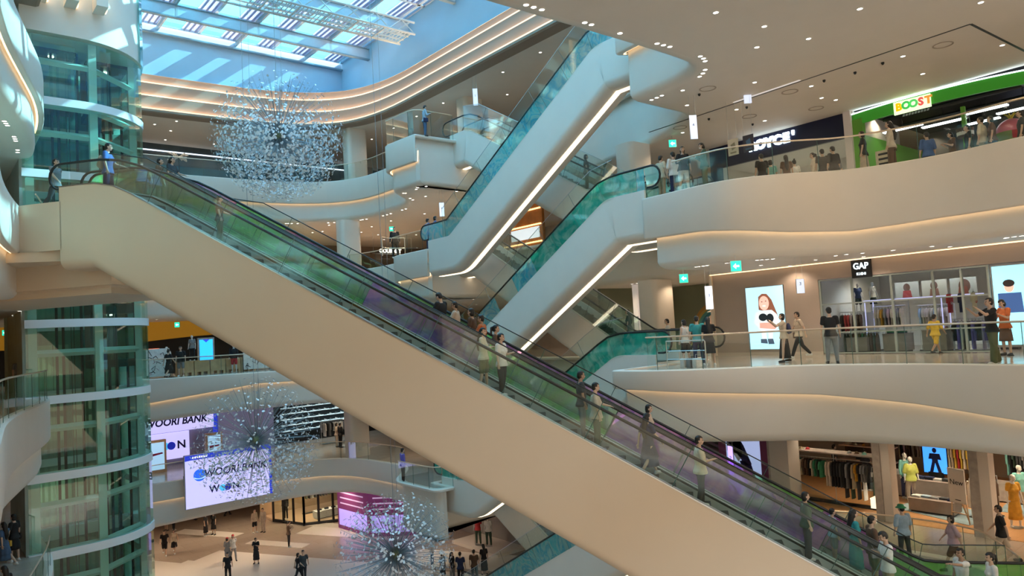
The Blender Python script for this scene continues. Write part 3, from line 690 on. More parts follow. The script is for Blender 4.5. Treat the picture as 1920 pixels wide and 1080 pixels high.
for zi, z in enumerate([L1 - .0] + bands[1:] ):
    z1 = (bands[1:] + [ZTOP])[zi] if zi < len(bands) else ZTOP
    lo, hi = (z + .15 if zi else z), z1 - .15
    for i in range(0, len(SO) - 2, 2):
        seg = SO[i:i + 3]; bm = BM(); vs = [(bm.verts.new((x, y, lo)), bm.verts.new((x, y, hi))) for x, y in seg]
        for a, b in zip(vs, vs[1:]): bm.faces.new((a[0], b[0], b[1], a[1]))
        p = obj('pane', bm, LG, lift)
# white frame standing inside the glass
FR = mat('pale_green_white_steel', (.66, .76, .72), .4)
for x, y in ((3.9, 35.9), (6.35, 36.0), (8.35, 37.9), (8.2, 40.6)):
    obj('post', box(x - .16, x + .16, y - .16, y + .16, L1, ZTOP), FR, lift)
zs = [k * 3.15 - 1.35 for k in range(-3, 6)] + [k * 3.15 - .12 for k in range(-4, 5)]
for z in zs:
    bm = BM(); h = .13
    for a, b in (((3.9, 35.9), (6.35, 36.0)), ((6.35, 36.0), (8.35, 37.9)), ((8.35, 37.9), (8.2, 40.6))):
        add_tube(bm, [(a[0], a[1], z), (b[0], b[1], z)], .15, 4)
    obj('cross_beam', bm, FR, lift)
BK = mat('lift_core_wall', (.36, .44, .42), .5, noise=.1, nscale=1.5)
bm = BM(); add_box(bm, 3.7, 9.0, 40.9, 41.1, L1, ZTOP); add_box(bm, 3.5, 3.7, 35.4, 41, L1, ZTOP); obj('rear_wall', bm, BK, lift)
for k, (x, y) in enumerate(((4.2, 37.4), (5.0, 37.6), (5.25, 37.6), (6.0, 37.8), (6.9, 38.0), (7.15, 38.1), (7.5, 38.3), (8.0, 38.5))):
    obj('guide_rail', box(x - .05, x + .05, y - .05, y + .05, L1, ZTOP), BLACK, lift)
for k, (x, y) in enumerate(((5.5, 37.2), (5.62, 37.25), (7.3, 37.7), (7.4, 37.72))):
    bm = BM(); add_tube(bm, [(x, y, L1 + 1), (x, y, ZTOP)], .015, 5); obj('cable', bm, DMET, lift)
# landing doors of every floor behind the glass
for z in (L1, L2, L3, L4, L5):
    for x in (4.6, 6.9):
        d = obj('landing_door', box(x, x + 1.3, 40.75, 40.85, z + .02, z + 2.2), STEEL, lift)
        bm = BM(); add_box(bm, x + .64, x + .66, 40.73, 40.76, z + .02, z + 2.2); obj('door_gap', bm, BLACK, d, world=False)
    bm = BM(); add_box(bm, 3.8, 9, 39.9, 40.7, z - .5, z); obj('landing_edge', bm, FR, lift)
def cabin(x, y, z, label):
    t = thing('lift_cabin', label, 'lift cabin', (x, y, z), 0, None)
    g_ = glassy('cabin_glass', (.5, .72, .68), .16); dk = mat('cabin_trim', (.03, .035, .035), .4)
    obj('floor_tray', box(x - .9, x + .9, y - .8, y + .9, z, z + .35), dk, t); obj('roof_box', box(x - .9, x + .9, y - .8, y + .9, z + 2.5, z + 3.0), dk, t)
    obj('rear_panel', box(x - .9, x + .9, y + .84, y + .9, z + .35, z + 2.5), mat('cabin_rear', (.18, .15, .12), .5), t)
    bm = BM(); add_poly(bm, [(x - .9, y - .8, z + .35), (x + .9, y - .8, z + .35), (x + .9, y - .8, z + 2.5), (x - .9, y - .8, z + 2.5)]); obj('front_glass', bm, g_, t)
    for sx_ in (-1, 1): obj('corner_post', box(x + sx_ * .9 - .04, x + sx_ * .9 + .04, y - .84, y - .76, z + .35, z + 2.5), dk, t)
    bm = BM(); add_cyl(bm, (x, y, 0), .12, z + 2.44, z + 2.49); obj('ceiling_lamp', bm, DOWN, t)
cabin(5.05, 37.9, 12.9, 'left lift cabin near the top of the glass shaft, lamp glowing inside')
cabin(7.35, 38.6, 12.8, 'right lift cabin near the top of the glass shaft, lamp glowing inside')
cabin(7.3, 38.6, 1.0, 'dark lift cabin in the right half of the shaft at mid height')
cabin(5.0, 37.9, -12.4, 'lift cabin standing at the bottom of the glass shaft')
# white housing above the glass with vertical fins lit from behind
struct('wall_left', box(2.6, 9.3, 41.0, 47.9, ZC - 1, 22.4), WALL, 'white wall beside the lift above the glass')
def prism_off(d, z0, z1, m_, label):
    bm = BM(); add_prism(bm, so_off(d), z0, z1); return struct('wall_left', bm, m_, label, smooth=True, ang=30)
prism_off(.02, ZTOP, 22.5, WALL, 'white rounded housing crowning the lift shaft')
for k in range(4):
    x = 3.0 + k * 1.1; bm = BM(); add_box(bm, x, x + .45, 34.3, 35.3, 16.7, 22.5)
    struct('trim_3%d' % k, bm, WALL, 'vertical fin on the lift housing')
    bm = BM(); add_box(bm, x + .47, x + .52, 34.9, 35.2, 16.75, 22.4); struct('trim_4%d' % k, bm, COVE)
TUR = glassy('turquoise_curved_glass', (.25, .75, .85), .25, film=[(.3, (.10, .62, .72)), (.5, (.45, .85, .9)), (.7, (.05, .5, .62))], fscale=.7, haze=.4)
bm = BM(); o1 = so_off(.12)[9:13]; vs = [(bm.verts.new((x, y, ZTOP - .1)), bm.verts.new((x, y, 22.4))) for x, y in o1]
for a, b in zip(vs, vs[1:]): bm.faces.new((a[0], b[0], b[1], a[1]))
obj('turquoise_pane', bm, TUR, lift)
bm = BM(); o1 = so_off(.06)[3:13]; vs = [(bm.verts.new((x, y, 15.0)), bm.verts.new((x, y, ZTOP + .3))) for x, y in o1]
# ------------------------------------------------------------------ people: shared meshes per pose, dressed copy by copy
SKIN = mat('skin_tone', (.60, .40, .29), .5, noise=.04, nscale=20); SKIND = mat('skin_tone_tanned', (.40, .25, .17), .5, noise=.04, nscale=20)
EYEM = mat('eye_dark', (.02, .015, .012), .2); LIPM = mat('lips', (.42, .16, .13), .5); BROWM = mat('brow_dark', (.03, .02, .015), .6)
HAIRM = mat('black_hair', (.012, .010, .009), .5, noise=.4, nscale=40); HAIRB = mat('brown_hair', (.07, .035, .02), .5, noise=.3, nscale=40)
SHOEW = mat('white_shoe', (.72, .72, .70), .5, noise=.03); SHOEB = mat('black_shoe', (.02, .02, .02), .5, noise=.1)
def cloth(name, col, n=.10): return mat('cloth_' + name, col, .85, noise=n, nscale=9, bump=.15)
CL = {k: cloth(k, v) for k, v in dict(black=(.014, .014, .016), white=(.72, .71, .68), cream=(.62, .56, .42), grey=(.22, .23, .24), navy=(.02, .03, .09), teal=(.04, .32, .34), blue=(.06, .14, .38), purple=(.16, .13, .50),
     orange=(.55, .14, .04), yellow=(.62, .42, .05), olive=(.12, .13, .06), khaki=(.36, .30, .20), denim=(.06, .11, .20), pink=(.52, .36, .40), brown=(.12, .07, .045), green=(.05, .28, .14), red=(.45, .03, .04), sand=(.55, .46, .36),
     charcoal=(.05, .055, .06), beige=(.58, .50, .42), mint=(.20, .50, .45), dgreen=(.05, .09, .06), lblue=(.35, .48, .60), mustard=(.60, .30, .03), lavender=(.45, .40, .62), lime=(.50, .55, .12)).items()}
def cap_chain(bm, pts, rr, n=10):
    for i in range(len(pts) - 1):
        a, b = V(pts[i]), V(pts[i + 1]); d = b - a
        if d.length < 1e-5: continue
        q = bmesh.ops.create_cone(bm, cap_ends=True, segments=n, radius1=rr[i], radius2=rr[i + 1], depth=d.length)['verts']
        bmesh.ops.transform(bm, matrix=M4.Translation((a + b) / 2) @ d.to_track_quat('Z', 'Y').to_matrix().to_4x4(), verts=q)
    for p, r in zip(pts, rr): add_ell(bm, V(p), r, None, n, 7)
def remesh(bm, vox, smooth_it=3):
    me = bpy.data.meshes.new('r'); bm.to_mesh(me); bm.free(); o = bpy.data.objects.new('r', me); COL.objects.link(o)
    md = o.modifiers.new('v', 'REMESH'); md.mode = 'VOXEL'; md.voxel_size = vox
    if smooth_it: s_ = o.modifiers.new('s', 'SMOOTH'); s_.iterations = smooth_it; s_.factor = .5
    bpy.context.view_layer.update(); res = bpy.data.meshes.new_from_object(o.evaluated_get(bpy.context.evaluated_depsgraph_get()))
    bpy.data.objects.remove(o); res.polygons.foreach_set('use_smooth', [True] * len(res.polygons)); return res
def ang(deg): return math.radians(deg)
# pose: legs ((swing forward, out, knee bend) left, right); arms ((upper: forward, out), (fore: forward, in)) as unit directions; head pitch, yaw
POSES = {
    'stand': dict(legs=((2, 4, 3), (-2, 4, 2)), arms=(((.05, -.20, -1), (.22, -.10, -1)), ((.0, .20, -1), (.20, .10, -1))), head=(4, 5)),
    'walk': dict(legs=((26, 2, 6), (-20, 2, 22)), arms=(((-.45, -.2, -1), (-.15, -.1, -1)), ((.40, .2, -1), (.75, .0, -.8))), head=(3, 0)),
    'rail': dict(legs=((3, 5, 3), (-3, 5, 4)), arms=(((.45, -.28, -.9), (.95, -.05, -.30)), ((.05, .2, -1), (.25, .1, -1))), head=(6, 8)),
    'phone': dict(legs=((2, 4, 2), (-1, 5, 4)), arms=(((.35, -.22, -1), (.75, .45, .45)), ((.30, .22, -1), (.80, -.40, .40))), head=(24, 0)),
    'point': dict(legs=((2, 5, 2), (-2, 5, 2)), arms=(((.9, -.35, .12), (1, -.1, .22)), ((.05, .2, -1), (.35, .0, -1))), head=(-4, 10)),
    'bag': dict(legs=((4, 4, 5), (-6, 4, 6)), arms=(((.05, -.25, -1), (.15, -.1, -1)), ((.15, .28, -1), (.85, -.25, .15))), head=(2, -14)),
    'raise': dict(legs=((8, 9, 3), (-10, 9, 3)), arms=(((.75, -.3, -.35), (.75, .25, .75)), ((.65, .3, -.40), (.80, -.25, .70))), head=(-2, 0)),
}
def skeleton(pose, fem):
    p = POSES[pose]; J = {}; hipw = .095 if fem else .09; shw = .165 if fem else .195
    lens = (.43, .41)
    ank = []
    for i, sd in enumerate((-1, 1)):
        sw, ou, kn = p['legs'][i]; h = V((sd * hipw, 0, 0))
        d1 = V((sd * math.sin(ang(ou)), math.sin(ang(sw)), -math.cos(ang(sw)))).normalized(); k = h + d1 * lens[0]
        d2 = V((sd * math.sin(ang(ou)) * .5, math.sin(ang(sw - kn)), -math.cos(ang(sw - kn)))).normalized(); a = k + d2 * lens[1]
        J['hip', i], J['knee', i], J['ank', i] = h, k, a; ank.append(a.z)
    zh = .085 - min(ank)
    for k in list(J): J[k] = J[k] + V((0, 0, zh))
    J['z'] = zh
    for i, sd in enumerate((-1, 1)):
        up, fo = p['arms'][i]; s = V((sd * shw, -.005, zh + .53)); 
        e = s + V((up[1], up[0], up[2])).normalized() * .285; w = e + V((fo[1], fo[0], fo[2])).normalized() * .25
        J['sh', i], J['el', i], J['wr', i] = s, e, w; J['hd', i] = (w - e).normalized()
    hp, hy = p['head']
    J['H'] = M4.Translation((0, .012, zh + .665)) @ M4.Rotation(ang(hy), 4, 'Z') @ M4.Rotation(ang(-hp), 4, 'X') @ M4.Translation((0, .01, .075))
    return J
def torso_rings(zh, fem, inf=0, lo=-.09, hi=.585, n=18, flare=0):
    T = [(-.12, .135, .10, 0), (-.06, .168, .118, -.005), (0, .172, .122, -.008), (.08, .152, .108, 0), (.16, .135 if fem else .145, .098, .004), (.27, .150 if fem else .165, .112 if not fem else .108, .006), (.38, .158 if fem else .182, .118, .004), (.46, .150 if fem else .178, .100, -.002), (.52, .115 if fem else .135, .082, -.006), (.55, .075, .066, -.004), (.585, .052, .056, 0)]
    R = []
    for z, a, b, y0 in T:
        if z < lo - 1e-6 or z > hi + 1e-6: continue
        i2 = inf * (1.25 if z < .1 else 1) + (flare * max(0, .1 - z) * 1.2)
        R.append([V(((a + i2) * math.cos(2 * math.pi * k / n), y0 + (b + i2) * math.sin(2 * math.pi * k / n), zh + z)) for k in range(n)])
    return R
def hand(bm, w, d, side, fwd, curl=.5):
    """palm and five separate fingers"""
    x = d.normalized(); up = V((0, 0, 1)) if abs(x.z) < .8 else V((0, 1, 0)); acr = x.cross(up).normalized(); thick = acr.cross(x)
    if abs(x.z) >= .8: acr, thick = V((0, 1, 0)) - x * x.y, V((side, 0, 0)); acr.normalize(); thick = x.cross(acr) * 1
    bend = thick * (-1 if abs(x.z) < .8 else 1)
    mm = M4((acr, thick, x)).transposed().to_4x4()
    add_ell(bm, w + x * .045, (.041, .016, .052), mm, 10, 8)
    cap_chain(bm, [w - x * .01, w + x * .03], [.024, .026], 8)
    for k, (o, L) in enumerate(((-.033, .062), (-.011, .074), (.011, .070), (.032, .055))):
        b = w + x * .082 + acr * o * 1.0; sp = acr * o * .28
        p1 = b + (x * .95 + bend * .3 * curl) * L * .45 + sp * .5; p2 = p1 + (x * .8 + bend * .9 * curl) * L * .32 + sp * .4; p3 = p2 + (x * .4 + bend * 1.2 * curl) * L * .26
        cap_chain(bm, [b - x * .02, b, p1, p2, p3], [.0095, .0095, .0085, .008, .007], 6)
    b = w + x * .025 - acr * .030; cap_chain(bm, [b, b + (x * .6 - acr * .9).normalized() * .032, b + (x * .8 - acr * .7 + bend * .3).normalized() * .060], [.012, .0105, .009], 6)
PC = {}
HEADC = {}
def body_mesh(pose, fem, vox):
    key = ('body', pose, fem, vox)
    if key in PC: return PC[key]
    J = skeleton(pose, fem); zh = J['z']; bm = BM()
    add_loft(bm, torso_rings(zh, fem)); s_ = .94 if fem else 1.0
    for i, sd in enumerate((-1, 1)):
        h, k, a = J['hip', i], J['knee', i], J['ank', i]
        cap_chain(bm, [h, h.lerp(k, .4), k, k.lerp(a, .3), a], [.085 * s_, .075 * s_, .052 * s_, .053 * s_, .034 * s_], 12)
        add_ell(bm, a + V((sd * .012, .055, -.048)), (.042, .120, .038), M4.Rotation(ang(-sd * 8), 4, 'Z'), 12, 8)
        s, e, w = J['sh', i], J['el', i], J['wr', i]
        cap_chain(bm, [s.lerp(V((0, 0, s.z)), .25), s, s.lerp(e, .45), e, e.lerp(w, .3), w], [.058 * s_, .056 * s_, .044 * s_, .036 * s_, .037 * s_, .025 * s_], 10)
        hand(bm, w, J['hd', i], sd, 1)
        if fem: add_ell(bm, V((sd * .07, .085, zh + .345)), (.058, .05, .058))
    cap_chain(bm, [V((0, -.005, zh + .54)), V((0, .008, zh + .66))], [.056 * s_, .052 * s_], 12)
    H = J['H']
    def h_(c, r, rot=None): add_ell(bm, H @ V(c), r, H.to_3x3().to_4x4() @ (rot or M4()), 16, 12)
    h_((0, -.005, .035), (.078, .096, .092)); h_((0, .026, -.032), (.060, .066, .070)); h_((0, .055, -.068), (.030, .030, .026))
    cap_chain(bm, [H @ V((0, .080, .022)), H @ V((0, .106, -.018))], [.009, .0135], 8)
    add_ell(bm, H @ V((0, .084, -.050)), (.024, .012, .011)); 
    for sd in (-1, 1):
        h_((sd * .080, -.004, -.002), (.010, .020, .032)); h_((sd * .030, .074, .010), (.017, .014, .012)); h_((sd * .042, .062, -.022), (.022, .02, .022))
    me = remesh(bm, vox, 3)
    for m_ in (SKIN, EYEM, LIPM, BROWM): me.materials.append(m_)
    Hi = H.inverted()
    for p in me.polygons:
        c = Hi @ p.center
        if c.y > .055 and abs(c.x) < .06 and -.08 < c.z < .06:
            for sd in (-1, 1):
                if ((c.x - sd * .031) / .017) ** 2 + ((c.z - .012) / .0085) ** 2 < 1: p.material_index = 1
                if abs(c.x - sd * .032) < .021 and abs(c.z - .036 + abs(abs(c.x) - .03) * .15) < .0055: p.material_index = 3
            if abs(c.x) < .024 and abs(c.z + .051) < .0085 and c.y > .07: p.material_index = 2
    PC[key] = me; return me
def wear_mesh(kind, pose, fem):
    key = (kind, pose, fem)
    if key in PC: return PC[key]
    J = skeleton(pose, fem); zh = J['z']; bm = BM()
    if kind in ('tshirt', 'shirt_long', 'vest', 'dress', 'oversize'):
        inf = .03 if kind == 'oversize' else .016
        add_loft(bm, torso_rings(zh, fem, inf, lo=-.06 if kind != 'dress' else -.01, hi=.55, flare=.15 if kind != 'dress' else 0))
        if fem:
            for sd in (-1, 1): add_ell(bm, V((sd * .07, .085, zh + .345)), (.07, .062, .07))
        for i in (0, 1):
            s, e, w = J['sh', i], J['el', i], J['wr', i]
            if kind == 'vest': cap_chain(bm, [s.lerp(V((0, 0, s.z)), .3), s.lerp(V((0, 0, s.z)), .05)], [.064, .056]); continue
            fr_ = .62 if kind in ('tshirt', 'dress') else .95
            ks = [s.lerp(V((0, 0, s.z)), .25), s, s.lerp(e, fr_)]; rr = [.07, .07, .064 + (.01 if kind == 'oversize' else 0)]
            if kind == 'shirt_long': ks = ks[:2] + [e, w.lerp(e, .08)]; rr = [.07, .07, .052, .038]
            cap_chain(bm, ks, rr)
    if kind in ('trousers', 'wide', 'shorts'):
        add_loft(bm, torso_rings(zh, fem, .012, lo=-.12, hi=.08))
        for i in (0, 1):
            h, k, a = J['hip', i], J['knee', i], J['ank', i]
            if kind == 'shorts': cap_chain(bm, [h, h.lerp(k, .5), h.lerp(k, .88)], [.102, .098, .09], 14)
            elif kind == 'wide': cap_chain(bm, [h, h.lerp(k, .5), k, a.lerp(k, .06)], [.102, .098, .088, .092], 14)
            else: cap_chain(bm, [h, h.lerp(k, .5), k, k.lerp(a, .4), a.lerp(k, .04)], [.098, .09, .070, .068, .054], 14)
    if kind in ('skirt', 'long_skirt', 'dress', 'midi'):
        end = {'skirt': .46, 'long_skirt': .14, 'dress': .50, 'midi': .28}[kind]; n = 36; R = []; z0 = zh + .10
        yk = sum(J['knee', i].y for i in (0, 1)) / 2; spread = abs(J['knee', 0].y - J['knee', 1].y) / 2
        for q in range(7):
            t = q / 6; z = z0 + (end - z0) * t; fl = t * (1 - t * .3)
            R.append([V(((.145 + .10 * fl) * math.cos(a) * (1 + .04 * t * math.cos(9 * a)), yk * t + (.105 + (.08 + spread) * fl) * math.sin(a) * (1 + .04 * t * math.cos(9 * a)), z)) for a in [2 * math.pi * k / n for k in range(n)]])
        add_loft(bm, R)
    if kind == 'shoes':
        for i, sd in enumerate((-1, 1)):
            a = J['ank', i]; add_ell(bm, a + V((sd * .012, .052, -.045)), (.050, .135, .042), M4.Rotation(ang(-sd * 8), 4, 'Z')); add_box(bm, a.x + sd * .012 - .042, a.x + sd * .012 + .042, a.y - .065, a.y + .165, a.z - .088, a.z - .068); add_ell(bm, a + V((0, -.005, -.02)), (.046, .055, .045))
    if kind in ('trousers', 'wide', 'shorts', 'tshirt', 'shirt_long', 'vest', 'oversize', 'dress', 'shoes'):
        me = remesh(bm, .012, 4)
    else:
        me = mesh_of(bm, kind, [], True, 180)
    PC[key] = me; return me
def hair_mesh(kind, pose, fem):
    key = ('hair', kind, pose, fem)
    if key in PC: return PC[key]
    J = skeleton(pose, fem); H = J['H']; bm = BM(); r3 = H.to_3x3().to_4x4()
    def h_(c, r): add_ell(bm, H @ V(c), r, r3, 18, 12)
    h_((0, -.012, .048), (.088, .102, .092)); h_((0, -.05, .0), (.080, .066, .085))
    if kind == 'bob': h_((0, -.035, -.035), (.095, .075, .10))
    if kind == 'long': h_((0, -.035, -.02), (.094, .075, .09)); cap_chain(bm, [H @ V((0, -.06, 0)), H @ V((0, -.085, -.12)), V((0, -.12, J['z'] + .38)), V((0, -.125, J['z'] + .24))], [.085, .08, .085, .05], 12)
    if kind == 'ponytail': cap_chain(bm, [H @ V((0, -.10, .07)), H @ V((0, -.15, .04)), H @ V((0, -.15, -.10)), H @ V((0, -.13, -.20))], [.022, .032, .034, .012], 8)
    if kind == 'bun': h_((0, -.05, .15), (.04, .04, .038))
    if kind == 'hat': add_cyl(bm, (0, 0, 0), .001, 0, .001)
    # cut the face free
    me = remesh(bm, .010, 3); b2 = BM(); b2.from_mesh(me); Hi = H.inverted()
    def isface(c): return c.y > .028 and c.z < .062 + .02 * (abs(c.x) > .055) and abs(c.x) < .10 - .0
    kill = [v for v in b2.verts if isface(Hi @ v.co)]
    bmesh.ops.delete(b2, geom=kill, context='VERTS'); b2.to_mesh(me); b2.free(); PC[key] = me; return me
def extra_mesh(kind, pose, fem):
    key = ('x', kind, pose, fem)
    if key in PC: return PC[key]
    J = skeleton(pose, fem); zh = J['z']; H = J['H']; bm = BM()
    if kind == 'backpack': add_ell(bm, V((0, -.19, zh + .30)), (.15, .085, .21)); add_ell(bm, V((0, -.25, zh + .22)), (.11, .05, .10)); me = remesh(bm, .012, 2)
    elif kind == 'cap': 
        add_ell(bm, H @ V((0, -.008, .062)), (.094, .108, .082), H.to_3x3().to_4x4()); add_ell(bm, H @ V((0, .10, .060)), (.07, .065, .010), H.to_3x3().to_4x4()); me = remesh(bm, .008, 2); b2 = BM(); b2.from_mesh(me); Hi = H.inverted()
        bmesh.ops.delete(b2, geom=[v for v in b2.verts if (Hi @ v.co).z < .045], context='VERTS'); b2.to_mesh(me); b2.free()
    elif kind == 'bucket_hat':
        n = 24; R = [[H @ V((r * math.cos(2 * math.pi * k / n), r * 1.12 * math.sin(2 * math.pi * k / n), z)) for k in range(n)] for r, z in ((.155, .035), (.150, .045), (.098, .075), (.092, .12), (.07, .145), (.02, .15))]
        add_loft(bm, R); me = mesh_of(bm, kind, [], True, 60)
    elif kind == 'mask': add_ell(bm, H @ V((0, .062, -.04)), (.05, .05, .045), H.to_3x3().to_4x4()); me = mesh_of(bm, kind, [], True)
    elif kind == 'strap_bag':
        s = J['sh', 0]; c = V((.20, .02, zh + .02)); cap_chain(bm, [V((-.10, .06, zh + .54)), V((0, .135, zh + .34)), V((.16, .06, zh + .10))], [.012] * 3, 6); cap_chain(bm, [V((-.10, -.04, zh + .54)), V((0, -.125, zh + .34)), V((.16, -.05, zh + .10))], [.012] * 3, 6)
        add_box(bm, .15, .24, -.12, .14, zh - .12, zh + .10); me = remesh(bm, .010, 1)
    PC[key] = me; return me
def person(label, loc, face, h=1.72, pose='stand', fem=False, top=('tshirt', 'black'), bot=('trousers', 'black'), hair='short', hairm=None, skin=None, shoe=None, extra=None, vox=.010, group=None, mirror=False):
    """face: heading in degrees seen from the camera (0 = away, 90 = towards the picture's right, 180 = towards the camera)"""
    t = thing('person', label, 'person', loc, -YAW - R_(face), group); k = h / 1.72; t.scale = ((-k if mirror else k), k, k)
    def put(nm, me, m_=None):
        o = bpy.data.objects.new(nm, me); COL.objects.link(o); o.parent = t
        if m_ is not None:
            if not me.materials: me.materials.append(m_)
            setmat(o, 0, m_)
        return o
    put('body', body_mesh(pose, fem, vox), skin or SKIN)
    names = dict(tshirt='shirt', shirt_long='shirt', vest='top', oversize='shirt', dress='dress', trousers='trousers', wide='trousers', shorts='shorts', skirt='skirt', long_skirt='skirt', midi='skirt')
    put(names[top[0]], wear_mesh(top[0], pose, fem), CL[top[1]])
    if bot: put(names[bot[0]], wear_mesh(bot[0], pose, fem), CL[bot[1]])
    elif top[0] == 'dress': put('skirt', wear_mesh('midi', pose, fem), CL[top[1]])
    put('shoes', wear_mesh('shoes', pose, fem), shoe or (SHOEB if len(label) % 2 else SHOEW))
    if hair: put('hair', hair_mesh(hair, pose, fem), hairm or HAIRM)
    for e_ in ([extra] if isinstance(extra, tuple) else extra or []): put(dict(strap_bag='shoulder_bag').get(e_[0], e_[0]), extra_mesh(e_[0], pose, fem), e_[1] if not isinstance(e_[1], str) else CL[e_[1]])
    return t
def foot(px, py, z):
    p = U(px, py, z=z); return (p.x, p.y, z + .005)
def at_(x, y, z): return (x, y, z + .005)
def head(px, py, z, h):
    p = U(px, py, z=z + h); return (p.x, p.y, z + .005)
def rider(px, lane=.95):
    """point on the long escalator's treads seen at column px"""
    lo, hi = -2.0, RUN + 3
    for _ in range(50):
        m_ = (lo + hi) / 2; p = EA.P(m_, lane, 0); d = p - V((0, 0, EYE)); 
        zz = L2 + max(0, min(m_, RUN)) * 12.6 / RUN; q = V((p.x, p.y, zz + .9)) - V((0, 0, EYE)); x = 960 + FPX * q.dot(CR) / q.dot(CF)
        if x > px: lo = m_
        else: hi = m_
    k = max(0, round((m_ - .21) / .42)) if 0 < m_ < RUN else None
    zz = L2 + max(0, min(m_, RUN)) * 12.6 / RUN
    if k is not None: zz = L2 + (.42 * k + .21) * 12.6 / RUN + .235; m_ = .42 * k + .21
    else: zz += .03
    p = EA.P(m_, lane, 0); return (p.x, p.y, zz)
P_ = person
def D_RIDER(yy, z0=None):
    k = round((yy - 20.9 - .2) / .4); u = .4 * k + .2; return (GX + .75, 20.9 + u, (L4 if z0 is None else z0) + u * 6.3 / 10.9 + .22)
def D3_RIDER(yy): return D_RIDER(yy, L3)
DOWNH = 90
# --- riders on the long escalator, left to right
P_('person in grey shirt stepping onto the long escalator at its top left end', rider(97, 1.3), 95, 1.72, 'walk', top=('tshirt', 'grey'), bot=('trousers', 'charcoal'))
P_('person in blue shirt with khaki backpack leaning at the top of the long escalator', rider(203, .9), 80, 1.80, 'rail', top=('tshirt', 'blue'), bot=('shorts', 'navy'), extra=('backpack', 'khaki'))
P_('person with a pink top in a couple near the top of the long escalator', rider(300, 2.5), 85, 1.62, 'stand', True, ('tshirt', 'brown'), ('wide', 'khaki'), 'bob')
P_('person with long hair in dark clothes beside the pink top on the escalator', rider(322, 2.75), 100, 1.60, 'rail', True, ('tshirt', 'charcoal'), ('long_skirt', 'dgreen'), 'long')
P_('child in a dark red top riding alone on the upper half of the long escalator', rider(403, 1.0), 75, 1.42, 'rail', False, ('tshirt', 'brown'), ('trousers', 'olive'))
P_('person in black shirt looking down, first of the group halfway down the escalator', rider(826, 2.5), -60, 1.76, 'phone', False, ('oversize', 'black'), ('wide', 'charcoal'))
P_('person in peach shirt holding the rail halfway down the escalator', rider(864, 2.6), -80, 1.70, 'rail', False, ('tshirt', 'sand'), ('wide', 'charcoal'), skin=SKIND)
P_('person in brown shirt behind the peach shirt on the escalator', rider(880, 2.85), -70, 1.72, 'stand', True, ('tshirt', 'brown'), ('trousers', 'black'), 'bob')
P_('person in orange shirt reaching for the rail halfway down the escalator', rider(912, 2.4), -75, 1.74, 'rail', False, ('tshirt', 'orange'), ('trousers', 'charcoal'), skin=SKIND)
P_('person with long dark hair, cream top and checked shorts at the near escalator rail', rider(915, .85), 100, 1.60, 'bag', True, ('shirt_long', 'cream'), ('shorts', 'olive'), 'long')
P_('person in white shirt and dark trousers turning to a friend on the escalator', rider(930, 1.15), 120, 1.66, 'bag', True, ('tshirt', 'white'), ('trousers', 'black'), 'short', mirror=True)
P_('person with a ponytail in dark top right of the white shirt on the escalator', rider(943, 2.3), 95, 1.66, 'stand', True, ('tshirt', 'brown'), ('trousers', 'grey'), 'ponytail')
P_('person with cropped hair in grey shirt riding behind the child with white shirt', rider(1104, 1.3), 85, 1.74, 'stand', False, ('tshirt', 'charcoal'), ('trousers', 'grey'), 'short', skin=SKIND)
P_('person in white shirt and dark green trousers leaning on the near rail of the escalator', rider(1116, .85), 95, 1.70, 'rail', False, ('oversize', 'sand'), ('trousers', 'dgreen'), 'short')
P_('person with long black hair in a navy dress on the lower half of the escalator', rider(1205, 1.2), 60, 1.62, 'walk', True, ('dress', 'navy'), None, 'long')
P_('person with tied black hair in tan top beside the navy dress on the escalator', rider(1222, 2.4), 110, 1.64, 'stand', True, ('tshirt', 'sand'), ('shorts', 'black'), 'bob')
P_('person in pale yellow shirt and grey trousers with a phone, alone on the lower escalator', rider(1303, .85), 92, 1.72, 'bag', False, ('oversize', 'cream'), ('trousers', 'charcoal'), 'short', shoe=SHOEW)
P_('person in a dark top seen through the escalator glass near the lower right', rider(1497, 1.6), 100, 1.60, 'stand', True, ('oversize', 'dgreen'), ('wide', 'charcoal'), 'bob')
P_('person with long black hair in a teal dress at the lower end of the escalator', rider(1590, 2.4), 90, 1.68, 'stand', True, ('dress', 'teal'), None, 'long')
P_('person in brown shirt with pale bag at the lower end of the escalator', rider(1632, 2.4), 95, 1.76, 'stand', False, ('tshirt', 'brown'), ('shorts', 'olive'), 'short', extra=('strap_bag', 'pink'))
P_('person in white polo shirt looking down at the lower end of the escalator', rider(1680, 1.1), -85, 1.74, 'phone', False, ('tshirt', 'white'), ('trousers', 'khaki'), 'short')
P_('small child with dark hair beside the teal dress on the escalator', rider(1563, 2.9), 90, 1.35, 'stand', False, ('tshirt', 'lblue'), ('shorts', 'grey'), 'short')
P_('person in white shirt pointing left, bottom right corner of the picture', (lambda p: (p.x, p.y, L2 + .03))(EA.P(-1.0, 2.5, 0)), -95, 1.74, 'point', False, ('tshirt', 'white'), ('trousers', 'denim'), 'short', skin=SKIND)
P_('person with tied black hair in the bottom right corner in front of the pointing one', (lambda p: (p.x, p.y, L2 + .03))(EA.P(-1.6, 2.3, 0)), -80, 1.70, 'stand', True, ('tshirt', 'white'), ('trousers', 'denim'), 'ponytail')
# --- lower right gallery
P_('person in green bucket hat and pale blue shirt before the clothes shop', head(1690, 951, L2, 1.7), -10, 1.70, 'stand', False, ('oversize', 'lblue'), ('trousers', 'charcoal'), 'short', extra=('bucket_hat', 'green'))
P_('person with black hair in pink top and shorts walking past the clothes shop', head(1783, 968, L2, 1.6), -75, 1.62, 'walk', True, ('oversize', 'pink'), ('shorts', 'brown'), 'bob')
P_('person in black shirt and sand shorts at the right edge before the clothes shop', at_(25.6, 7.9, L2), -60, 1.74, 'walk', False, ('tshirt', 'black'), ('shorts', 'sand'), 'short')
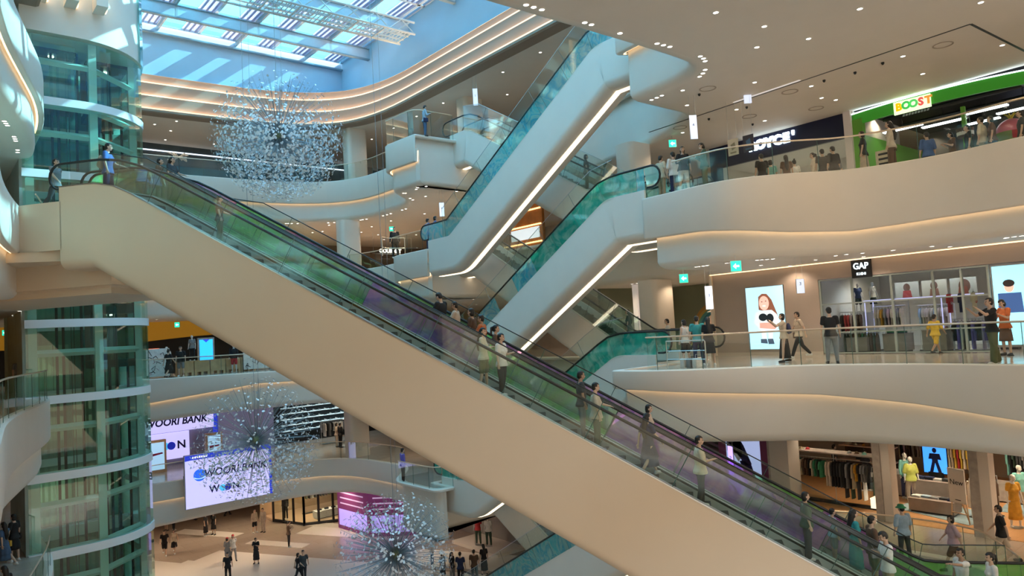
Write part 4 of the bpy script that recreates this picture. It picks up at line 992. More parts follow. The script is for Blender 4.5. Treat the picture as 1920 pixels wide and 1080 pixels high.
# --- middle right gallery
P_('person with black skirt and backpack photographing the poster of the girl', foot(1473, 679, L3), -75, 1.64, 'raise', True, ('tshirt', 'sand'), ('long_skirt', 'black'), 'bob', extra=('backpack', 'navy'))
P_('person in sand shirt and black trousers walking left past the poster', foot(1501, 671, L3), -88, 1.72, 'walk', False, ('tshirt', 'sand'), ('trousers', 'black'), 'short', extra=('strap_bag', 'brown'))
P_('person in black shirt and grey trousers facing the childrens clothes shop', foot(1562, 682, L3), 15, 1.74, 'stand', False, ('tshirt', 'black'), ('trousers', 'grey'), 'short')
P_('child in yellow shirt and shorts walking past the clothes rails', foot(1757, 664, L3), 70, 1.36, 'walk', False, ('oversize', 'yellow'), ('shorts', 'yellow'), 'short', skin=SKIND)
P_('person in black shirt and olive trousers standing wide with a phone raised, right side', foot(1866, 683, L3), -80, 1.74, 'raise', False, ('tshirt', 'black'), ('wide', 'olive'), 'short')
P_('person in orange shirt by the bright screen at the right edge', foot(1890, 667, L3), -100, 1.68, 'phone', True, ('tshirt', 'orange'), ('skirt', 'brown'), 'bob')
P_('person in teal shirt and navy trousers leaning at the barrier with shopping bags', foot(1312, 686, L3), 5, 1.72, 'bag', False, ('tshirt', 'teal'), ('trousers', 'navy'), 'short')
P_('person with long hair in black dress standing by the barrier', foot(1333, 686, L3), 10, 1.66, 'rail', True, ('tshirt', 'black'), ('skirt', 'black'), 'long', mirror=True)
P_('person in white top with a brown shoulder bag by the barrier', foot(1288, 684, L3), -30, 1.62, 'stand', True, ('vest', 'white'), ('shorts', 'black'), 'bob', extra=('strap_bag', 'brown'))
P_('child in yellow shirt at the foot of the crossing escalator', at_(23.3, 17.0, L3), -85, 1.36, 'rail', True, ('tshirt', 'yellow'), ('shorts', 'sand'), 'bob')
P_('child in dark clothes at the foot of the crossing escalator', at_(25.0, 18.7, L3), -80, 1.45, 'stand', False, ('tshirt', 'black'), ('shorts', 'black'), 'short')
P_('person in white shirt and mask stepping off the crossing escalator', at_(25.2, 19.7, L3), -80, 1.68, 'stand', False, ('tshirt', 'white'), ('trousers', 'black'), 'short', extra=('mask', 'white'))
P_('person in black before the white shirt on the crossing escalator', D3_RIDER(21.6), -70, 1.64, 'stand', True, ('tshirt', 'black'), ('trousers', 'black'), 'long')
# --- gallery one storey up: queue behind the balustrade, left to right
P_('person with long dark hair in black printed shirt and white shorts in the upper queue', at_(21.9, 15.9, L4), 178, 1.68, 'bag', True, ('oversize', 'black'), ('shorts', 'white'), 'long')
P_('person in dark teal top and wide green trousers in the upper queue', at_(22.2, 15.2, L4), -85, 1.70, 'phone', True, ('shirt_long', 'dgreen'), ('wide', 'olive'), 'bob', extra=('mask', 'white'))
P_('person in white shirt and navy trousers seen from behind in the upper queue', at_(22.4, 16.7, L4), -20, 1.72, 'stand', False, ('oversize', 'white'), ('trousers', 'navy'), 'short')
P_('person in cream shirt left of the navy trousers in the upper queue', at_(22.2, 17.15, L4), 60, 1.66, 'stand', False, ('tshirt', 'cream'), ('trousers', 'khaki'), 'short')
P_('person in white top with ponytail and dark trousers in the upper queue', at_(23.0, 17.1, L4), 20, 1.62, 'stand', True, ('tshirt', 'white'), ('trousers', 'charcoal'), 'bun', extra=('strap_bag', 'navy'))
P_('person in teal shirt deeper in the upper queue', at_(24.9, 18.9, L4), 10, 1.60, 'stand', True, ('tshirt', 'mint'), ('trousers', 'charcoal'), 'long')
P_('person with tied hair low behind the teal glass end', at_(23.7, 17.2, L4), 0, 1.55, 'stand', True, ('tshirt', 'grey'), ('trousers', 'charcoal'), 'short')
P_('person in pale shirt stepping off at the upper queue', at_(24.8, 20.2, L4), 80, 1.70, 'stand', False, ('tshirt', 'grey'), ('trousers', 'black'), 'short', skin=SKIND)
P_('person in grey shirt riding the upper crossing escalator, last but one', D_RIDER(22.3), 95, 1.72, 'rail', False, ('tshirt', 'grey'), ('trousers', 'black'), 'short')
P_('person in dark shirt riding the upper crossing escalator, last in line', D_RIDER(23.6), 95, 1.70, 'stand', True, ('tshirt', 'charcoal'), ('trousers', 'black'), 'bob', extra=('mask', 'lblue'))
# before the sweets shop
def LOC(px, py, z, h): return head(px, int(py[1:]), z, h) if isinstance(py, str) else py if isinstance(py, tuple) else foot(px, py, z)
for px, py, a_, h_, f_, tp, bt, hr, lb in (
    (1427, 'h292', -10, 1.76, False, ('tshirt', 'black'), ('trousers', 'navy'), 'short', 'person in black shirt looking into the sweets shop, leftmost there'),
    (1444, 'h303', 0, 1.60, False, ('tshirt', 'mint'), ('trousers', 'charcoal'), 'bob', 'person in mint top behind the glass joint before the sweets shop'),
    (1473, 'h294', 10, 1.66, True, ('dress', 'brown'), None, 'long', 'person in dark brown dress before the sweets shop'),
    (1489, 'h303', 0, 1.56, True, ('tshirt', 'white'), ('trousers', 'khaki'), 'bun', 'person in white top standing low before the sweets shop'),
    (1524, 'h290', -70, 1.64, True, ('shirt_long', 'beige'), ('trousers', 'black'), 'ponytail', 'person in beige top at the right half of the sweets shop'),
    (1541, 'h283', 5, 1.72, False, ('tshirt', 'black'), ('trousers', 'charcoal'), 'short', 'person in black shirt at the right half of the sweets shop'),
    (1561, 'h278', -20, 1.78, False, ('oversize', 'black'), ('trousers', 'black'), 'short', 'tall person in black by the white pillar beside the sweets shop'),
    (1567, 'h296', 0, 1.58, True, ('tshirt', 'grey'), ('shorts', 'grey'), 'bob', 'person in grey patterned shirt in front of the tall one in black')):
    P_(lb, LOC(px, py, L4, h_), a_, h_, 'stand', f_, tp, bt, hr)
for px, py, a_, h_, f_, tp, bt, hr, ps, lb in (
    (1616, 'h250', -60, 1.66, True, ('tshirt', 'black'), ('midi', 'sand'), 'bob', 'stand', 'person in black top and sand skirt by the green juice bar'),
    (1667, 'h231', -50, 1.80, True, ('shirt_long', 'beige'), ('wide', 'brown'), 'long', 'stand', 'person in beige top with crossbody bag by the green juice bar'),
    (1742, (29.0, 10.15, L4 + .005), 0, 1.74, False, ('oversize', 'blue'), ('trousers', 'navy'), 'short', 'stand', 'person in blue shirt at the juice bar counter'),
    (1778, (29.2, 9.4, L4 + .005), -80, 1.60, True, ('tshirt', 'brown'), ('trousers', 'brown'), 'bob', 'phone', 'person with brown hair in dark top before the juice bar counter'),
    (1805, (28.8, 8.75, L4 + .005), -70, 1.62, False, ('tshirt', 'black'), ('trousers', 'black'), 'short', 'stand', 'person in black in the middle of the juice bar queue'),
    (1830, (28.6, 8.25, L4 + .005), -40, 1.74, False, ('oversize', 'cream'), ('trousers', 'khaki'), 'short', 'stand', 'person in cream shirt left of the big toy fruit'),
    (1852, (28.4, 7.9, L4 + .005), -60, 1.66, True, ('tshirt', 'brown'), ('trousers', 'denim'), 'bob', 'stand', 'person with brown shirt in front of the big toy fruit'),
    (1905, (28.6, 7.1, L4 + .005), -60, 1.66, False, ('tshirt', 'charcoal'), ('trousers', 'black'), 'short', 'stand', 'person at the right edge of the juice bar queue')):
    P_(lb, LOC(px, py, L4, h_), a_, h_, ps, f_, tp, bt, hr, extra=(('strap_bag', 'olive') if 'crossbody' in lb else None))
# --- centre background
P_('person in pale jacket reading at the high far landing', foot(798, 257, L5), 70, 1.72, 'phone', False, ('shirt_long', 'lblue'), ('trousers', 'denim'), 'short', extra=('strap_bag', 'navy'))
P_('attendant in black suit standing behind the glass, centre background', foot(742, 484, L4), 170, 1.78, 'stand', False, ('shirt_long', 'black'), ('trousers', 'black'), 'short')
P_('person in blue shirt seen through the blue foil glass, left one', foot(804, 470, L4), 60, 1.72, 'stand', False, ('tshirt', 'blue'), ('trousers', 'navy'), 'short')
P_('person in blue shirt seen through the blue foil glass, right one', foot(818, 466, L4), 70, 1.70, 'stand', True, ('tshirt', 'blue'), ('trousers', 'navy'), 'bob')
P_('person in black standing before the wooden shop in the centre background', at_(26.8, 33.6, L4), 180, 1.66, 'stand', True, ('dress', 'black'), None, 'long')
P_('person in purple shirt standing at the lower far landing', foot(757, 904, L2), 60, 1.76, 'stand', False, ('shirt_long', 'purple'), ('trousers', 'black'), 'short')
def on_single(t, tt, z0, up, lab, **k):
    """rider on a crossing escalator: tt = y position"""
    x = t + .75; k_ = (YB - tt) / 10.9 if up == 'near' else (tt - 20.9) / 10.9
    n_ = round((k_ * 10.9 - .2) / .4); u = .4 * n_ + .2; z = z0 + u * 6.3 / 10.9 + .22
    P_(lab, (x, (YB - u) if up == 'near' else 20.9 + u, z), **k)
on_single(FX + .1, 29.0, L3, 'near', 'person behind teal foil glass at the bottom of the middle escalator', face=150, h=1.65, top=('tshirt', 'mint'))
on_single(FX + .1, 25.4, L3, 'near', 'person in blue riding up the middle escalator behind blue foil', face=150, h=1.6, fem=True, top=('shirt_long', 'blue'), hair='bob')
on_single(FX + .1, 23.6, L2, 'near', 'person in teal looking over the rail of the escalator behind the long one', face=150, h=1.66, fem=False, top=('tshirt', 'mint'), bot=('trousers', 'mint'))
on_single(FX + .1, 22.3, L1, 'near', 'person in grey on the lowest escalator at the bottom edge', face=150, h=1.6, top=('tshirt', 'grey'))
on_single(FX + .1, 21.4, L1, 'near', 'second person in grey on the lowest escalator at the bottom edge', face=150, h=1.6, top=('tshirt', 'charcoal'))
# --- far gallery stall, bank and lowest floor
for px, py, z, a_, h_, f_, ps, tp, bt, hr, lb in (
    (317, 709, L3, 20, 1.66, True, 'walk', ('dress', 'black'), None, 'bun', 'person in long black dress before the plywood stall'),
    (340, 706, L3, 170, 1.74, False, 'stand', ('tshirt', 'black'), ('shorts', 'grey'), 'short', 'person in black printed shirt before the plywood stall'),
    (387, 838, L2, 30, 1.70, False, 'stand', ('tshirt', 'black'), ('trousers', 'black'), 'short', 'person in black beside the bank screen, left of two'),
    (395, 836, L2, -30, 1.72, False, 'stand', ('tshirt', 'white'), ('trousers', 'black'), 'short', 'person with white shirt beside the bank screen, right of two'),
    (345, 845, L2, 80, 1.66, False, 'walk', ('shirt_long', 'brown'), ('trousers', 'brown'), 'short', 'person in brown passing before the bank'),
    (309, 1041, L1, 160, 1.70, False, 'walk', ('tshirt', 'black'), ('shorts', 'black'), 'short', 'person in black walking arm in arm on the lowest floor, left one'),
    (327, 1037, L1, 170, 1.64, True, 'walk', ('vest', 'sand'), ('skirt', 'black'), 'bob', 'person in sand top walking arm in arm on the lowest floor, right one'),
    (312, 995, L1, 20, 1.62, False, 'stand', ('tshirt', 'orange'), ('shorts', 'black'), 'short', 'person in orange far back on the lowest floor beside the lift'),
    (326, 994, L1, 40, 1.66, True, 'stand', ('tshirt', 'brown'), ('trousers', 'black'), 'long', 'person with long hair far back on the lowest floor beside the lift'),
    (386, 1005, L1, 90, 1.66, True, 'stand', ('dress', 'black'), None, 'bob', 'person in black dress in the left pair behind the screen'),
    (401, 1003, L1, 200, 1.68, True, 'stand', ('tshirt', 'black'), ('skirt', 'black'), 'bun', 'person in black skirt in the left pair under the screen'),
    (366, 975, L1, 30, 1.66, False, 'stand', ('tshirt', 'navy'), ('trousers', 'navy'), 'short', 'person in navy at the back under the screen'),
    (427, 967, L1, 30, 1.70, False, 'walk', ('tshirt', 'charcoal'), ('trousers', 'black'), 'short', 'person in charcoal furthest back under the screen'),
    (438, 1050, L1, 150, 1.68, True, 'walk', ('tshirt', 'white'), ('trousers', 'grey'), 'bob', 'person in red cap and white shirt on the lowest floor'),
    (427, 1056, L1, 10, 1.60, True, 'stand', ('oversize', 'grey'), ('shorts', 'grey'), 'bob', 'person in grey blouse left of the red cap'),
    (428, 1090, L1, 160, 1.66, False, 'stand', ('tshirt', 'black'), ('trousers', 'black'), 'short', 'person in black cut off by the bottom edge below the grey blouse'),
    (481, 1057, L1, 175, 1.62, True, 'phone', ('dress', 'black'), None, 'bob', 'person in black dress alone in the middle of the lowest floor'),
    (478, 999, L1, 120, 1.70, False, 'stand', ('shirt_long', 'sand'), ('shorts', 'black'), 'short', 'person in sand shirt by the shop window, left one of two'),
    (494, 998, L1, 200, 1.74, False, 'stand', ('shirt_long', 'beige'), ('trousers', 'beige'), 'short', 'person all in beige with a bag by the shop window'),
    (542, 1026, L1, 60, 1.74, False, 'phone', ('tshirt', 'brown'), ('trousers', 'black'), 'short', 'person in dark red shirt looking at a phone before the corner shop'),
    (560, 1090, L1, 60, 1.66, True, 'walk', ('tshirt', 'black'), ('trousers', 'black'), 'bob', 'person in black leading a couple at the bottom edge'),
    (570, 1088, L1, 170, 1.78, False, 'walk', ('tshirt', 'charcoal'), ('trousers', 'black'), 'short', 'taller person in charcoal in the couple at the bottom edge'),
    (831, 1092, L1, 120, 1.66, True, 'stand', ('tshirt', 'grey'), ('skirt', 'charcoal'), 'bob', 'person in patterned grey by the lowest glass ball, left of a row'),
    (849, 1092, L1, 120, 1.64, True, 'stand', ('tshirt', 'black'), ('trousers', 'grey'), 'long', 'person in black and grey, second of the row by the glass ball'),
    (865, 1096, L1, 10, 1.74, False, 'stand', ('tshirt', 'navy'), ('trousers', 'black'), 'short', 'person in navy shirt, third of the row by the glass ball'),
    (891, 1092, L1, 10, 1.76, False, 'stand', ('tshirt', 'brown'), ('trousers', 'black'), 'short', 'person in dark red shirt, fourth of the row by the glass ball'),
    (909, 1078, L1, -20, 1.70, True, 'stand', ('dress', 'black'), None, 'long', 'person in black dress and long hair, fifth of the row by the glass ball'),
    (811, 1060, L1, 90, 1.66, False, 'stand', ('tshirt', 'white'), ('trousers', 'denim'), 'short', 'person in white shirt behind the lowest glass ball'),
    (632, 838, L2, 60, 1.70, True, 'stand', ('tshirt', 'sand'), ('trousers', 'sand'), 'bob', 'person in sand clothes before the trainers shop'),
    (639, 839, L2, 40, 1.74, False, 'stand', ('shirt_long', 'black'), ('trousers', 'black'), 'short', 'person in black beside the far column')):
    P_(lb, foot(px, py, z), a_, h_, ps, f_, tp, bt, hr, extra=('cap', 'red') if 'red cap' in lb else None, vox=.010)
# --- lower left corridor
P_('person in denim dress with an orange bag on the lower left gallery', at_(2.72, 34.5, L2), -80, 1.70, 'walk', True, ('dress', 'denim'), None, 'long', extra=('strap_bag', 'mustard'))
P_('person in black skirt and white shoes with a black bag on the lower left gallery', at_(3.1, 35.1, L2), -80, 1.76, 'stand', True, ('tshirt', 'black'), ('skirt', 'black'), 'bob', shoe=SHOEW, extra=('strap_bag', 'black'))
P_('person in teal top, only head and shoulders in the bottom left corner', at_(1.35, 26.5, L2), 60, 1.70, 'stand', False, ('tshirt', 'teal'), ('trousers', 'black'), 'short')
P_('person with long black hair at the bottom left corner', at_(2.15, 27.3, L2), -70, 1.64, 'stand', True, ('tshirt', 'black'), ('trousers', 'black'), 'long')
P_('person in grey seen through the left balustrade glass', foot(37, 745, L3), 120, 1.66, 'stand', False, ('tshirt', 'grey'), ('trousers', 'black'), 'short')
# ------------------------------------------------------------------ downlights
def disc(r=.075, n=14):
    bm = BM(); add_cyl(bm, (0, 0), r, -.012, 0, n); return bm
_dl = {}
def downlight(x, y, z, label, group, power=0, r=.085, col=(1, .78, .55), ang=140):
    t = thing('downlight', label, 'ceiling light', (x, y, z), 0, group)
    if r not in _dl:
        bm = BM(); add_cyl(bm, (0, 0), r * .82, -.012, -.004, 14); lens = mesh_of(bm, 'lens', DOWN)
        bm = BM(); n = 16; R = [[V((q * math.cos(2 * math.pi * k / n), q * math.sin(2 * math.pi * k / n), z_)) for k in range(n)] for q, z_ in ((r * .84, -.016), (r * 1.12, -.014), (r * 1.15, 0))]
        add_loft(bm, R, cap=False); rim = mesh_of(bm, 'rim', mat('downlight_rim', (.8, .78, .74), .4)); _dl[r] = (lens, rim)
    for nm, me in zip(('lens', 'rim'), _dl[r]): o = bpy.data.objects.new(nm, me); COL.objects.link(o); o.parent = t
    if power:
        l = spot('lamp', (x, y, z - .04), power, col, ang); l.parent = t; l.location = (0, 0, -.04)
    return t
Z5, Z4, Z3, Z2 = L5 - 2.7, L4 - 2.7, L3 - 2.4, L2 - 2.6
def in_void(x, y, lv, m=.95):
    best = 1e9; P = OUT[lv] if lv else RO; ins = False; n = len(P)
    for i in range(n):
        a, b = P[i][0], P[(i + 1) % n][0]
        if (a.y > y) != (b.y > y) and x < (b.x - a.x) * (y - a.y) / (b.y - a.y) + a.x: ins = not ins
        d = b - a; t_ = max(0, min(1, (V((x, y)) - a).dot(d) / max(1e-9, d.length_squared))); q = a + d * t_; L = (V((x, y)) - q).length
        if L < best: best = L; bn = P[i][1]; bq = q
    if ins or best < m: return bq + bn * m
    return None
LVZ = {Z5: 5, Z4: 4, Z3: 3, Z2: 2, ZC: 0}
def px_lights(L, z, label, group, power=0, every=1, r=.085):
    for i, (a, b) in enumerate(L):
        p = U(a, b, z=z); q = in_void(p.x, p.y, LVZ[z], .9 if z != ZC else 1.0)
        if q is not None: p = q
        downlight(p.x, p.y, z, label, group, power if i % every == 0 else 0, r)
px_lights([(1342, 23), (1433, 49), (1516, 72), (1415, 154), (1521, 161), (1693, 105), (1612, 16), (1567, 187), (1381, 205), (1434, 226), (1255, 248), (1280, 169), (1288, 197), (1839, 4), (1730, 138)], Z5,
    'round downlight set singly in the big beige soffit at upper right', 'single downlights of the upper right soffit', 50)
px_lights([(897, 2), (914, 4), (931, 7), (1023, 30), (1038, 33), (1053, 37), (1134, 57), (1147, 60), (1160, 63), (1232, 81), (1244, 84), (1256, 87), (1313, 105), (1319, 109), (1322, 114), (1300, 144), (1310, 139), (1317, 134), (1204, 184), (1215, 180), (1225, 176)], Z5,
    'small downlight in a row of three along the upper soffit edge', 'rows of three along the upper soffit edge', 0)
px_lights([(1222, 499), (1232, 497), (1243, 496), (1321, 486), (1333, 484), (1346, 482), (1452, 473), (1468, 472), (1482, 472), (1621, 462), (1636, 460), (1652, 458), (1782, 441), (1797, 438), (1812, 436)], Z4,
    'small downlight in a row of three above the childrens shop gallery', 'rows of three above the middle right gallery', 0)
px_lights([(1303, 491), (1409, 486), (1307, 499), (1427, 497), (1481, 498), (1260, 522), (1567, 479), (1619, 481), (1733, 459), (1781, 462), (1118, 533), (1172, 533)], Z4,
    'single downlight in the ceiling before the childrens shop', 'single downlights of the middle right gallery', 70)
px_lights([(331, 227), (320, 245), (310, 262), (401, 270), (697, 261), (1013, 98), (943, 135), (951, 177), (831, 193), (781, 218), (738, 240), (290, 233)], ZC,
    'downlight in the highest brown ceiling beyond the roof coves', 'downlights of the highest ceiling', 110)
px_lights([(545, 412), (552, 412), (560, 412), (611, 414), (619, 414), (627, 414), (667, 411), (674, 411), (681, 410), (714, 404), (720, 402), (727, 400), (743, 393), (750, 391), (735, 362), (742, 359), (778, 345), (784, 343), (790, 341), (745, 371), (750, 374)], Z5,
    'small downlight in a row of three under the far white gallery', 'rows of three under the far gallery', 0)
px_lights([(617, 422), (586, 436), (536, 419), (697, 425), (709, 440), (733, 414), (826, 385), (798, 368), (778, 353), (851, 350), (720, 449), (875, 370)], Z5,
    'single downlight under the far white gallery', 'single downlights under the far gallery', 220)
px_lights([(20, 3), (9, 163), (9, 152), (11, 158), (18, 193), (16, 199), (20, 202), (29, 228), (31, 232), (32, 236), (42, 257), (44, 261), (46, 265), (53, 282), (60, 283), (55, 287)], Z5,
    'small downlight in a row of three under the left gallery soffit', 'rows of three at the left edge', 0)
px_lights([(11, 548), (27, 558), (41, 565), (54, 572), (65, 578), (74, 582), (83, 587)], Z4, 'small downlight in the line below the left landing', 'downlights below the left landing', 0)
# fill downlights added deeper in, to brighten the galleries of every storey
def grid(xs, ys, z, label, group, power):
    for x in xs:
        for y in ys:
          if in_void(x, y, LVZ[z], 1.0) is None: downlight(x, y, z, label, group, power)
GR = 'fill downlights added deeper inside the galleries'
grid((30, 35), (3, 10, 17, 25), ZC, 'added fill downlight deep in the highest right gallery', GR, 200)
grid((27, 32, 37), (1, 7, 13, 20, 27, 34, 41, 50), Z5, 'added fill downlight deep in the upper right gallery', GR, 95)
grid((25.5, 31, 36), (1, 7, 13, 20, 27, 34, 41, 50), Z4, 'added fill downlight deep in the middle right gallery', GR, 95)
grid((26, 31, 36), (1, 7, 13, 20, 27, 34, 41), Z3, 'added fill downlight deep in the lower right gallery', GR, 260)
grid((26, 31, 36), (13, 20, 27, 34, 41), Z2, 'added fill downlight over the lowest right hall', GR, 300)
grid((6, 12, 18, 24), (50.5, 57), Z5, 'added fill downlight in the upper far gallery', GR, 130)
grid((6, 12, 18, 24), (49.5, 57), Z4, 'added fill downlight in the middle far gallery', GR, 220)
grid((6, 12, 18, 24), (49.5, 57), Z3, 'added fill downlight in the lower far gallery', GR, 260)
grid((6, 12, 18, 24), (50, 57), Z2, 'added fill downlight over the far part of the lowest floor', GR, 380)
grid((-8, -2.5), (14, 22, 30), Z5, 'added fill downlight in the upper left gallery', GR, 160)
grid((-8, -2.5), (14, 22, 30), Z4, 'added fill downlight in the middle left gallery', GR, 300)
grid((-8, -2.5), (14, 22, 30), Z3, 'added fill downlight in the lower left gallery', GR, 420)
grid((4, 12, 20), (8, -1.5) , Z5 if False else ZC, 'added fill downlight in the roof over the near end', GR, 300)
grid((2, 8, 14, 20, 26), (-1.5,), Z4, 'added fill downlight over the near walkway', GR, 420)
grid((2, 8, 14, 20), (11.5, 4), Z5, 'added fill downlight under the near end of the top storey', GR, 60)

grid((-9, -3), (12, 19, 26, 33), Z2, 'added fill downlight over the lowest floor on the left', GR, 420)
grid((3, 9, 15, 21), (-1.5,), Z3, 'added fill downlight under the walkway below the camera', GR, 420)
# ------------------------------------------------------------------ shops
def emis(name, col, s): return mat('glow_' + name, col, .5, emit=col, es=s)
SCRW = emis('white_screen', (.56, .53, .92), 1.0); SCRB = emis('blue_screen', (.05, .30, .95), 1.4); SIGNW = emis('sign_white', (.75, .92, 1.0), 3.2)
def wall_mx(x, y, z): return frame_mx((x, y, z), (0, -1, 0))          # on a wall facing -x (local x runs to the picture's right)
def far_mx(x, y, z): return frame_mx((x, y, z), (1, 0, 0))            # on a wall facing -y
def panel(bm, mm, x0, x1, z0, z1, d0=-.02, d1=0.0): add_box(bm, x0, x1, d0, d1, z0, z1, mm)
def flat(mm, pts, name, m_, parent, d=-.004):
    bm = BM(); add_poly(bm, [mm @ V((x, d, z)) for x, z in pts]); return obj(name, bm, m_, parent)
def ell_pts(cx, cz, rx, rz, n=20, a0=0, a1=360): return [(cx + rx * math.cos(R_(a0 + (a1 - a0) * k / n)), cz + rz * math.sin(R_(a0 + (a1 - a0) * k / n))) for k in range(n + (a1 - a0 != 360))]
# ---- garments, rails, mannequins
def garment_mesh(kind):
    key = ('g', kind)
    if key in PC: return PC[key]
    bm = BM(); L, w, fl = {'shirt': (.68, .20, .02), 'coat': (1.0, .21, .05), 'dress': (1.12, .17, .12), 'trousers': (.98, .13, .03)}[kind]
    n = 20; R = []
    for q in range(9):
        t = q / 8; z = -.06 - L * t; a = w * (.45 + .55 * min(1, t * 6)) + fl * t; b = .028 + .02 * min(1, t * 3)
        R.append([V((b * math.sin(2 * math.pi * k / n) * (1 + .18 * math.sin(5 * 2 * math.pi * k / n + q * .2)), a * math.cos(2 * math.pi * k / n), z)) for k in range(n)])
    add_loft(bm, R)
    if kind in ('shirt', 'coat'):
        for s in (-1, 1): add_tube(bm, [(0, s * .16, -.09), (0, s * .235, -.22), (0, s * .25, -.40 if kind == 'shirt' else -.62)], [.045, .048, .042], 8)
    me = mesh_of(bm, kind, [], True, 60); PC[key] = me; return me
bm = BM(); add_tube(bm, [(0, -.18, -.08), (0, 0, -.02), (0, .18, -.08)], .006, 5); add_tube(bm, [(0, 0, -.02), (0, 0, .03), (0, .02, .045)], .004, 5); HANG = mesh_of(bm, 'hanger', DMET)
def garment(kind, colour, loc, rz, label, group):
    o = bpy.data.objects.new({'shirt': 'hanging_shirt', 'coat': 'hanging_coat', 'dress': 'hanging_dress', 'trousers': 'hanging_trousers'}[kind], garment_mesh(kind)); COL.objects.link(o)
    if not o.data.materials: o.data.materials.append(CL['grey'])
    setmat(o, 0, CL[colour]); o.location = loc; o.rotation_euler = (0, 0, rz)
    h = bpy.data.objects.new('hanger', HANG); COL.objects.link(h); h.parent = o
    return tag(o, label, 'clothes', group)
def rack(p0, p1, z, h, cols, kinds, label, glabel, group, step=.14, rail_only=False):
    p0, p1 = V(p0), V(p1); d = (p1 - p0); L = d.length; d.normalize(); rz = math.atan2(d.y, d.x); c = (p0 + p1) / 2
    t = thing('clothes_rail', label, 'clothes rail', (c.x, c.y, z), 0, None)
    bm = BM(); add_tube(bm, [(p0.x, p0.y, z + h), (p1.x, p1.y, z + h)], .018, 8); obj('top_bar', bm, STEEL, t)
    for p in (p0, p1):
        bm = BM(); add_tube(bm, [(p.x, p.y, z + (.0 if not rail_only else h)), (p.x, p.y, z + (h if not rail_only else Z3 - .02 if z < -1 else z + 3))], .016, 6); obj('upright', bm, STEEL, t)
    if not rail_only:
        bm = BM(); add_box(bm, -.25, L + .25 - .5, -.2, .2, 0, .03, M4.Translation((p0.x, p0.y, z)) @ M4.Rotation(rz, 4, 'Z') @ M4.Translation((.25, 0, 0))); obj('base_plate', bm, DMET, t)
    n = int((L - .1) / step)
    for k in range(n):
        p = p0 + d * (.08 + step * k); col = cols[k % len(cols)] if not isinstance(cols, str) else cols
        garment(random.choice(kinds) if len(kinds) > 1 else kinds[0], random.choice(cols), (p.x, p.y, z + h - .048), rz + random.uniform(-.12, .12), glabel, group)
MANQ = mat('mannequin_white', (.66, .64, .60), .35, noise=.02)
def mannequin(label, loc, face, h=1.78, fem=True, top=('tshirt', 'white'), bot=('trousers', 'sand'), pose='stand', group=None):
    t = thing('mannequin', label, 'mannequin', loc, -YAW - R_(face), group); k = h / 1.72; t.scale = (k, k, k)
    o = bpy.data.objects.new('body', body_mesh(pose, fem, .010)); COL.objects.link(o); o.parent = t
    for i in range(4): setmat(o, i, MANQ)
    for kd, c in [x for x in (top, bot) if x]:
        me = wear_mesh(kd, pose, fem); q = bpy.data.objects.new(dict(tshirt='shirt', shirt_long='shirt', oversize='shirt').get(kd, kd), me); COL.objects.link(q); q.parent = t
        if not me.materials: me.materials.append(CL[c])
        setmat(q, 0, CL[c])
    bm = BM(); add_cyl(bm, (0, 0), .19, 0, .015); q = obj('base_disc', bm, STEEL, t, world=False); q.location = (0, 0, -.012)
    return t
bm = BM(); add_box(bm, -.16, .16, -.12, .12, 0, .035); bmesh.ops.bevel(bm, geom=bm.edges[:], offset=.012, segments=2, affect='EDGES'); add_box(bm, -.05, .05, -.125, -.10, .005, .038); FOLD = mesh_of(bm, 'fold', CL['white'], True)
def folded(x, y, z, n, cols, label, group, rz=0):
    for k in range(n):
        o = bpy.data.objects.new('folded_shirt', FOLD); COL.objects.link(o); o.location = (x, y, z + k * .036); o.rotation_euler = (0, 0, rz + random.uniform(-.06, .06)); setmat(o, 0, CL[random.choice(cols)]); tag(o, label, 'shirt', group)
def plinth(x0, x1, y0, y1, z, h, label, m_, rz=0, name='display_plinth', lid=None):
    cx, cy = (x0 + x1) / 2, (y0 + y1) / 2; t = thing(name, label, 'display table', (cx, cy, z), rz); a, b = (x1 - x0) / 2, (y1 - y0) / 2
    obj('carcass', box(-a, a, -b, b, .06, h - .03), m_, t, world=False); obj('toe_kick', box(-a + .05, a - .05, -b + .05, b - .05, 0, .06), BLACK, t, world=False); obj('top_board', box(-a - .01, a + .01, -b - .01, b + .01, h - .03, h), lid or m_, t, world=False); return t
TAUPE = mat('taupe_wood', (.30, .25, .22), .5, noise=.1, nscale=3); GREYW = mat('grey_wood', (.36, .31, .27), .55, noise=.15, nscale=5)
# =========================== lower right clothes shop (floor L2)
struct('floor', box(28.2, 40, 1, 19.2, L2, L2 + .012), tilemat('orange_oak_floor', (.62, .33, .14), (.55, .28, .11), 1.5, rough=.35), 'warm oak floor inside the clothes shop')
for (x0, x1, y0, y1, r) in ((29.6, 31.6, 9.6, 12.9, -.3), (32.5, 34.8, 12.2, 15.5, .2), (31.8, 33.6, 8.6, 9.9, .1)):
    mm = M4.Translation(((x0 + x1) / 2, (y0 + y1) / 2, L2 + .012)) @ M4.Rotation(r, 4, 'Z'); bm = BM(); add_box(bm, -(x1 - x0) / 2, (x1 - x0) / 2, -(y1 - y0) / 2, (y1 - y0) / 2, 0, .012, mm)
    tag(centre(obj('floor_rug', bm, mat('pale_blue_rug', (.30, .42, .47), .9, noise=.15, nscale=3))), {29.6: 'pale blue rug under the low display plinth in the clothes shop', 32.5: 'pale blue rug by the shop counter', 31.8: 'pale blue rug below the tilted shirts rail'}[x0], 'rug')
struct('wall_right', box(38, 38.2, 1, 19.5, L2, Z3), mat('shop_rear_wall', (.52, .45, .37), .7), 'rear wall of the clothes shop')
struct('wall_far', box(28.6, 38, 19.2, 19.4, L2, Z3), MATS['shop_rear_wall'])
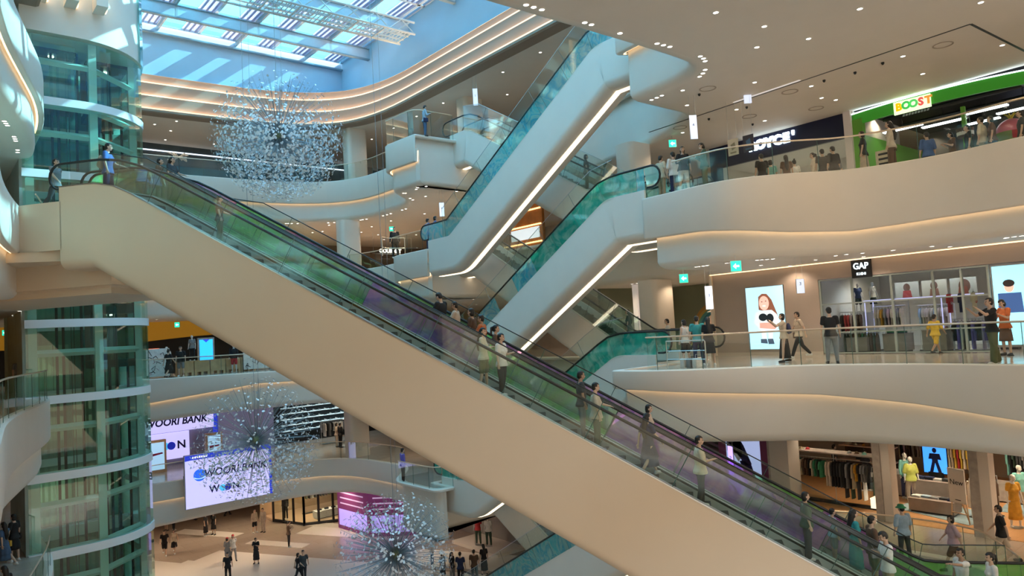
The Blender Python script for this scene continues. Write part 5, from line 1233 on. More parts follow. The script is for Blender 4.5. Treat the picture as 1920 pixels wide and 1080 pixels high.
for y, lb in ((12.5, 'grey wooden shop post left of the display plinth'), (9.25, 'grey wooden shop post behind the white easel sign')):
    t = thing('shop_post', lb, 'post', (28.1, y, L2), 0); t['kind'] = 'structure'; del t['category']; t.name = 'trim_5%d' % (y > 10)
    obj('dark_face', box(27.95, 28.25, y - .1, y + .18, L2, Z3), GREYW, t); obj('pale_face', box(28.0, 28.55, y - .42, y - .1, L2, Z3), mat('pale_post', (.62, .55, .48), .6), t)
struct('trim_53', box(28, 28.9, 16.15, 17.0, L2, Z3), mat('stone_post', (.55, .50, .45), .6), 'stone pier at the left end of the clothes shop')
struct('trim_54', box(28, 28.7, 17.0, 17.1, L2, Z3), GREYW)
# left window rail with many garments
GL = 'garments on the window rail of the clothes shop'
def hung(y, kind, col, lab, x=29.55, z=-4.52, rz=0.0, g=None): garment(kind, col, (x, y, z), rz, lab, g)
t = thing('clothes_rail', 'long window clothes rail below the shelf, left part of the clothes shop', 'clothes rail', (29.55, 15.2, L2))
bm = BM(); add_tube(bm, [(29.55, 16.9, -4.47), (29.55, 13.0, -4.47)], .018, 8); obj('top_bar', bm, STEEL, t)
for y in (16.9, 15.0, 13.0): bm = BM(); add_tube(bm, [(29.55, y, L2), (29.55, y, -4.2)], .014, 6); obj('upright', bm, STEEL, t)
obj('shelf_board', box(29.2, 29.9, 12.9, 16.95, -4.22, -4.17), GREYW, t); bm = BM(); add_box(bm, 29.3, 29.8, 12.9, 16.95, L2, L2 + .04); obj('base_plate', bm, DMET, t)
garment('coat', 'mint', (29.45, 16.75, -4.52), R_(70), 'pale green coat facing out at the left end of the window rail', None)
garment('shirt', 'green', (29.45, 15.45, -4.52), R_(80), 'bright green shirt facing out on the window rail', None)
garment('dress', 'dgreen', (29.45, 13.25, -4.52), R_(80), 'long dark grey-green dress facing out beside the shop post', None)
seq = ['green', 'cream', 'brown', 'brown', 'black', 'cream', 'green', 'dgreen']
for k, c_ in enumerate(seq): garment('shirt', c_, (29.55, 16.5 - k * .12, -4.52), R_(90), 'shirt hanging edge-on between the pale green coat and the green shirt', 'shirts left of the bright green one')
seq = ['sand', 'beige', 'black', 'black', 'black', 'charcoal', 'black', 'grey', 'black', 'khaki', 'mustard', 'black', 'grey', 'grey', 'charcoal']
for k, c_ in enumerate(seq): garment('coat' if k < 10 else 'shirt', c_, (29.55, 15.25 - k * .12, -4.52), R_(90), 'garment hanging edge-on between the green shirt and the long dress', 'garments right of the bright green shirt')
for k in range(4): garment('trousers', ['charcoal', 'dgreen', 'charcoal', 'white'][k], (29.7, 14.6 - k * .25, -5.0), R_(90), 'dark trousers hanging low under the window rail', 'trousers under the window rail')
bag = tag(centre(obj('handbag', (lambda b: (add_box(b, 29.36, 29.42, 13.1, 13.42, -5.0, -4.82), add_tube(b, [(29.39, 13.12, -4.84), (29.39, 13.14, -4.62), (29.39, 13.38, -4.62), (29.39, 13.4, -4.84)], .01, 6), b)[-1])(BM()), CL['white'])), 'white handbag hanging over the long grey-green dress', 'bag')
bag.data.materials[0] = CL['white']
# caps and bags standing on the shelf
def cap_item(x, y, z, col, lab, g=None, rz=0):
    bm = BM(); add_ell(bm, V((0, 0, .0)), (.09, .09, .10), None, 14, 8); bmesh.ops.delete(bm, geom=[v for v in bm.verts if v.co.z < -.001], context='VERTS'); add_ell(bm, V((-.11, 0, .012)), (.08, .075, .010), None, 12, 6)
    o = obj('baseball_cap', bm, CL[col], None, smooth=True); o.location = (x, y, z); o.rotation_euler = (0, 0, rz); tag(o, lab, 'cap', g)
for k, (y, c_) in enumerate(((16.4, 'khaki'), (16.1, 'red'), (14.3, 'grey'), (14.0, 'brown'), (13.7, 'mint'))): cap_item(29.55, y, -4.17, c_, '%s cap on the shelf above the window rail' % {'khaki': 'khaki', 'red': 'red', 'grey': 'grey', 'brown': 'brown', 'mint': 'mint green'}[c_])
plinth(29.2, 29.9, 12.95, 13.45, L2 + .04, .45, 'white lit box at the foot of the long dress', emis('lit_box', (1, .86, .62), 1.2), name='light_box')
# counter with till screen, shelves with bags
plinth(32.0, 33.0, 13.2, 14.3, L2 + .012, .95, 'brown counter block behind the two mannequins', TAUPE, lid=CL['white'])
t = thing('wall_shelf_unit', 'slanted shelf unit with bags and shoes left of the mannequins', 'shelf', (33.6, 15.2, L2), 0)
obj('back_panel', box(33.9, 34.0, 14.2, 16.6, L2, -3.2), mat('dark_shelf_back', (.08, .05, .04), .6), t)
for k, z in enumerate((-5.2, -4.55, -3.9)): obj('shelf_board', box(33.3, 33.9, 14.2, 16.6, z - .05, z), mat('pink_shelf', (.62, .46, .38), .5), t)
for k in range(5): 
    bm = BM(); add_box(bm, -.12, .12, -.10, .10, 0, .2); add_tube(bm, [(0, -.07, .2), (0, -.05, .32), (0, .05, .32), (0, .07, .2)], .008, 5); o = obj('handbag', bm, CL[['cream', 'red', 'brown', 'black', 'sand'][k]]); o.location = (33.55, 14.45 + k * .45, -5.2 if k % 2 else -4.55); tag(o, '%s handbag on the slanted shelf unit' % ['cream', 'red', 'brown', 'black', 'sand'][k], 'bag')
for k in range(4): cap_item(33.5, 14.7 + k * .4, -3.9 if k < 2 else -4.55, ['brown', 'sand', 'mustard', 'cream'][k], '%s cap on the slanted shelf unit' % ['brown', 'sand', 'mustard', 'cream'][k], rz=.3)
mannequin('mannequin in white shirt with green sleeves and navy trousers, behind the yellow one', (31.9, 13.15, L2 + .03), 170, 1.80, True, ('shirt_long', 'mint'), ('trousers', 'navy'))
mannequin('mannequin in lime yellow shirt and pale trousers in the clothes shop', (31.2, 12.65, L2 + .03), 190, 1.80, True, ('oversize', 'lime'), ('trousers', 'sand'))
mannequin('mannequin in orange dress over a white shirt at the right edge of the clothes shop', (29.8, 8.7, L2 + .03), 180, 1.78, True, ('dress', 'mustard'), ('midi', 'mustard'))
mannequin('mannequin in white top with teal shoulder behind the orange dress', (31.6, 9.0, L2 + .03), 180, 1.78, True, ('tshirt', 'mint'), ('trousers', 'sand'))
# plinths with folded shirts
plinth(29.9, 30.7, 10.7, 12.3, L2 + .03, .52, 'low taupe display plinth with folded shirts in front of the shop', TAUPE, rz=0)
plinth(31.2, 32.0, 11.0, 12.6, L2 + .03, .95, 'tall display table with stacks of jeans behind the low plinth', TAUPE)
for k in range(5): folded(30.2 + .1 * (k % 2), 12.1 - k * .32, L2 + .55, 2, [['white'], ['lblue', 'white'], ['white', 'grey'], ['charcoal'], ['navy', 'grey']][k], 'folded %s shirt on the low display plinth' % ['white', 'pale blue', 'white and grey', 'charcoal', 'navy'][k], 'folded pile on the low plinth, %s' % 'abcde'[k], R_(90))
for k in range(5): folded(31.55, 12.4 - k * .32, L2 + .98, 3 if k != 2 else 2, [['navy'], ['navy', 'black'], ['white'], ['black', 'charcoal'], ['black']][k], ['folded navy jeans at the left end of the tall display table', 'folded navy and black jeans beside the left pile of the tall table', 'folded white shirt in the middle of the tall display table', 'folded black shirt right of the white ones on the tall table', 'folded black shirt at the right end of the tall table'][k], 'folded pile on the tall table, %s' % 'abcde'[k], R_(90))
# easel sign
t = thing('easel_sign', 'white sign board reading New on a wooden easel before the clothes shop', 'sign', (29.4, 10.33, L2 + .012), 0)
mm = frame_mx((29.35, 10.33, L2 + 1.35), (-.35, -1, 0)); up = mm
obj('sign_board', (lambda b: (add_box(b, -.33, .33, -.02, .02, -.62, .62, mm), b)[-1])(BM()), mat('sign_board_white', (.72, .68, .64), .6), t)
lettering('New', mm @ M4.Translation((0, -.024, .12)), .27, BLACK, 'lettering', t, depth=.004)
flat(mm, [(-.1, -.5), (.12, -.5), (.12, -.53), (-.1, -.53)], 'small_print', BLACK, t, -.023)
for a, b in (((-.28, .03, -.60), (-.36, .02, -1.33)), ((.28, .03, -.60), (.36, .02, -1.33)), ((0, .04, -.3), (0, .45, -1.33))):
    bm = BM(); add_tube(bm, [mm @ V(a), mm @ V(b)], .022, 6); obj('easel_leg', bm, WOOD, t)
bm = BM(); add_tube(bm, [mm @ V((-.33, .02, -1.0)), mm @ V((.33, .02, -1.0))], .018, 6); obj('easel_brace', bm, WOOD, t)
for x, y in ((29.6, 15.5), (30.2, 11.6), (32.5, 13.8), (32, 10), (30.5, 8), (34.5, 12)): spot('shop_fill_lamp', (x, y, Z3 - .25), 330, (1, .82, .58), 125)  # bare spots added to brighten the clothes shop
# blue poster screen, rear rails, right rails
t = thing('poster_screen', 'bright blue poster screen with a dark figure behind the jeans table', 'screen', (33.9, 12.7, L2)); mm = wall_mx(33.9, 12.7, -4.95)
bm = BM(); panel(bm, mm, -.5, .5, -.62, .62, 0, .06); obj('housing', bm, BLACK, t); flat(mm, [(-.47, -.59), (.47, -.59), (.47, .59), (-.47, .59)], 'screen', SCRB, t)
bm = BM(); add_box(bm, 33.88, 33.94, 12.4, 13.0, L2, -5.5); obj('stand', bm, DMET, t)
for pts in (ell_pts(0, .38, .09, .11), [(-.2, .25), (.2, .25), (.26, -.02), (.12, 0), (.12, -.1), (.24, -.55), (.1, -.55), (0, -.15), (-.1, -.55), (-.24, -.55), (-.12, -.1), (-.12, 0), (-.26, .0)]): flat(mm, pts, 'printed_figure', mat('navy_print', (.01, .02, .12), .5), t, -.008)
rack((34.6, 15.6), (35.3, 13.4), L2, 1.95, ['sand', 'beige', 'orange', 'brown', 'cream', 'pink', 'black'], ['shirt'], 'rear clothes rail left of the blue poster screen', 'warm coloured shirt on the rear rail left of the blue screen', 'shirts left of the blue screen', .11)
rack((34.3, 12.7), (34.0, 10.6), L2, 2.15, ['cream', 'yellow', 'sand', 'white', 'beige', 'pink', 'red'], ['coat'], 'tall rear clothes rail right of the blue poster screen', 'pale long coat on the tall rail right of the blue screen', 'coats right of the blue screen', .12)
rack((30.2, 10.2), (31.2, 9.6), L2 + .03, 1.45, ['yellow', 'sand', 'cream', 'brown', 'charcoal', 'beige', 'red'], ['coat', 'shirt'], 'small clothes rail behind the white easel sign', 'checked or plain shirt on the small rail behind the easel', 'shirts behind the easel', .12)
rack((34.6, 10.2), (34.4, 7.4), L2, 2.0, ['dgreen', 'charcoal', 'grey', 'mint', 'brown', 'khaki', 'olive', 'black'], ['coat', 'shirt'], 'right rear clothes rail with dark green and grey coats', 'dark coat on the right rear rail', 'dark coats on the right rear rail', .11)
plinth(33.2, 33.9, 8.9, 10.7, L2 + .012, .75, 'low beige cabinet below the dark coats rail', GREYW)
plinth(31.4, 32.2, 7.2, 8.6, L2 + .012, .7, 'beige cabinet at the right edge of the clothes shop', GREYW)
tag(centre(obj('sale_banner', box(33.6, 33.7, 8.2, 10.0, -3.75, -3.5), emis('pink_banner', (.75, .10, .14), .9))), 'pink banner light above the dark coats rail', 'banner')
P_('shop assistant in black behind the shelf, leaning on the counter', (32.2, 14.95, L2 + .012), 150, 1.72, 'rail', True, ('tshirt', 'black'), ('trousers', 'black'), 'bun')
P_('shop assistant in dark shirt left of the leaning one', (33.2, 16.8, L2 + .012), 100, 1.66, 'stand', False, ('tshirt', 'charcoal'), ('trousers', 'black'), 'short')
t = thing('window_screen', 'tall screen showing a person in blue and white, beyond the man with pale yellow shirt', 'screen', (28.2, 18.3, L2)); mm = wall_mx(28.2, 18.3, -4.9)
bm = BM(); panel(bm, mm, -1.35, 1.35, -1.4, 1.4, 0, .1); obj('housing', bm, mat('maroon_panel', (.18, .03, .10), .5), t)
flat(mm, [(-.95, -1.35), (.75, -1.35), (.75, 1.3), (-.95, 1.3)], 'screen', emis('lavender_screen', (.32, .38, .62), 1.0), t)
for c_, pts in (((.01, .01, .08), [(-.9, 1.25), (-.3, 1.25), (-.05, .9), (.3, .1), (0, .0), (-.4, .5), (-.9, .6)]), ((.62, .68, .75), [(-.75, 1.0), (-.2, 1.1), (-.1, .5), (-.35, .15), (-.6, .5)]), ((.01, .01, .10), [(-.3, .2), (.2, .3), (.6, -.9), (.2, -1.1)])): flat(mm, pts, 'printed_shape', mat('print_%d' % int(c_[0] * 100 + c_[2] * 10), c_, .5), t, -.008)
t = thing('hanging_guide_sign', 'glowing violet guide sign with the number 2, beyond the man with pale yellow shirt', 'sign', (26.5, 17.9, -3.6)); mm = wall_mx(26.5, 17.9, -4.35)
bm = BM(); panel(bm, mm, -.13, .13, -.62, .62, 0, .05); obj('housing', bm, STEEL, t); flat(mm, [(-.12, -.6), (.12, -.6), (.12, .6), (-.12, .6)], 'face', emis('violet', (.45, .30, 1.0), 2.2), t)
lettering('2', mm @ M4.Translation((0, -.02, .1)), .22, BLACK, 'lettering', t, depth=.004)
for s in (-.1, .1): bm = BM(); add_tube(bm, [mm @ V((s, .02, .62)), mm @ V((s, .02, Z3 + 4.35))], .006, 4); obj('suspension_wire', bm, STEEL, t)
# =========================== middle right: wall, poster, children's shop (floor L3)
XW = 27.6
TW = mat('taupe_shop_wall', (.47, .39, .34), .6, noise=.02, nscale=2)
def segwall(x, y0, y1, z0, z1, m_, lab=None): struct('wall_right', box(x, x + .2, y0, y1, z0, z1), m_, lab)
segwall(XW, 14.05, 18.9, 0, 3.6, TW, 'taupe wall carrying the tall poster of a girl'); segwall(XW, -3, 14.05, 2.95, 3.6, TW); segwall(XW, -3, 5.2, 0, 2.95, TW)
struct('trim_60', box(XW - .1, XW + .35, 18.9, 19.05, 0, 3.6), mat('pale_wall_edge', (.75, .64, .52), .5))
bm = BM(); add_box(bm, XW - .22, XW - .16, -3, 18.9, 3.56, 3.59); struct('trim_61', bm, COVE, 'light line washing the top of the taupe wall')
struct('baseboard_right', box(XW - .02, XW, 14.05, 18.9, 0, .12), PINKW)
t = thing('light_poster', 'tall bright poster of a laughing girl hugging her knees', 'poster', (XW, 16.4, .25)); mm = wall_mx(XW - .03, 16.4, 1.56)
bm = BM(); panel(bm, mm, -.88, .88, -1.33, 1.33, -.02, .03); obj('frame', bm, STEEL, t)
flat(mm, [(-.86, -1.31), (.86, -1.31), (.86, 1.31), (-.86, 1.31)], 'lit_print', emis('pale_blue_print', (.42, .68, .82), 1.35), t, -.024)
def pr(name, col, pts, dz=-.03, g=1.0): flat(mm, pts, name, emis(name + '_p', col, g), t, dz)
pr('printed_hair', (.25, .09, .05), [(-.28, .9), (-.1, 1.02), (.12, 1.0), (.32, .75), (.5, .25), (.58, .05), (.42, -.05), (.3, .3), (-.1, .3), (-.3, .35)])
pr('printed_face', (.85, .52, .42), ell_pts(-.03, .62, .23, .30), -.034)
pr('printed_sleeves', (.72, .78, .80), [(-.45, .25), (-.1, .32), (.3, .32), (.55, .1), (.6, -.35), (.3, -.55), (-.3, -.5), (-.55, -.2)], -.032)
pr('printed_arms', (.70, .38, .30), [(-.3, -.2), (.2, -.2), (.5, -.35), (.4, -.5), (-.3, -.42)], -.036)
pr('printed_bag', (.01, .015, .02), ell_pts(-.12, .03, .2, .16), -.037); pr('printed_knee', (.01, .015, .02), ell_pts(.2, -.02, .17, .19), -.037)
pr('printed_legs', (.80, .85, .92), [(-.25, -.45), (-.05, -.45), (-.02, -.9), (-.22, -.9)], -.036); pr('printed_leg', (.80, .85, .92), [(.08, -.5), (.28, -.5), (.25, -.92), (.08, -.92)], -.036)
pr('printed_shoe', (.02, .06, .12), [(-.3, -.88), (-.02, -.88), (.02, -1.08), (-.3, -1.05)], -.038); pr('printed_shoes', (.02, .06, .12), [(.02, -.88), (.27, -.88), (.32, -1.1), (.05, -1.1)], -.038)
pr('printed_eye', (.03, .02, .02), ell_pts(-.12, .68, .035, .018), -.04); pr('printed_eyes', (.03, .02, .02), ell_pts(.06, .70, .035, .018), -.04); pr('printed_smile', (.95, .9, .88), ell_pts(-.03, .50, .08, .03), -.04)
# shop interior
struct('wall_right', box(33.5, 33.7, 3, 15, 0, 3.6), mat('shop_white_wall', (.66, .66, .66), .7), 'rear wall of the childrens clothes shop'); struct('wall_far', box(XW + .2, 33.5, 14.2, 14.3, 0, 3.6), MATS['shop_white_wall'])
t = thing('shop_window', 'tall glass shop window of the childrens clothes shop with pale mullions', 'shop window', (XW, 11, 0)); t['kind'] = 'structure'; del t['category']; t.name = 'window_3'
ms = mat('pale_mullion', (.40, .46, .44), .4, .3); sg = glassy('shop_glass', (.80, .90, .88), .05)
ys_ = [14.0, 12.75, 11.3, 9.9, 9.0, 8.2]
for y in ys_: obj('mullion', box(XW, XW + .1, y - .035, y + .035, .05, 2.93), ms, t)
for z in (.05, .85, 1.95, 2.9): obj('transom', box(XW, XW + .08, 8.2, 14.0, z - .025, z + .025), ms, t)
for a, b in zip(ys_, ys_[1:]):
    bm = BM(); add_poly(bm, [(XW + .05, a, .05), (XW + .05, b, .05), (XW + .05, b, 2.9), (XW + .05, a, 2.9)]); obj('pane', bm, sg, t)
t = thing('shop_sign', 'black square shop sign with white letters above the childrens shop', 'sign', (XW - .05, 12.0, 3.2)); mm = wall_mx(XW - .12, 12.28, 3.23)
bm = BM(); panel(bm, mm, -.36, .36, -.35, .35, 0, .1); obj('housing', bm, BLACK, t)
lettering('GAP', mm @ M4.Translation((0, -.01, .08)), .33, SIGNW, 'lettering', t, depth=.02, sx=.9, bold=.004); lettering('KIDS', mm @ M4.Translation((0, -.01, -.21)), .12, SIGNW, 'lettering', t, depth=.02, spacing=1.5, bold=.004)
t = thing('bright_screen', 'wide bright screen with children in denim at the right edge of the middle gallery', 'screen', (XW + .1, 6.7, .1)); mm = wall_mx(XW + .1, 6.75, 1.55)
bm = BM(); panel(bm, mm, -1.4, 1.4, -1.35, 1.35, 0, .08); obj('housing', bm, STEEL, t)
flat(mm, [(-1.35, -1.3), (1.35, -1.3), (1.35, 1.3), (-1.35, 1.3)], 'screen', emis('sky_screen', (.30, .68, .85), 1.5), t)
for k, (cx, cz, c_) in enumerate(((-.9, .35, (.04, .10, .28)), (-.05, .5, (.05, .10, .22)), (-.2, -.55, (.05, .12, .70)), (.7, .1, (.1, .2, .4)))):
    flat(mm, [(cx - .33, cz + .05), (cx + .33, cz + .05), (cx + .36, cz - .6), (cx - .36, cz - .6)], 'printed_jacket', emis('jacket%d' % k, c_, .8), t, -.008 - k * .003)
    flat(mm, ell_pts(cx, cz + .25, .14, .18), 'printed_head', emis('headp', (.75, .48, .38), .9), t, -.010 - k * .003); flat(mm, ell_pts(cx, cz + .37, .17, .12), 'printed_hair', emis('hairp%d' % (k == 1), (.03, .02, .02), .3), t, -.011 - k * .003)
KC = 'childrens clothes shop'
for (p0, p1, h, cols, kinds, lab, gl) in (
    ((28.7, 13.8), (28.9, 12.9), 1.6, ['brown', 'white', 'black', 'pink', 'red'], ['shirt'], 'clothes rail at the left end of the childrens shop', 'shirt on the leftmost rail of the childrens shop'),
    ((29.0, 12.6), (29.2, 11.5), 1.75, ['pink', 'sand', 'mustard', 'grey', 'beige'], ['shirt'], 'upper clothes rail left of the middle of the childrens shop', 'pastel shirt on the second rail of the childrens shop'),
    ((29.6, 11.2), (29.6, 9.95), 1.7, ['sand', 'beige', 'brown', 'green', 'lblue', 'cream'], ['shirt'], 'middle clothes rail of the childrens shop', 'beige or green shirt on the middle rail of the childrens shop'),
    ((28.8, 9.8), (28.8, 8.4), 1.15, ['lavender', 'purple', 'brown', 'white', 'black', 'navy'], ['shirt', 'trousers'], 'low clothes rail at the right end of the childrens shop', 'purple or white garment on the low right rail of the childrens shop'),
    ((28.6, 13.7), (28.7, 12.2), .85, ['dgreen', 'olive', 'green', 'brown'], ['trousers'], 'low clothes rail with trousers at the left of the childrens shop', 'green or olive trousers on the low left rail')):
    rack(p0, p1, L3, h, cols, kinds, lab, gl, gl + 's', .11)
for y, c_, lb in ((9.72, 'red', 'red shirt with white letters hanging high in the childrens shop'), (9.35, 'navy', 'navy shirt hanging high between the red and the cream one'), (8.95, 'cream', 'cream shirt with red letters hanging high in the childrens shop')):
    o = garment('shirt', c_, (28.5, y, 2.12), R_(92), lb, None)
    if c_ != 'navy': lettering('GAP' if c_ == 'red' else 'GAP', wall_mx(28.43, y, 1.72), .13, CL['white'] if c_ == 'red' else CL['red'], 'chest_print', o, depth=.004); 
for y, z, c_, lb in ((13.6, 1.55, 'white', 'mannequin torso in printed white shirt at the left of the childrens shop'),):
    pass
for y, fem, tp, bt, lb in ((13.55, False, ('tshirt', 'navy'), ('shorts', 'black'), 'child mannequin in navy printed shirt on the left shelf'), (12.95, True, ('tshirt', 'cream'), ('skirt', 'black'), 'child mannequin in cream top and black skirt under the red tag'), (8.75, False, ('tshirt', 'grey'), ('trousers', 'black'), 'child mannequin in checked shirt at the right of the shop'), (8.3, False, ('tshirt', 'charcoal'), ('trousers', 'khaki'), 'child mannequin in charcoal shirt and khaki trousers at the right of the shop')):
    plinth(29.6, 30.1, y - .25, y + .25, L3, 1.55, 'tall white block under the ' + lb.split(' on ')[0].split(' under')[0].split(' at ')[0], MATS['shop_white_wall'], name='display_block'); mannequin(lb, (29.85, y, 1.565), 170, 1.15, fem, tp, bt)
for k, (y, c1, c2, lb) in enumerate(((11.9, (.45, .44, .38), (.40, .05, .05), 'framed photo of a curly child in red in the childrens shop'), (10.9, (.50, .47, .38), (.25, .12, .08), 'framed photo of a child with raised arm in the childrens shop'), (9.9, (.42, .42, .36), (.20, .05, .03), 'framed photo of a large face in the childrens shop'))):
    t = thing('framed_photo', lb, 'picture', (30.5, y, 2.0)); mm = wall_mx(30.5, y, 2.35); bm = BM(); panel(bm, mm, -.45, .45, -.32, .32, 0, .04); obj('panel', bm, mat('photo_bg%d' % k, c1, .6), t)
    flat(mm, ell_pts(0, .1, .13, .16) if k < 2 else ell_pts(.05, 0, .2, .26), 'printed_head', mat('photo_hd%d' % k, (.12, .06, .04), .6), t); flat(mm, [(-.14, -.02), (.14, -.02), (.18, -.3), (-.18, -.3)], 'printed_body', mat('photo_bd%d' % k, c2, .6), t, -.006)
    obj('post', box(30.5, 30.56, y - .02, y + .02, 0, 2.05), STEEL, t)
tag(centre(obj('display_shelf', (lambda b_: ([add_box(b_, x_, x_ + .03, y_, y_ + .03, 0, 1.98) for x_ in (28.62, 29.35) for y_ in (10.02, 12.75)], add_box(b_, 28.6, 29.4, 8.9, 12.8, 1.98, 2.02), b_)[-1])(BM()), SCRW)), 'lit white shelf running under the framed photos', 'shelf').location
for k in range(3): plinth(28.4, 29.2, 12.7 - k * 1.4, 13.5 - k * 1.4, L3, .6 + .1 * k, 'low display table %s' % ['at the left end of the childrens shop', 'in the middle of the childrens shop', 'beside the child in yellow in the childrens shop'][k], TAUPE)
for k in range(3):
    for q in range(2): folded(28.8, 12.95 - k * 1.4 + q * .35, .6 + .1 * k, 3, [['dgreen', 'olive'], ['green', 'navy'], ['pink', 'red']][k], 'folded garment on the %s low table of the childrens shop' % ['left', 'middle', 'right'][k], 'folded garments %s table' % ['left', 'middle', 'right'][k], R_(90))
for k in range(4): spot('shop_fill_lamp', (30.2, 13 - k * 1.4, 3.5), 120, (.95, .97, 1), 120)
# hall beyond the wall: green play shop with rainbow arch
struct('wall_far', box(28.5, 40, 26.6, 26.8, 0, 3.6), mat('sage_wall', (.22, .24, .17), .7), 'sage green wall of the play shop')
struct('wall_right', box(34.0, 34.2, 18.9, 26.6, 0, 3.6), MATS['sage_wall'])
t = thing('rainbow_arch', 'rainbow shaped arch painted round the window of the green play shop', 'arch', (33.9, 22.4, 0)); mm = wall_mx(33.9, 22.8, .9)
for k, c_ in enumerate(((.42, .22, .06), (.45, .30, .08), (.10, .30, .26), (.03, .16, .22))):
    bm = BM(); a, b = ell_pts(0, 0, 1.95 - k * .16, 1.75 - k * .16, 24, 0, 180), ell_pts(0, 0, 1.80 - k * .16, 1.60 - k * .16, 24, 0, 180)
    va = [bm.verts.new(mm @ V((x, -.02 - k * .006, z))) for x, z in a]; vb = [bm.verts.new(mm @ V((x, -.02 - k * .006, z))) for x, z in b]
    for i in range(24): bm.faces.new((va[i], va[i + 1], vb[i + 1], vb[i]))
    obj('arch_band', bm, mat('rainbow%d' % k, c_, .6), t)
flat(mm, ell_pts(0, 0, 1.3, 1.1, 24, 0, 180), 'window_glow', emis('toy_window', (.45, .28, .18), .5), t)
for k in range(9): flat(mm, ell_pts(-1 + k * .25, .12 + .2 * (k % 3), .12, .16), 'toy', mat('toy%d' % (k % 3), ((.5, .45, .4), (.25, .2, .18), (.6, .5, .35))[k % 3], .8), t, -.03)
t = thing('parasol', 'pale parasol standing in the play shop window', 'parasol', (33.2, 22.2, 0)); bm = BM(); n = 8; R = [[V((33.2 + r * math.cos(2 * math.pi * k / n), 22.2 + r * math.sin(2 * math.pi * k / n), z)) for k in range(n)] for r, z in ((.9, 2.0), (.05, 2.35))]; add_loft(bm, R); obj('canopy', bm, CL['sand'], t); bm = BM(); add_tube(bm, [(33.2, 22.2, 0), (33.2, 22.2, 2.3)], .025, 6); obj('pole', bm, STEEL, t)
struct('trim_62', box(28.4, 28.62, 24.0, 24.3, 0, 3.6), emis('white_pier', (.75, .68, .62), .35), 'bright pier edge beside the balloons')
for k, (z, r, c_) in enumerate(((3.1, .16, 'navy'), (2.8, .18, 'navy'), (2.5, .2, 'blue'), (2.2, .22, 'purple'), (1.9, .26, 'purple'), (1.6, .24, 'purple'))):
    bm = BM(); add_ell(bm, V((0, 0, 0)), (r * .9, r * .9, r)); add_ell(bm, V((0, 0, -r)), .03); o = obj('balloon', bm, CL[c_], None, smooth=True); o.location = (28.9 + .05 * (k % 2), 23.75, z); tag(o, 'navy or violet balloon in the column beside the bright pier', 'balloon', 'balloons beside the bright pier')
bm = BM(); add_tube(bm, [(28.92, 23.75, 0), (28.92, 23.75, 3.3)], .015, 6); add_cyl(bm, (28.92, 23.75), .16, 0, .03); tag(centre(obj('balloon_stand', bm, DMET)), 'thin stand carrying the navy and violet balloons', 'stand')
# barrier and bin by the escalator foot
t = thing('crowd_barrier', 'low steel tube barrier behind the glass on the middle right gallery', 'barrier', (21.6, 14.6, 0))
p = [foot(1252, 690, 0), foot(1325, 690, 0)]; a, b = V(p[0]), V(p[1])
bm = BM(); add_tube(bm, [(a.x, a.y, .95), (b.x - .05, b.y, .95), (b.x, b.y, .9), (b.x, b.y, 0)], .022, 8); obj('top_rail', bm, STEEL, t)
for z in (.3, .6): bm = BM(); add_tube(bm, [(a.x, a.y, z), (b.x, b.y, z)], .016, 6); obj('rail', bm, STEEL, t)
bm = BM(); add_tube(bm, [(a.x, a.y, 0), (a.x, a.y, .95)], .02, 6); obj('post', bm, STEEL, t)
for k, (px, py, c_) in enumerate(((1286, 690, 'white'), (1298, 690, 'grey'), (1309, 690, 'white'))):
    q = foot(px, py, 0); bm = BM(); add_box(bm, -.17, .17, -.09, .09, 0, .32); bmesh.ops.bevel(bm, geom=bm.edges[:], offset=.02, segments=2, affect='EDGES'); add_tube(bm, [(-.08, 0, .32), (-.06, 0, .45), (.06, 0, .45), (.08, 0, .32)], .008, 5); o = obj('shopping_bag', bm, CL[c_], None); o.location = (q[0] + .3, q[1] + .25, .0); tag(o, '%s shopping bag on the floor behind the barrier' % ['white, leftmost', 'grey, middle', 'white, rightmost'][k], 'bag')
# =========================== upper right: sweets shop and juice bar (floor L4)
X4 = 30.0; NAVY = mat('navy_panel', (.006, .010, .05), .35); zt = Z5
struct('wall_right', box(X4, X4 + .15, 13.55, 20.2, 8.85, zt), NAVY, 'dark blue fascia of the sweets shop'); struct('wall_right', box(X4, X4 + .15, 19.6, 20.2, L4, 8.85), NAVY)
struct('wall_right', box(34.5, 34.7, 13.4, 20.2, L4, zt), mat('cream_shop_wall', (.62, .60, .55), .6), 'pale rear wall of the sweets shop'); struct('wall_far', box(X4 + .15, 34.5, 20.0, 20.2, L4, zt), MATS['cream_shop_wall']); struct('wall_near', box(X4, 34.5, 13.2, 13.3, L4, zt), MATS['cream_shop_wall'])
struct('ceiling', box(X4 + .15, 34.5, 13.3, 20, 9.0, 9.1), MATS['cream_shop_wall'])
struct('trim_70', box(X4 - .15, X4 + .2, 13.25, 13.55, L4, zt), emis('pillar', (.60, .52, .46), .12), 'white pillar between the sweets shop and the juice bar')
t = thing('shop_sign', 'big glowing white letters on the dark blue fascia of the sweets shop', 'sign', (X4 - .1, 16.9, 9.3)); mm = wall_mx(X4 - .04, 16.85, 9.47)
for k, ch in enumerate("ROYCE'"): lettering(ch, mm @ M4.Translation((-1.0 + k * .42 - (.08 if k == 5 else 0), 0, 0)), .58, SIGNW, 'letter', t, depth=.08, bold=.035)
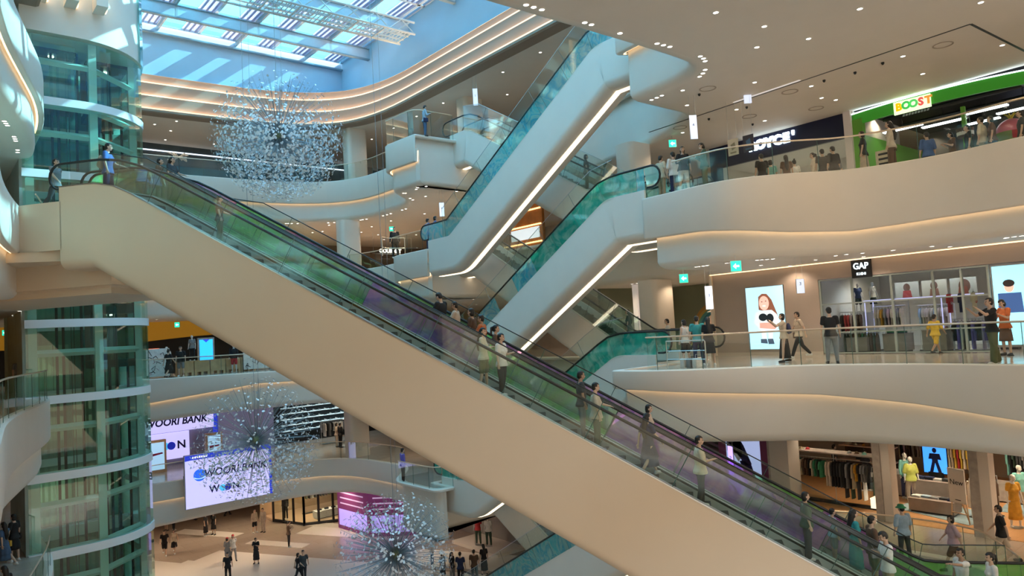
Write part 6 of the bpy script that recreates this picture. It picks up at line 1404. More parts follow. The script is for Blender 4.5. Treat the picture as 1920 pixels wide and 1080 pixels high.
for k, (y, c1, c2, lb) in enumerate(((15.1, (.50, .46, .36), (.2, .18, .12), 'cream poster hanging in front of the dark blue fascia'), (14.45, (.03, .03, .05), (.05, .12, .22), 'dark poster hanging in front of the dark blue fascia'))):
    t = thing('hanging_poster', lb, 'poster', (24, y, 7.8)); mm = wall_mx(24, y, 8.1); bm = BM(); panel(bm, mm, -.22, .22, -.31, .31, 0, .02); obj('panel', bm, mat('hp%d' % k, c1, .6), t)
    flat(mm, [(-.1, .1), (.08, .18), (.12, -.05), (-.05, -.12)], 'printed_shape', mat('hq%d' % k, c2, .6), t); flat(mm, [(-.13, -.18), (.13, -.18), (.13, -.24), (-.13, -.24)], 'printed_line', mat('hq%d' % k, c2, .6), t)
    for s in (-.18, .18): bm = BM(); add_tube(bm, [mm @ V((s, .01, .31)), mm @ V((s, .01, zt - 8.1))], .005, 4); obj('suspension_wire', bm, STEEL, t)
t = thing('display_counter', 'long pale display counter of the sweets shop', 'counter', (31.2, 16.6, L4)); obj('front', box(31.0, 31.9, 14.2, 19.3, L4, L4 + .95), MATS['cream_shop_wall'], t); obj('glow_strip', box(30.97, 31.0, 14.3, 19.2, L4 + .6, L4 + .85), emis('counter', (1, .95, .8), 1.2), t)
t = thing('product_poster', 'white poster with a grid of red squares at the left of the sweets shop', 'poster', (30.6, 18.9, L4)); mm = wall_mx(30.6, 18.7, L4 + 1.15); bm = BM(); panel(bm, mm, -.5, .5, -1.1, .8, 0, .05); obj('panel', bm, emis('posterw', (.8, .8, .8), .4), t)
for r in range(4):
    for c_ in range(4): flat(mm, [(-.36 + c_ * .18, .3 - r * .18), (-.21 + c_ * .18, .3 - r * .18), (-.21 + c_ * .18, .15 - r * .18), (-.36 + c_ * .18, .15 - r * .18)], 'red_square', emis('redsq', (.55, .05, .03), .5), t)
flat(mm, [(-.25, .62), (.25, .62), (.25, .52), (-.25, .52)], 'printed_line', DMET, t)
for k in range(3): t = thing('lit_picture', '%s lit picture on the sweets shop wall' % ['grey, left', 'green, middle', 'white, right'][k], 'picture', (34.46, 17.9 - k * .9, L4 + 1)); mm = wall_mx(34.46, 17.9 - k * .9, L4 + 1.3); bm = BM(); panel(bm, mm, -.35, .35, -.4, .4, 0, .04); obj('panel', bm, emis('pp%d' % k, ((.5, .55, .5), (.5, .65, .2), (.9, .85, .75))[k], .7), t); flat(mm, ell_pts(0, 0, .12, .12), 'printed_disc', mat('ppd%d' % k, ((.05, .05, .05), (.2, .4, .03), (.4, .1, .08))[k], .6), t)
for y in (14.5, 16.5, 18.5): spot('shop_fill_lamp', (32.2, y, 8.95), 120, (1, .96, .88), 140)
# juice bar
GRN = emis('green_paint', (.03, .22, .015), .5); GRW = mat('lime_wall', (.16, .45, .05), .5, noise=.05, nscale=.5)
t = thing('juice_bar_fascia', 'curved green fascia of the juice bar with a light line on top', 'shop fascia', (X4, 8, 9)); 
def arc_z(y): return 9.82 - .035 * (y - 10.5) ** 2 * .35
for nm, a0, a1, m_, dx in (('fascia_band', -.45, 0, GRN, 0), ('light_line', 0, .05, SIGNW, -.02)):
    bm = BM(); ysx = [13.25 - k * .5 for k in range(28)]; R = []
    for y in ysx: z = arc_z(y); R.append([V((X4 + dx, y, z + a0)), V((X4 + dx, y, z + a1)), V((X4 + .12, y, z + a1)), V((X4 + .12, y, z + a0))])
    add_loft(bm, R); obj(nm, bm, m_, t)
t = thing('shop_sign', 'glowing yellow and green letters of the juice bar sign', 'sign', (X4 - .15, 10.9, 9.3)); mm = wall_mx(X4 - .05, 10.85, 9.52)
bm = BM(); panel(bm, mm, -.72, .62, -.26, .24, -.02, .05); obj('housing', bm, emis('sign_glow', (.62, .85, .45), 1.6), t)
cols_ = ((.85, .55, .0), (.05, .5, .1), (.1, .6, .15), (.75, .1, .1), (.8, .3, .05))
for k, ch in enumerate('BOOST'): lettering(ch, mm @ M4.Translation((-.52 + k * .27, -.04, .0)), .40, emis('boost%d' % k, cols_[k], .8), 'letter', t, depth=.05, bold=.02)
for k in range(9): flat(mm, [(-.42 + k * .11, -.40), (-.34 + k * .11, -.40), (-.31 + k * .11, -.31 - .02 * (k % 2)), (-.39 + k * .11, -.31)], 'script_stroke', mat('pale_sign_text', (.4, .55, .6), .5), t, -.03)
struct('wall_right', box(37.5, 37.7, -3, 13.2, L4, zt), mat('dark_rear_wall', (.10, .10, .10), .6)); struct('ceiling', box(X4 + .1, 37.5, -3, 13.2, zt - .02, zt), BLACK)
struct('wall_far', box(X4 + .2, 37.5, 13.0, 13.2, L4, 8.9), GRW, 'lime green side wall of the juice bar')
struct('wall_near', box(X4 - .02, X4 + .25, 12.85, 13.25, L4, 9.5), GRW)
for (x, y, l) in ((31.5, 11.9, 1.5), (32.2, 10.6, 1.6), (31.6, 8.9, 1.4), (32.8, 8.0, 1.8), (31.4, 7.0, 1.0), (33.5, 6.4, 1.5), (33.5, 9.6, 1.2)):
    t = thing('tube_lamp', 'white tube lamp hanging in the dark ceiling of the juice bar', 'ceiling light', (x, y, 9.0), 0, 'tube lamps of the juice bar'); obj('diffuser', box(x - .12, x + .12, y - l / 2, y + l / 2, 9.0, 9.04), emis('tube', (.95, .97, 1), 7), t); obj('housing', box(x - .14, x + .14, y - l / 2 - .02, y + l / 2 + .02, 9.04, 9.1), BLACK, t)
    bm = BM(); add_tube(bm, [(x, y, 9.1), (x, y, zt)], .01, 5); obj('drop_rod', bm, BLACK, t)
for k, (x0, y0, x1, y1) in enumerate(((30.4, 12.5, 30.4, 1), (31.2, 12.5, 31.2, 1), (33, 12.5, 33, 1), (30.2, 7.5, 36, 7.5))):
    bm = BM(); add_tube(bm, [(x0, y0, 9.5), (x1, y1, 9.5)], .09, 8); tag(centre(obj('ceiling_duct', bm, DMET)), 'dark duct run %s in the juice bar ceiling' % ['nearest the front', 'second from the front', 'deepest along the bar', 'crossing the others'][k], 'duct')
t = thing('bar_counter', 'white counter of the juice bar with equipment on top', 'counter', (33.6, 8, L4)); obj('front', box(33.4, 34.2, 4, 11.3, L4, L4 + 1.1), MATS['cream_shop_wall'], t); obj('worktop', box(33.35, 34.25, 3.95, 11.35, L4 + 1.1, L4 + 1.15), STEEL, t)
for k in range(6): bm = BM(); add_box(bm, -.15, .15, -.12, .12, 0, .25 + .06 * (k % 3)); add_cyl(bm, (0, 0), .08, .25, .5); o = obj('blender_jug', bm, STEEL); o.location = (33.8, 10.8 - k * .9, L4 + 1.15); tag(o, 'steel blender on the juice bar counter', 'blender', 'blenders on the juice bar counter')
t = thing('menu_screen', 'wide pale menu screen behind the juice bar', 'screen', (37.3, 8, L4 + 1.6)); mm = wall_mx(37.4, 7.4, L4 + 2.1); bm = BM(); panel(bm, mm, -2.2, 2.2, -.5, .5, 0, .05); obj('screen', bm, emis('menu', (.35, .42, .62), .8), t)
t = thing('toy_fruit_ball', 'giant toy fruit, pink, green and red with yellow leaves, at the juice bar', 'decoration', (30.6, 7.9, 7.2)); 
bm = BM(); add_ell(bm, V((30.6, 7.9, 7.75)), .5, None, 24, 16); b2 = [f for f in bm.faces]
for f in b2: f.material_index = 0 if f.calc_center_median().z > 7.72 else (1 if f.calc_center_median().y > 7.75 else 2)
obj('ball', bm, [mat('toy_pink', (.62, .16, .24), .35), mat('toy_green', (.20, .28, .06), .4), mat('toy_red', (.42, .02, .03), .35)], t, smooth=True)
for k in range(6): a = k * 1.05; bm = BM(); add_tube(bm, [(30.6, 7.9, 8.22), (30.6 + .12 * math.cos(a), 7.9 + .12 * math.sin(a), 8.4), (30.6 + .25 * math.cos(a), 7.9 + .25 * math.sin(a), 8.45)], [.03, .025, .004], 6); obj('leaf', bm, mat('toy_leaf', (.55, .5, .03), .4), t)
bm = BM(); add_cyl(bm, (30.6, 7.9), .12, L4, 7.3); obj('stand', bm, GRW, t)
t = thing('hanging_pot', 'brown pot with a white label on a green post in the juice bar', 'decoration', (31, 9.5, L4)); bm = BM(); add_cyl(bm, (31, 9.5), .26, 8.0, 8.35, 18, .3); obj('pot', bm, CL['brown'], t); bm = BM(); add_cyl(bm, (31, 9.5), .285, 8.08, 8.22); obj('label_band', bm, CL['white'], t); bm = BM(); add_box(bm, 30.93, 31.07, 9.43, 9.57, L4, 9.2); obj('post', bm, GRW, t)
t = thing('menu_board', 'white menu board with black lettering between two people at the juice bar', 'sign', (27.6, 11.1, L4)); mm = wall_mx(27.6, 11.1, L4 + .75); bm = BM(); panel(bm, mm, -.35, .35, -.75, .45, 0, .03); obj('board', bm, CL['cream'], t)
for k in range(5): flat(mm, [(-.25, .35 - k * .18), (.25 - .07 * (k % 2), .35 - k * .18), (.25 - .07 * (k % 2), .27 - k * .18), (-.25, .27 - k * .18)], 'printed_line', BLACK, t)
for k in range(3): flat(wall_mx(0, 0, 0) if False else frame_mx((33.0 + k * 1.1, 12.98, 7.9), (1, 0, 0)), ell_pts(0, 0, .10, .2), 'painted_fruit', mat('fruit%d' % k, ((.1, .25, .03), (.7, .4, .08), (.15, .3, .05))[k], .5), thing('wall_decal', '%s fruit decal on the lime green wall' % ['dark green', 'yellow and pink', 'small green'][k], 'decal', (33.0 + k * 1.1, 12.98, 7.7)))
# =========================== far galleries
TEAL = mat('deep_teal_panel', (.02, .10, .15), .4, noise=.3, nscale=.8)
struct('wall_far', box(4, 40, 55, 55.2, L5, ZC), mat('far_shop_dark', (.05, .07, .08), .5, noise=.3, nscale=.7), 'dark shopfront on the highest far gallery')
bm = BM(); add_box(bm, 10, 30, 54.9, 55, 15.9, 15.97); struct('trim_71', bm, emis('far_line', (.8, .9, 1), 1.5), 'thin light line over the far shopfront')
struct('wall_far', box(9.5, 21.5, 54.85, 54.95, L5 + .2, 14.9), TEAL, 'teal lit display of the far shopfront')
t = thing('coral_display', 'white coral shaped decoration in the far shopfront left of the hanging glass ball', 'decoration', (13.9, 52.5, L5)); p = U(335, 295, y=52.5)
for k in range(26):
    a, b = random.uniform(0, 6.28), random.uniform(-.6, 1.2); d = V((math.cos(a) * math.cos(b) * .9, .3 * math.sin(a), math.sin(b) * .5)) * random.uniform(.5, 1); bm = BM(); add_tube(bm, [p, p + d * .6, p + d], [.05, .035, .06], 5); obj('branch', bm, MANQ, t)
bm = BM(); add_tube(bm, [(p.x, p.y, L5), p], .04, 6); obj('stand', bm, DMET, t)
p = U(656, 325, y=50.5); t = thing('red_notice', 'red notice with white lower half on the highest far gallery', 'sign', (p.x, 50.5, L5)); mm = far_mx(p.x, 50.5, p.z); bm = BM(); panel(bm, mm, -.3, .3, 0, .45, 0, .03); obj('upper', bm, CL['red'], t); bm = BM(); panel(bm, mm, -.3, .3, -.5, 0, 0, .03); obj('lower', bm, CL['lblue'], t); obj('pole', box(p.x - .02, p.x + .02, 50.52, 50.56, L5, p.z), STEEL, t)
struct('wall_far', box(4, 40, 58, 58.2, L4, Z5), mat('brown_hall_wall', (.22, .16, .12), .5), 'brown wall of the second highest far gallery')
p = U(732, 471, y=50); t = thing('food_hall_letters', 'row of glowing white letters behind the attendant in black', 'sign', (p.x, 50, p.z)); lettering('GOURMET', far_mx(p.x, 50, p.z), .42, emis('gourmet', (1, .95, .85), 2.2), 'lettering', t, depth=.05, bold=.012)
bm = BM(); add_tube(bm, [(p.x - 1.6, 50.05, p.z - .22), (p.x + 1.6, 50.05, p.z - .22)], .015, 5); add_tube(bm, [(p.x - 1.5, 50.05, p.z), (p.x - 1.5, 50.05, Z5)], .012, 4); add_tube(bm, [(p.x + 1.5, 50.05, p.z), (p.x + 1.5, 50.05, Z5)], .012, 4); obj('mount', bm, STEEL, t)
t = thing('brass_gate', 'curved brass rail around the attendant in black', 'rail', (22.6, 38.2, L4))
c = V(foot(742, 480, L4)); 
for s in (-.8, .7): bm = BM(); add_tube(bm, [(c.x + s, c.y + .1, L4), (c.x + s, c.y + .1, L4 + 1.1)], .025, 6); obj('post', bm, CHAMP, t)
for z in (.5, 1.1): bm = BM(); add_tube(bm, [(c.x - .8, c.y + .1, L4 + z), (c.x - .1, c.y + .5, L4 + z), (c.x + .7, c.y + .1, L4 + z)], .025, 6); obj('rail', bm, CHAMP, t)
# wooden shop beyond the crossing escalators (upper)
t = thing('wooden_shopfront', 'amber lit wooden shopfront seen between the two steep escalators', 'shopfront', (30, 34, L4))
a = U(978, 372, x=30.5); b = U(1012, 438, x=30.5)
obj('wood_panel', box(30.5, 30.7, b.y - .3, a.y + 6.0, L4, Z5), mat('amber_wood', (.40, .15, .03), .4, noise=.2, nscale=2), t)
for z in (L4 + 2.9, L4 + 1.9, L4 + .8): obj('shelf_light', box(30.42, 30.5, b.y - .2, a.y + 2.5, z, z + .08), emis('amber', (1, .62, .25), 2.5), t)
obj('window_glow', box(30.44, 30.5, b.y, a.y + 1.2, L4 + 1.1, L4 + 1.8), emis('pale_window', (.65, .75, .8), .9), t)
for k in range(14): obj('grille_bar', box(30.3, 30.34, a.y + 1.2 + k * .16, a.y + 1.24 + k * .16, L4, L4 + 2.4), BLACK, t)
# --- middle far gallery: plywood pop-up stall
struct('wall_far', box(-10, 24, 54.0, 54.2, 0, 3.6), mat('black_backdrop', (.008, .008, .01), .6), 'black backdrop of the middle far gallery')
bm = BM(); 
for k in range(24): x0 = -4 + k * 1.1; add_poly(bm, [(x0, 53.95, 2.3 + .25 * math.sin(k * .35 + 1)), (x0 + 1.1, 53.95, 2.3 + .25 * math.sin((k + 1) * .35 + 1)), (x0 + 1.1, 53.95, 3.6), (x0, 53.95, 3.6)])
struct('trim_72', bm, emis('amber_band', (.36, .17, .01), .45), 'amber band above the black backdrop')
PLY = mat('plywood', (.50, .32, .16), .6, noise=.12, nscale=3)
for k in range(5):
    x = 12.9 + k * .95; t = thing('plywood_crate', '%s plywood pallet crate of the pop-up stall' % ['leftmost', 'second', 'middle', 'fourth', 'rightmost'][k], 'crate', (x, 47.0, 0)); obj('body', box(x - .45, x + .45, 46.7, 47.3, .18, .85), PLY, t); obj('lid', box(x - .47, x + .47, 46.67, 47.33, .85, .89), PLY, t)
    for s in (-.38, 0, .38): obj('foot_block', box(x + s - .07, x + s + .07, 46.7, 47.3, 0, .18), PLY, t)
for k, (x, w, h) in enumerate(((11.1, 1.7, 1.75), (17.2, 1.7, 1.7))):
    t = thing('graffiti_board', ['white board with black and pink graffiti left of the stall', 'white board with black graffiti right of the stall'][k], 'board', (x, 46.6, 0)); mm = far_mx(x, 46.6, .0); bm = BM(); panel(bm, mm, -w / 2, w / 2, .1, h, 0, .05); obj('board', bm, CL['white'], t)
    for q in range(14):
        x0, z0 = random.uniform(-w / 2 + .1, w / 2 - .3), random.uniform(.2, h - .2); bm = BM(); add_tube(bm, [mm @ V((x0, -.01, z0)), mm @ V((x0 + random.uniform(0, .25), -.01, z0 + random.uniform(-.15, .2))), mm @ V((x0 + random.uniform(0, .3), -.01, z0 + random.uniform(-.2, .2)))], .018, 5); obj('brush_stroke', bm, BLACK if q % 4 or k else CL['pink'], t)
    for s in (-w / 2, w / 2): obj('post', box(x + s - .03, x + s + .03, 46.6, 46.66, 0, h), DMET, t)
p = U(387, 660, y=46.9); t = thing('blue_kiosk_screen', 'tall bright blue screen in a wooden frame at the pop-up stall', 'screen', (p.x, 46.9, 0)); mm = far_mx(p.x, 46.9, p.z); bm = BM(); panel(bm, mm, -.5, .5, -.85, .9, 0, .15); obj('frame', bm, GREYW, t); flat(mm, [(-.4, -.72), (.4, -.72), (.4, .78), (-.4, .78)], 'screen', emis('azure', (.02, .35, .95), 1.8), t); flat(mm, [(-.2, .78), (.2, .78), (0, .6)], 'printed_notch', emis('azure2', (.02, .05, .7), 1.2), t, -.01); flat(mm, [(-.4, -.72), (.4, -.72), (.4, -.5), (0, -.66), (-.4, -.5)], 'printed_base', emis('azure2', (.02, .05, .7), 1.2), t, -.01); obj('plinth', box(p.x - .4, p.x + .4, 46.92, 47.05, 0, p.z - .85), GREYW, t)
p = U(355, 655, y=47.6)
mannequin('white mannequin with a cap standing on the plywood crates', (p.x, 47.0, .90), 175, 1.5, True, ('tshirt', 'grey'), ('trousers', 'black'))
p = U(437, 680, y=46.4); mannequin('mannequin in black coat and red shorts right of the blue screen', (p.x, 46.2, .02), 180, 1.7, False, ('shirt_long', 'black'), ('shorts', 'red'))
p = U(332, 680, y=46.2); mannequin('mannequin behind the two visitors at the pop-up stall', (p.x - .2, 47.6, .02), 175, 1.75, True, ('tshirt', 'white'), ('shorts', 'grey'))
t = thing('neon_strip', 'two thin orange neon strips above the left graffiti board', 'light', (11.2, 53.7, 2.0)); obj('strip', box(10.6, 13.2, 53.94, 53.995, 1.72, 1.77), emis('orange_neon', (1, .25, .12), 3), t); obj('strip', box(10.6, 13.2, 53.94, 53.995, 1.5, 1.54), emis('orange_neon', (1, .25, .12), 3), t)
# --- bank and trainers shop (far, one storey down)
struct('wall_far', box(-10, 17.0, 54.0, 54.2, L2, Z3), mat('bank_wall_grey', (.30, .28, .34), .5), 'bank shop wall on the lower far gallery')
t = thing('bank_fascia', 'white lit fascia with dark blue bank lettering, lower far gallery', 'sign', (14.6, 53.6, L2 + 2.4)); mm = far_mx(14.6, 53.6, -3.45)
bm = BM(); panel(bm, mm, -3.6, 1.95, -.55, .85, 0, .2); obj('panel', bm, SCRW, t); NVT = mat('navy_letter', (.01, .015, .12), .5)
lettering('WOORI BANK', mm @ M4.Translation((-.55, -.01, .12)), .68, NVT, 'lettering', t, depth=.02, shear=.18, bold=.02, sx=.92)
bm = BM(); panel(bm, mm, 1.95, 2.2, -2.8, .85, -.02, .2); obj('blue_edge', bm, emis('royal', (.02, .04, .55), .9), t)
t = thing('bank_screen', 'white screen with two blue discs and dark letters inside the bank', 'screen', (13.6, 53.7, L2)); mm = far_mx(13.6, 53.7, L2 + 1.35); bm = BM(); panel(bm, mm, -1.3, 1.3, -.9, .9, 0, .1); obj('screen', bm, SCRW, t)
def woon(mm, t, s, d=-.01):
    lettering('W', mm @ M4.Translation((-.95 * s, d, 0)), .75 * s, NVT, 'lettering', t, depth=.01, bold=.02 * s); lettering('N', mm @ M4.Translation((.78 * s, d, 0)), .75 * s, NVT, 'lettering', t, depth=.01, bold=.02 * s)
    flat(mm, ell_pts(-.28 * s, 0, .27 * s, .27 * s), 'light_blue_disc', emis('cyan', (.05, .45, .85), 1.1), t, d - .004); flat(mm, ell_pts(.12 * s, 0, .27 * s, .27 * s), 'navy_disc', emis('royal2', (.01, .02, .35), .8), t, d - .008)
woon(mm, t, 1.0)
for k, x in enumerate((12.3, 15.9)):
    t = thing('advert_totem', ['wooden framed advert totem beside the lift, before the bank', 'wooden framed advert totem with a pale blue poster before the bank'][k], 'totem', (x, 51.5, L2)); mm = far_mx(x, 51.5, L2); bm = BM(); panel(bm, mm, -.55, .55, 0, 2.1, 0, .3); obj('frame', bm, WOOD, t)
    flat(mm, [(-.42, .2), (.42, .2), (.42, 1.95), (-.42, 1.95)], 'poster', emis('pale_poster', (.30, .52, .75), 1.0), t); flat(mm, [(-.3, 1.1), (.35, 1.2), (.3, 1.3), (-.35, 1.25)], 'printed_line', mat('maroon_print', (.35, .02, .08), .5), t, -.008)
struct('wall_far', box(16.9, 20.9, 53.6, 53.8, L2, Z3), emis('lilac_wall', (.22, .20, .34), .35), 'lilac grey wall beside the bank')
struct('wall_far', box(20.9, 33, 56, 56.2, L2, Z3), BLACK, 'dark rear wall of the trainers shop')
# trainers on lit shelves
sh = BM(); add_ell(sh, V((0, 0, .045)), (.13, .05, .045), None, 10, 6); add_ell(sh, V((-.06, 0, .08)), (.06, .042, .05), None, 8, 6); add_box(sh, -.13, .13, -.048, .048, 0, .02); SHM = mesh_of(sh, 'shoe', SHOEW, True)
for r in range(5):
    z = L2 + 1.0 + r * .45; t = thing('shoe_shelf', 'lit shelf, %s of five on the trainers shop wall' % ['lowest', 'second', 'middle', 'fourth', 'highest'][r], 'shelf', (25, 55.9, z)); obj('board', box(22.4, 28.8, 55.6, 56, z - .04, z), emis('shelf', (.6, .8, .85), .8), t); obj('bracket', box(22.4, 28.8, 55.96, 56, z - .1, z - .04), STEEL, t)
    for k in range(13):
        o = bpy.data.objects.new('trainer', SHM); COL.objects.link(o); o.location = (22.7 + k * .48, 55.75, z); setmat(o, 0, [SHOEW, CL['grey'], SHOEW, CL['black']][(k * 3 + r) % 4]); tag(o, 'trainer on the %s lit shelf of the trainers shop' % ['lowest', 'second', 'middle', 'fourth', 'highest'][r], 'shoe', 'trainers on shelf %s' % 'abcde'[r])
rack((24.2, 52.6), (27.6, 52.6), L2, 1.7, ['white', 'grey', 'black', 'white'], ['coat', 'shirt'], 'clothes rail before the shelves of the trainers shop', 'white or grey sports garment in the trainers shop', 'sports garments on the far rail', .2)
spot('shop_fill_lamp', (25, 54, Z3 - .1), 150, (.9, .97, 1), 150); spot('shop_fill_lamp', (27.5, 54, Z3 - .1), 100, (.9, .97, 1), 150)
# hanging advertising screen
t = thing('hanging_advert_screen', 'big white hanging screen with bank lettering and blue discs before the far gallery', 'screen', (15.2, 46.3, -8)); 
a = U(345, 853, y=46.1); b = U(512, 929, y=46.1); w = b.x - a.x; mm = far_mx((a.x + b.x) / 2, 46.1, (-4.72 - 7.9) / 2); hh = (7.9 - 4.72) / 2
bm = BM(); panel(bm, mm, -w / 2, w / 2, -hh, hh, 0, .18); obj('housing', bm, mat('screen_case', (.6, .6, .65), .4), t)
flat(mm, [(-w / 2 + .03, -hh + .03), (w / 2 - .03, -hh + .03), (w / 2 - .03, hh - .03), (-w / 2 + .03, hh - .03)], 'screen', emis('white_led', (.56, .53, .93), 1.0), t)
ry = emis('royal', (.02, .04, .55), .9)
flat(mm, [(-w / 2 + .03, hh - .35), (-w / 2 + .3, hh - .32), (w / 2 - .03, hh - .30), (w / 2 - .03, hh - .03), (-w / 2 + .03, hh - .03)], 'blue_header', ry, t, -.01); flat(mm, [(w / 2 - .2, -hh + .03), (w / 2 - .03, -hh + .03), (w / 2 - .03, hh - .3), (w / 2 - .2, hh - .3)], 'blue_edge', ry, t, -.01)
for k in range(7): flat(mm, [(-w / 2 + .45 + k * .13, hh - .23), (-w / 2 + .54 + k * .13, hh - .23), (-w / 2 + .54 + k * .13, hh - .12 + .02 * (k % 2)), (-w / 2 + .45 + k * .13, hh - .12)], 'small_print', emis('hdr', (.9, .9, 1), 1.2), t, -.014)
lettering('WOORI BANK', mm @ M4.Translation((.35, -.012, .35)), .62, NVT, 'lettering', t, depth=.008, shear=.18, bold=.015, sx=.95)
flat(mm, ell_pts(-w / 2 + .85, .33, .36, .36), 'blue_globe', emis('globe', (.02, .12, .70), 1.1), t, -.012); flat(mm, ell_pts(-w / 2 + .85, .30, .33, .16, 20, 200, 340) + ell_pts(-w / 2 + .85, .20, .33, .10, 20, -20, -160), 'globe_wave', emis('globew', (.45, .75, 1), 1.2), t, -.016)
woon(mm @ M4.Translation((-.25, -.0, -.65)), t, .75)
for s in (-w / 2 + .2, w / 2 - .2): obj('bracket', (lambda b_: (panel(b_, mm, s - .05, s + .05, -.3, .3, .18, .9), b_)[-1])(BM()), STEEL, t)
# --- lowest floor shops
t = thing('corner_shopfront', 'glass corner clothes shop on the lowest floor with black posts', 'shopfront', (24, 54.5, L1)); 
c0, c1, c2 = V((22.3, 58.0, 0)), V((23.4, 54.6, 0)), V((26.4, 53.2, 0))
for a, b in ((c0, c1), (c1, c2)):
    n = 3
    for k in range(n + 1): q = a.lerp(b, k / n); obj('post', box(q.x - .07, q.x + .07, q.y - .07, q.y + .07, L1, -9.02), BLACK, t)
    bm = BM(); add_poly(bm, [(a.x, a.y, L1 + .2), (b.x, b.y, L1 + .2), (b.x, b.y, -9.02), (a.x, a.y, -9.02)]); obj('pane', bm, sg, t)
    bm = BM(); add_tube(bm, [(a.x, a.y, L1 + .1), (b.x, b.y, L1 + .1)], .12, 4); obj('sill', bm, BLACK, t)
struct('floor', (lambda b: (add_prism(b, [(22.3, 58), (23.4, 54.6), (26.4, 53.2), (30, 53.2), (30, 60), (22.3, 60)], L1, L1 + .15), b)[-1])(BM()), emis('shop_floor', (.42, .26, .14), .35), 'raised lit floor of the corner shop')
struct('wall_far', box(22, 32, 60, 60.2, L1, Z2), mat('warm_shop_wall', (.50, .36, .22), .6))
mannequin('mannequin in black suit at the left of the corner shop window', (23.0, 57.2, L1 + .17), 200, 1.9, False, ('shirt_long', 'black'), ('trousers', 'black')); mannequin('white mannequin inside the corner shop', (27.0, 55.5, L1 + .17), 180, 1.85, True, ('dress', 'cream'), ('midi', 'cream'))
rack((24.6, 57.6), (28.6, 57.6), L1 + .15, 2.3, ['black', 'charcoal', 'olive', 'brown', 'white'], ['coat'], 'clothes rail inside the corner shop', 'dark coat inside the corner shop', 'coats in the corner shop', .25)
plinth(24.6, 27.4, 54.9, 55.7, L1 + .15, .6, 'white display table inside the corner shop', CL['white'])
for k in range(4): folded(25 + k * .6, 55.3, L1 + .75, 3, ['black', 'charcoal'], 'folded black garment on the corner shop table', 'folded garments in the corner shop')
for k in range(3): spot('shop_fill_lamp', (24 + 2 * k, 56, Z2 - .1), 150, (1, .8, .5), 150)
t = thing('purple_shop_screens', 'purple and white screens wrapping the shop behind the lowest glass ball', 'screen', (25.5, 47.5, L1)); 
for k, (a, b) in enumerate((((24.9, 51.8), (25.2, 47.5)), ((25.2, 47.5), (27.6, 45.2)))):
    a, b = V((*a, 0)), V((*b, 0)); mm = frame_mx((a + b) / 2 + V((0, 0, L1)), b - a); w = (b - a).length / 2
    bm = BM(); panel(bm, mm, -w, w, 0, 3.6, 0, .2); obj('panel', bm, emis('plum', (.16, .03, .12), .5), t); flat(mm, [(-w * .9, .3), (w * .9, .3), (w * .9, 1.5), (-w * .9, 1.5)], 'screen', emis('violet_screen', (.38, .30, .80), 1.0), t, -.02)
    for q in range(4): flat(mm, [(-w * .8, 1.9 + q * .4), (w * .7, 1.9 + q * .4), (w * .7, 2.0 + q * .4), (-w * .8, 2.0 + q * .4)], 'printed_bar', emis('lilac', (.5, .35, .55), .7), t, -.02)
struct('wall_right', box(30.5, 30.7, 30, 45, L1, Z2), mat('grey_shop_panels', (.33, .30, .27), .5), 'grey panelled wall on the lowest floor'); struct('floor', box(28.2, 30.5, 36.5, 41.5, L1, L1 + .2), MATS['pale_stone_inlay'])
mannequin('mannequin in red and white on the lowest floor, left one', (28.75, 39.2, L1 + .22), 200, 1.9, True, ('tshirt', 'red'), ('trousers', 'dgreen')); mannequin('mannequin in red and white on the lowest floor, right one', (29.0, 38.4, L1 + .22), 200, 1.9, True, ('tshirt', 'white'), ('trousers', 'dgreen'))
# left side
struct('wall_left', box(-6, -5.8, 10, 60, 0, 3.6), mat('maroon_shop', (.10, .02, .015), .6), 'dark red shop wall at the left edge'); bm = BM(); add_box(bm, -5.79, -5.75, 10, 60, 1.9, 3.4); struct('trim_73', bm, emis('amber_band', (.36, .17, .01), .45))
a = U(30, 640, y=41.0); b = U(58, 640, y=41.0); struct('wall_left', box(a.x, b.x, 41.0, 43, 0, 3.6), CREAM, 'cream pier left of the lift')
b2 = U(92, 640, y=40.0); struct('wall_left', box(b.x, 3.4, 41.2, 41.4, 0, 3.6), mat('pale_green_tile', (.50, .56, .42), .5), 'pale wall beside the lift')
a = U(30, 640, y=46.0); struct('wall_left', box(-4, 3.5, 44.0, 44.2, L2, Z3), PINKW, 'beige wall of the lower left gallery')
struct('wall_left', box(-4, 3.4, 43.0, 43.2, L4, Z5), CREAM, 'cream wall of the upper left gallery'); struct('wall_left', box(-4, 3.4, 43.0, 43.2, L5, ZC), CREAM)
# --- hanging guide signs and exit signs
def guide(px, py, z, h, label, num, rx=0):
    p = U(px, py, z=z); q_ = in_void(p.x, p.y, LVZ[z], .9); p = p if q_ is None else V((q_.x, q_.y, z)); t = thing('hanging_guide_sign', label, 'sign', (p.x, p.y, z - 1.3)); mm = frame_mx((p.x, p.y, z - .75 - h / 2), _r0)
    bm = BM(); panel(bm, mm, -.14, .14, -h / 2, h / 2, 0, .05); obj('housing', bm, STEEL, t); flat(mm, [(-.13, -h / 2 + .01), (.13, -h / 2 + .01), (.13, h / 2 - .01), (-.13, h / 2 - .01)], 'face', emis('sign_face', (.66, .74, .92), .85), t)
    lettering(num, mm @ M4.Translation((0, -.008, .08)), .16, DMET, 'lettering', t, depth=.004)
    for s in (-.1, .1): bm = BM(); add_tube(bm, [mm @ V((s, .02, h / 2)), mm @ V((s, .02, .75 + h / 2))], .006, 4); obj('suspension_wire', bm, STEEL, t)
guide(1296, 178, Z5, .9, 'narrow white guide sign with the number 4 hanging before the upper queue', '4'); guide(822, 140, ZC, 1.0, 'narrow white guide sign hanging left of the high square column', '5'); guide(1315, 497, Z4, .85, 'narrow white guide sign with the number 3 before the play shop', '3')
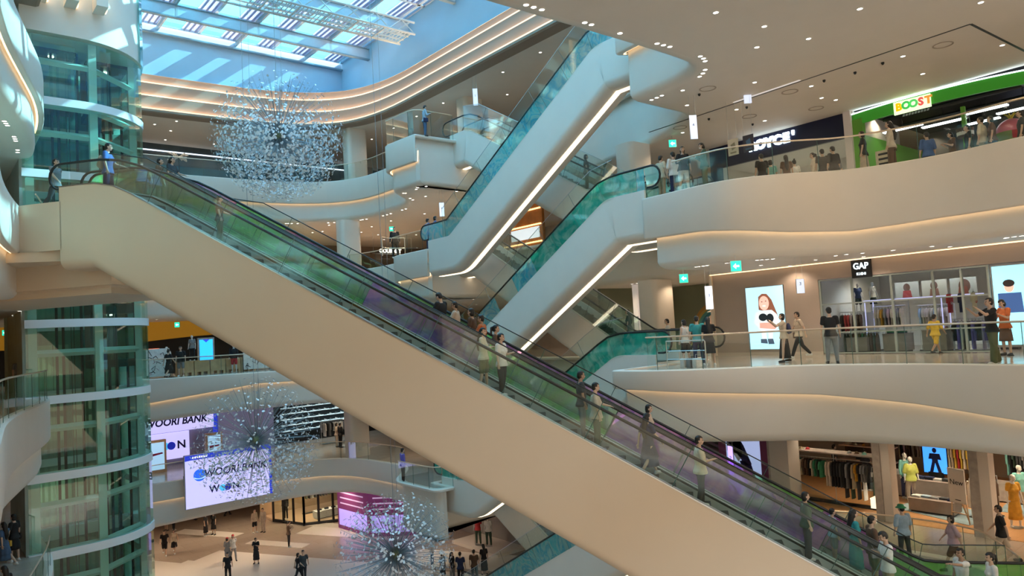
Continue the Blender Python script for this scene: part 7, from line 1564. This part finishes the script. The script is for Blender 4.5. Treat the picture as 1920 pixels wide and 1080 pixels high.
guide(811, 350, Z5, .8, 'narrow white guide sign hanging above the attendant in black', '4'); guide(1508, 478, Z4, .5, 'small grey guide sign hanging left of the childrens shop', '3')
def exit_sign(px, py, z, lab, y=None):
    p = U(px, py, z=z - .35) if y is None else U(px, py, y=y); t = thing('exit_sign', lab, 'exit sign', (p.x, p.y, p.z)); mm = frame_mx((p.x, p.y, p.z), _r0); s = .17
    bm = BM(); panel(bm, mm, -s, s, -s, s, 0, .06); obj('housing', bm, STEEL, t); flat(mm, [(-s + .01, -s + .01), (s - .01, -s + .01), (s - .01, s - .01), (-s + .01, s - .01)], 'face', emis('exit_green', (.02, .62, .38), 1.8), t)
    flat(mm, [(-.10, 0), (0, .09), (0, .03), (.10, .03), (.10, -.03), (0, -.03), (0, -.09)], 'arrow', emis('exit_white', (.8, 1, .9), 1.8), t, -.01); bm = BM(); add_tube(bm, [mm @ V((0, .03, s)), mm @ V((0, .03, s + (z - p.z - s)))], .012, 4); obj('drop_rod', bm, STEEL, t)
for a in ((1380, 499, Z4, 'green exit sign with an arrow, the largest, above the middle right gallery'), (1282, 522, Z4, 'green exit sign before the play shop'), (1261, 269, Z5, 'green exit sign above the upper queue'), (678, 293, ZC, 'green exit sign on the highest far gallery'), (734, 429, Z5, 'green exit sign above the attendant in black'), (332, 609, Z4, 'green exit sign above the pop-up stall'), (9, 624, Z4, 'green exit sign at the left edge')): exit_sign(*a)
p = U(1402, 178, z=Z5); t = thing('square_sign', 'small square white lit sign fixed to the upper right soffit', 'sign', (p.x, p.y, Z5 - .2)); mm = frame_mx((p.x, p.y, Z5 - .15), _r0); bm = BM(); panel(bm, mm, -.13, .13, -.15, .15, 0, .08); obj('housing', bm, emis('sign_face', (.66, .74, .92), .85), t)
# slots, grilles and sprinklers in the big soffit
a, b = U(1217, 248, z=Z5), U(1820, 45, z=Z5)
bm = BM(); mm = frame_mx(((a + b) / 2), b - a); L = (b - a).length / 2; add_box(bm, -L, L, -.04, .04, -.006, .004, mm); struct('trim_74', bm, DMET, 'dark slot across the upper right soffit')
a1, b1 = U(1375, 192, z=Z5), U(1500, 150, z=Z5); bm = BM(); mm = frame_mx(((a1 + b1) / 2), b1 - a1); L = (b1 - a1).length / 2; add_box(bm, -L, L, -.05, .05, -.012, -.006, mm); struct('trim_75', bm, emis('slot', (.8, .75, .75), .6), 'lit part of the slot in the soffit')
a, b = U(1820, 45, z=Z5), U(1990, 130, z=Z5); bm = BM(); mm = frame_mx(((a + b) / 2), b - a); L = (b - a).length / 2; add_box(bm, -L, L, -.04, .04, -.006, .004, mm); struct('trim_76', bm, DMET)
for px, py in ((1481, 172), (1275, 239), (1327, 166), (1768, 84), (1405, 218), (1530, 203)):
    p = U(px, py, z=Z5); bm = BM(); n = 24
    R = [[V((r * math.cos(2 * math.pi * k / n), r * math.sin(2 * math.pi * k / n), z)) for k in range(n)] for r, z in ((.30, 0), (.30, -.015), (.27, -.02), (.25, -.012), (.25, 0))]
    add_loft(bm, R, cap=False); o = obj('speaker_ring', bm, mat('soffit_ring', (.45, .38, .31), .6), None, smooth=True); o.location = p; tag(o, 'round speaker grille set flush in the upper right soffit', 'speaker', 'speaker rings in the upper right soffit')
for px, py in ((1311, 176), (1329, 222), (1411, 232), (1400, 200), (1545, 150), (1655, 117), (1603, 135)):
    p = U(px, py, z=Z5); bm = BM(); add_cyl(bm, (0, 0), .05, -.05, 0, 12); add_ell(bm, V((0, 0, -.05)), .04); o = obj('smoke_detector', bm, DMET, None, smooth=True); o.location = p; tag(o, 'small dark detector on the upper right soffit', 'smoke detector', 'detectors on the upper right soffit')
for x, y in ((31, 23), (32.5, 21), (30, 25)): spot('shop_fill_lamp', (x, y, 3.4), 130, (1, .9, .7), 140)  # fill spots added to lift the dark play shop
# ------------------------------------------------------------------ hanging dandelion balls of glass leaves
ROD = mat('thin_steel_rod', (.30, .33, .36), .35, .5); LEAF = mat('glass_leaf', (.86, .90, .93), .12, spec=.8)
bm = BM(); n = 8; R = [[V((r * math.cos(2 * math.pi * k / n), r * 1.6 * math.sin(2 * math.pi * k / n), z)) for k in range(n)] for r, z in ((.02, -.004), (.046, 0), (.02, .004))]; add_loft(bm, R); LEAFM = mesh_of(bm, 'leaf', LEAF, True)
def ball(px, py, dist, Rr, label, nrod, leaf_fn, seed, topz):
    rnd = random.Random(seed); d = ray(px, py); c = V((0, 0, EYE)) + d * (dist / FPX)
    t = thing('glass_dandelion_ball', label, 'chandelier', tuple(c))
    bm = BM(); add_ell(bm, c, .22, None, 16, 12)
    for k in range(30):
        v = V((rnd.gauss(0, 1), rnd.gauss(0, 1), rnd.gauss(0, 1))).normalized(); add_tube(bm, [c + v * .18, c + v * .34], [.03, .015], 5)
    obj('hub', bm, mat('yellow_green_hub', (.42, .44, .16), .4), t, smooth=True)
    bm = BM(); add_tube(bm, [c + V((0, 0, .2)), (c.x, c.y, topz)], .012, 5); obj('suspension_cable', bm, ROD, t)
    bm = BM(); add_tube(bm, [c + V((.25, .1, .2)), (c.x + .4, c.y, topz)], .008, 5); obj('suspension_cable', bm, ROD, t)
    dirs = []; g = math.pi * (3 - math.sqrt(5))
    for k in range(nrod):
        z = 1 - 2 * (k + .5) / nrod; r = math.sqrt(1 - z * z); dirs.append(V((r * math.cos(g * k), r * math.sin(g * k), z)))
    rnd.shuffle(dirs); bs = BM()
    for k, v in enumerate(dirs):
        L = Rr * rnd.uniform(.80, 1.0)
        if k < 95:
            b = BM(); add_tube(b, [c + v * .2, c + v * L], [.010, .006], 4); obj('rod', b, ROD, t)
        else: add_tube(bs, [c + v * .2, c + v * L], [.010, .006], 4)
    tag(obj('rods', bs, ROD, t), None, None, kind='stuff')
    bl = BM(); cnt = 0
    for k in range(15000):
        v = V((rnd.gauss(0, 1), rnd.gauss(0, 1), rnd.gauss(0, 1))).normalized(); p_ = leaf_fn(v)
        if rnd.random() > p_: continue
        L = Rr * (rnd.uniform(.78, 1.0) if rnd.random() < .8 else rnd.uniform(.45, .8)); pos = c + v * L
        q = v.to_track_quat('Z', 'Y').to_matrix().to_4x4() @ M4.Rotation(rnd.uniform(0, 6.28), 4, 'Z') @ M4.Rotation(rnd.uniform(-.5, .5), 4, 'X'); s = rnd.uniform(.7, 1.25)
        mm = M4.Translation(pos) @ q @ M4.Scale(s, 4)
        if cnt < 90:
            o = bpy.data.objects.new('glass_leaf', LEAFM); COL.objects.link(o); o.parent = t; mm2 = M4.Translation(-t.location) @ mm; o.matrix_local = mm2
        else: bl.from_mesh(LEAFM); nv = len(LEAFM.vertices); bl.verts.ensure_lookup_table(); bmesh.ops.transform(bl, matrix=mm, verts=bl.verts[-nv:])
        cnt += 1
    tag(obj('glass_leaves', bl, LEAF, t, smooth=True), None, None, kind='stuff')
    return cnt
def sm(a, b, x): x = max(0, min(1, (x - a) / (b - a))); return x * x * (3 - 2 * x)
print('leaves', ball(522, 255, 36, 3.3, 'largest hanging ball of glass leaves on rods, below the skylight', 420, lambda v: .05 + .30 * sm(.4, -.2, v.z), 1, 21.4),
 ball(480, 825, 38, 3.4, 'hanging ball of thin rods and glass leaves in front of the advertising screen', 300, lambda v: .05 + .13 * sm(.1, -.2, v.z) if v.z < .6 else .05, 2, 21.4),
 ball(742, 1040, 33, 2.85, 'lowest hanging ball of rods, cut by the bottom edge', 420, lambda v: .10, 3, 21.4))
bpy.context.view_layer.update()
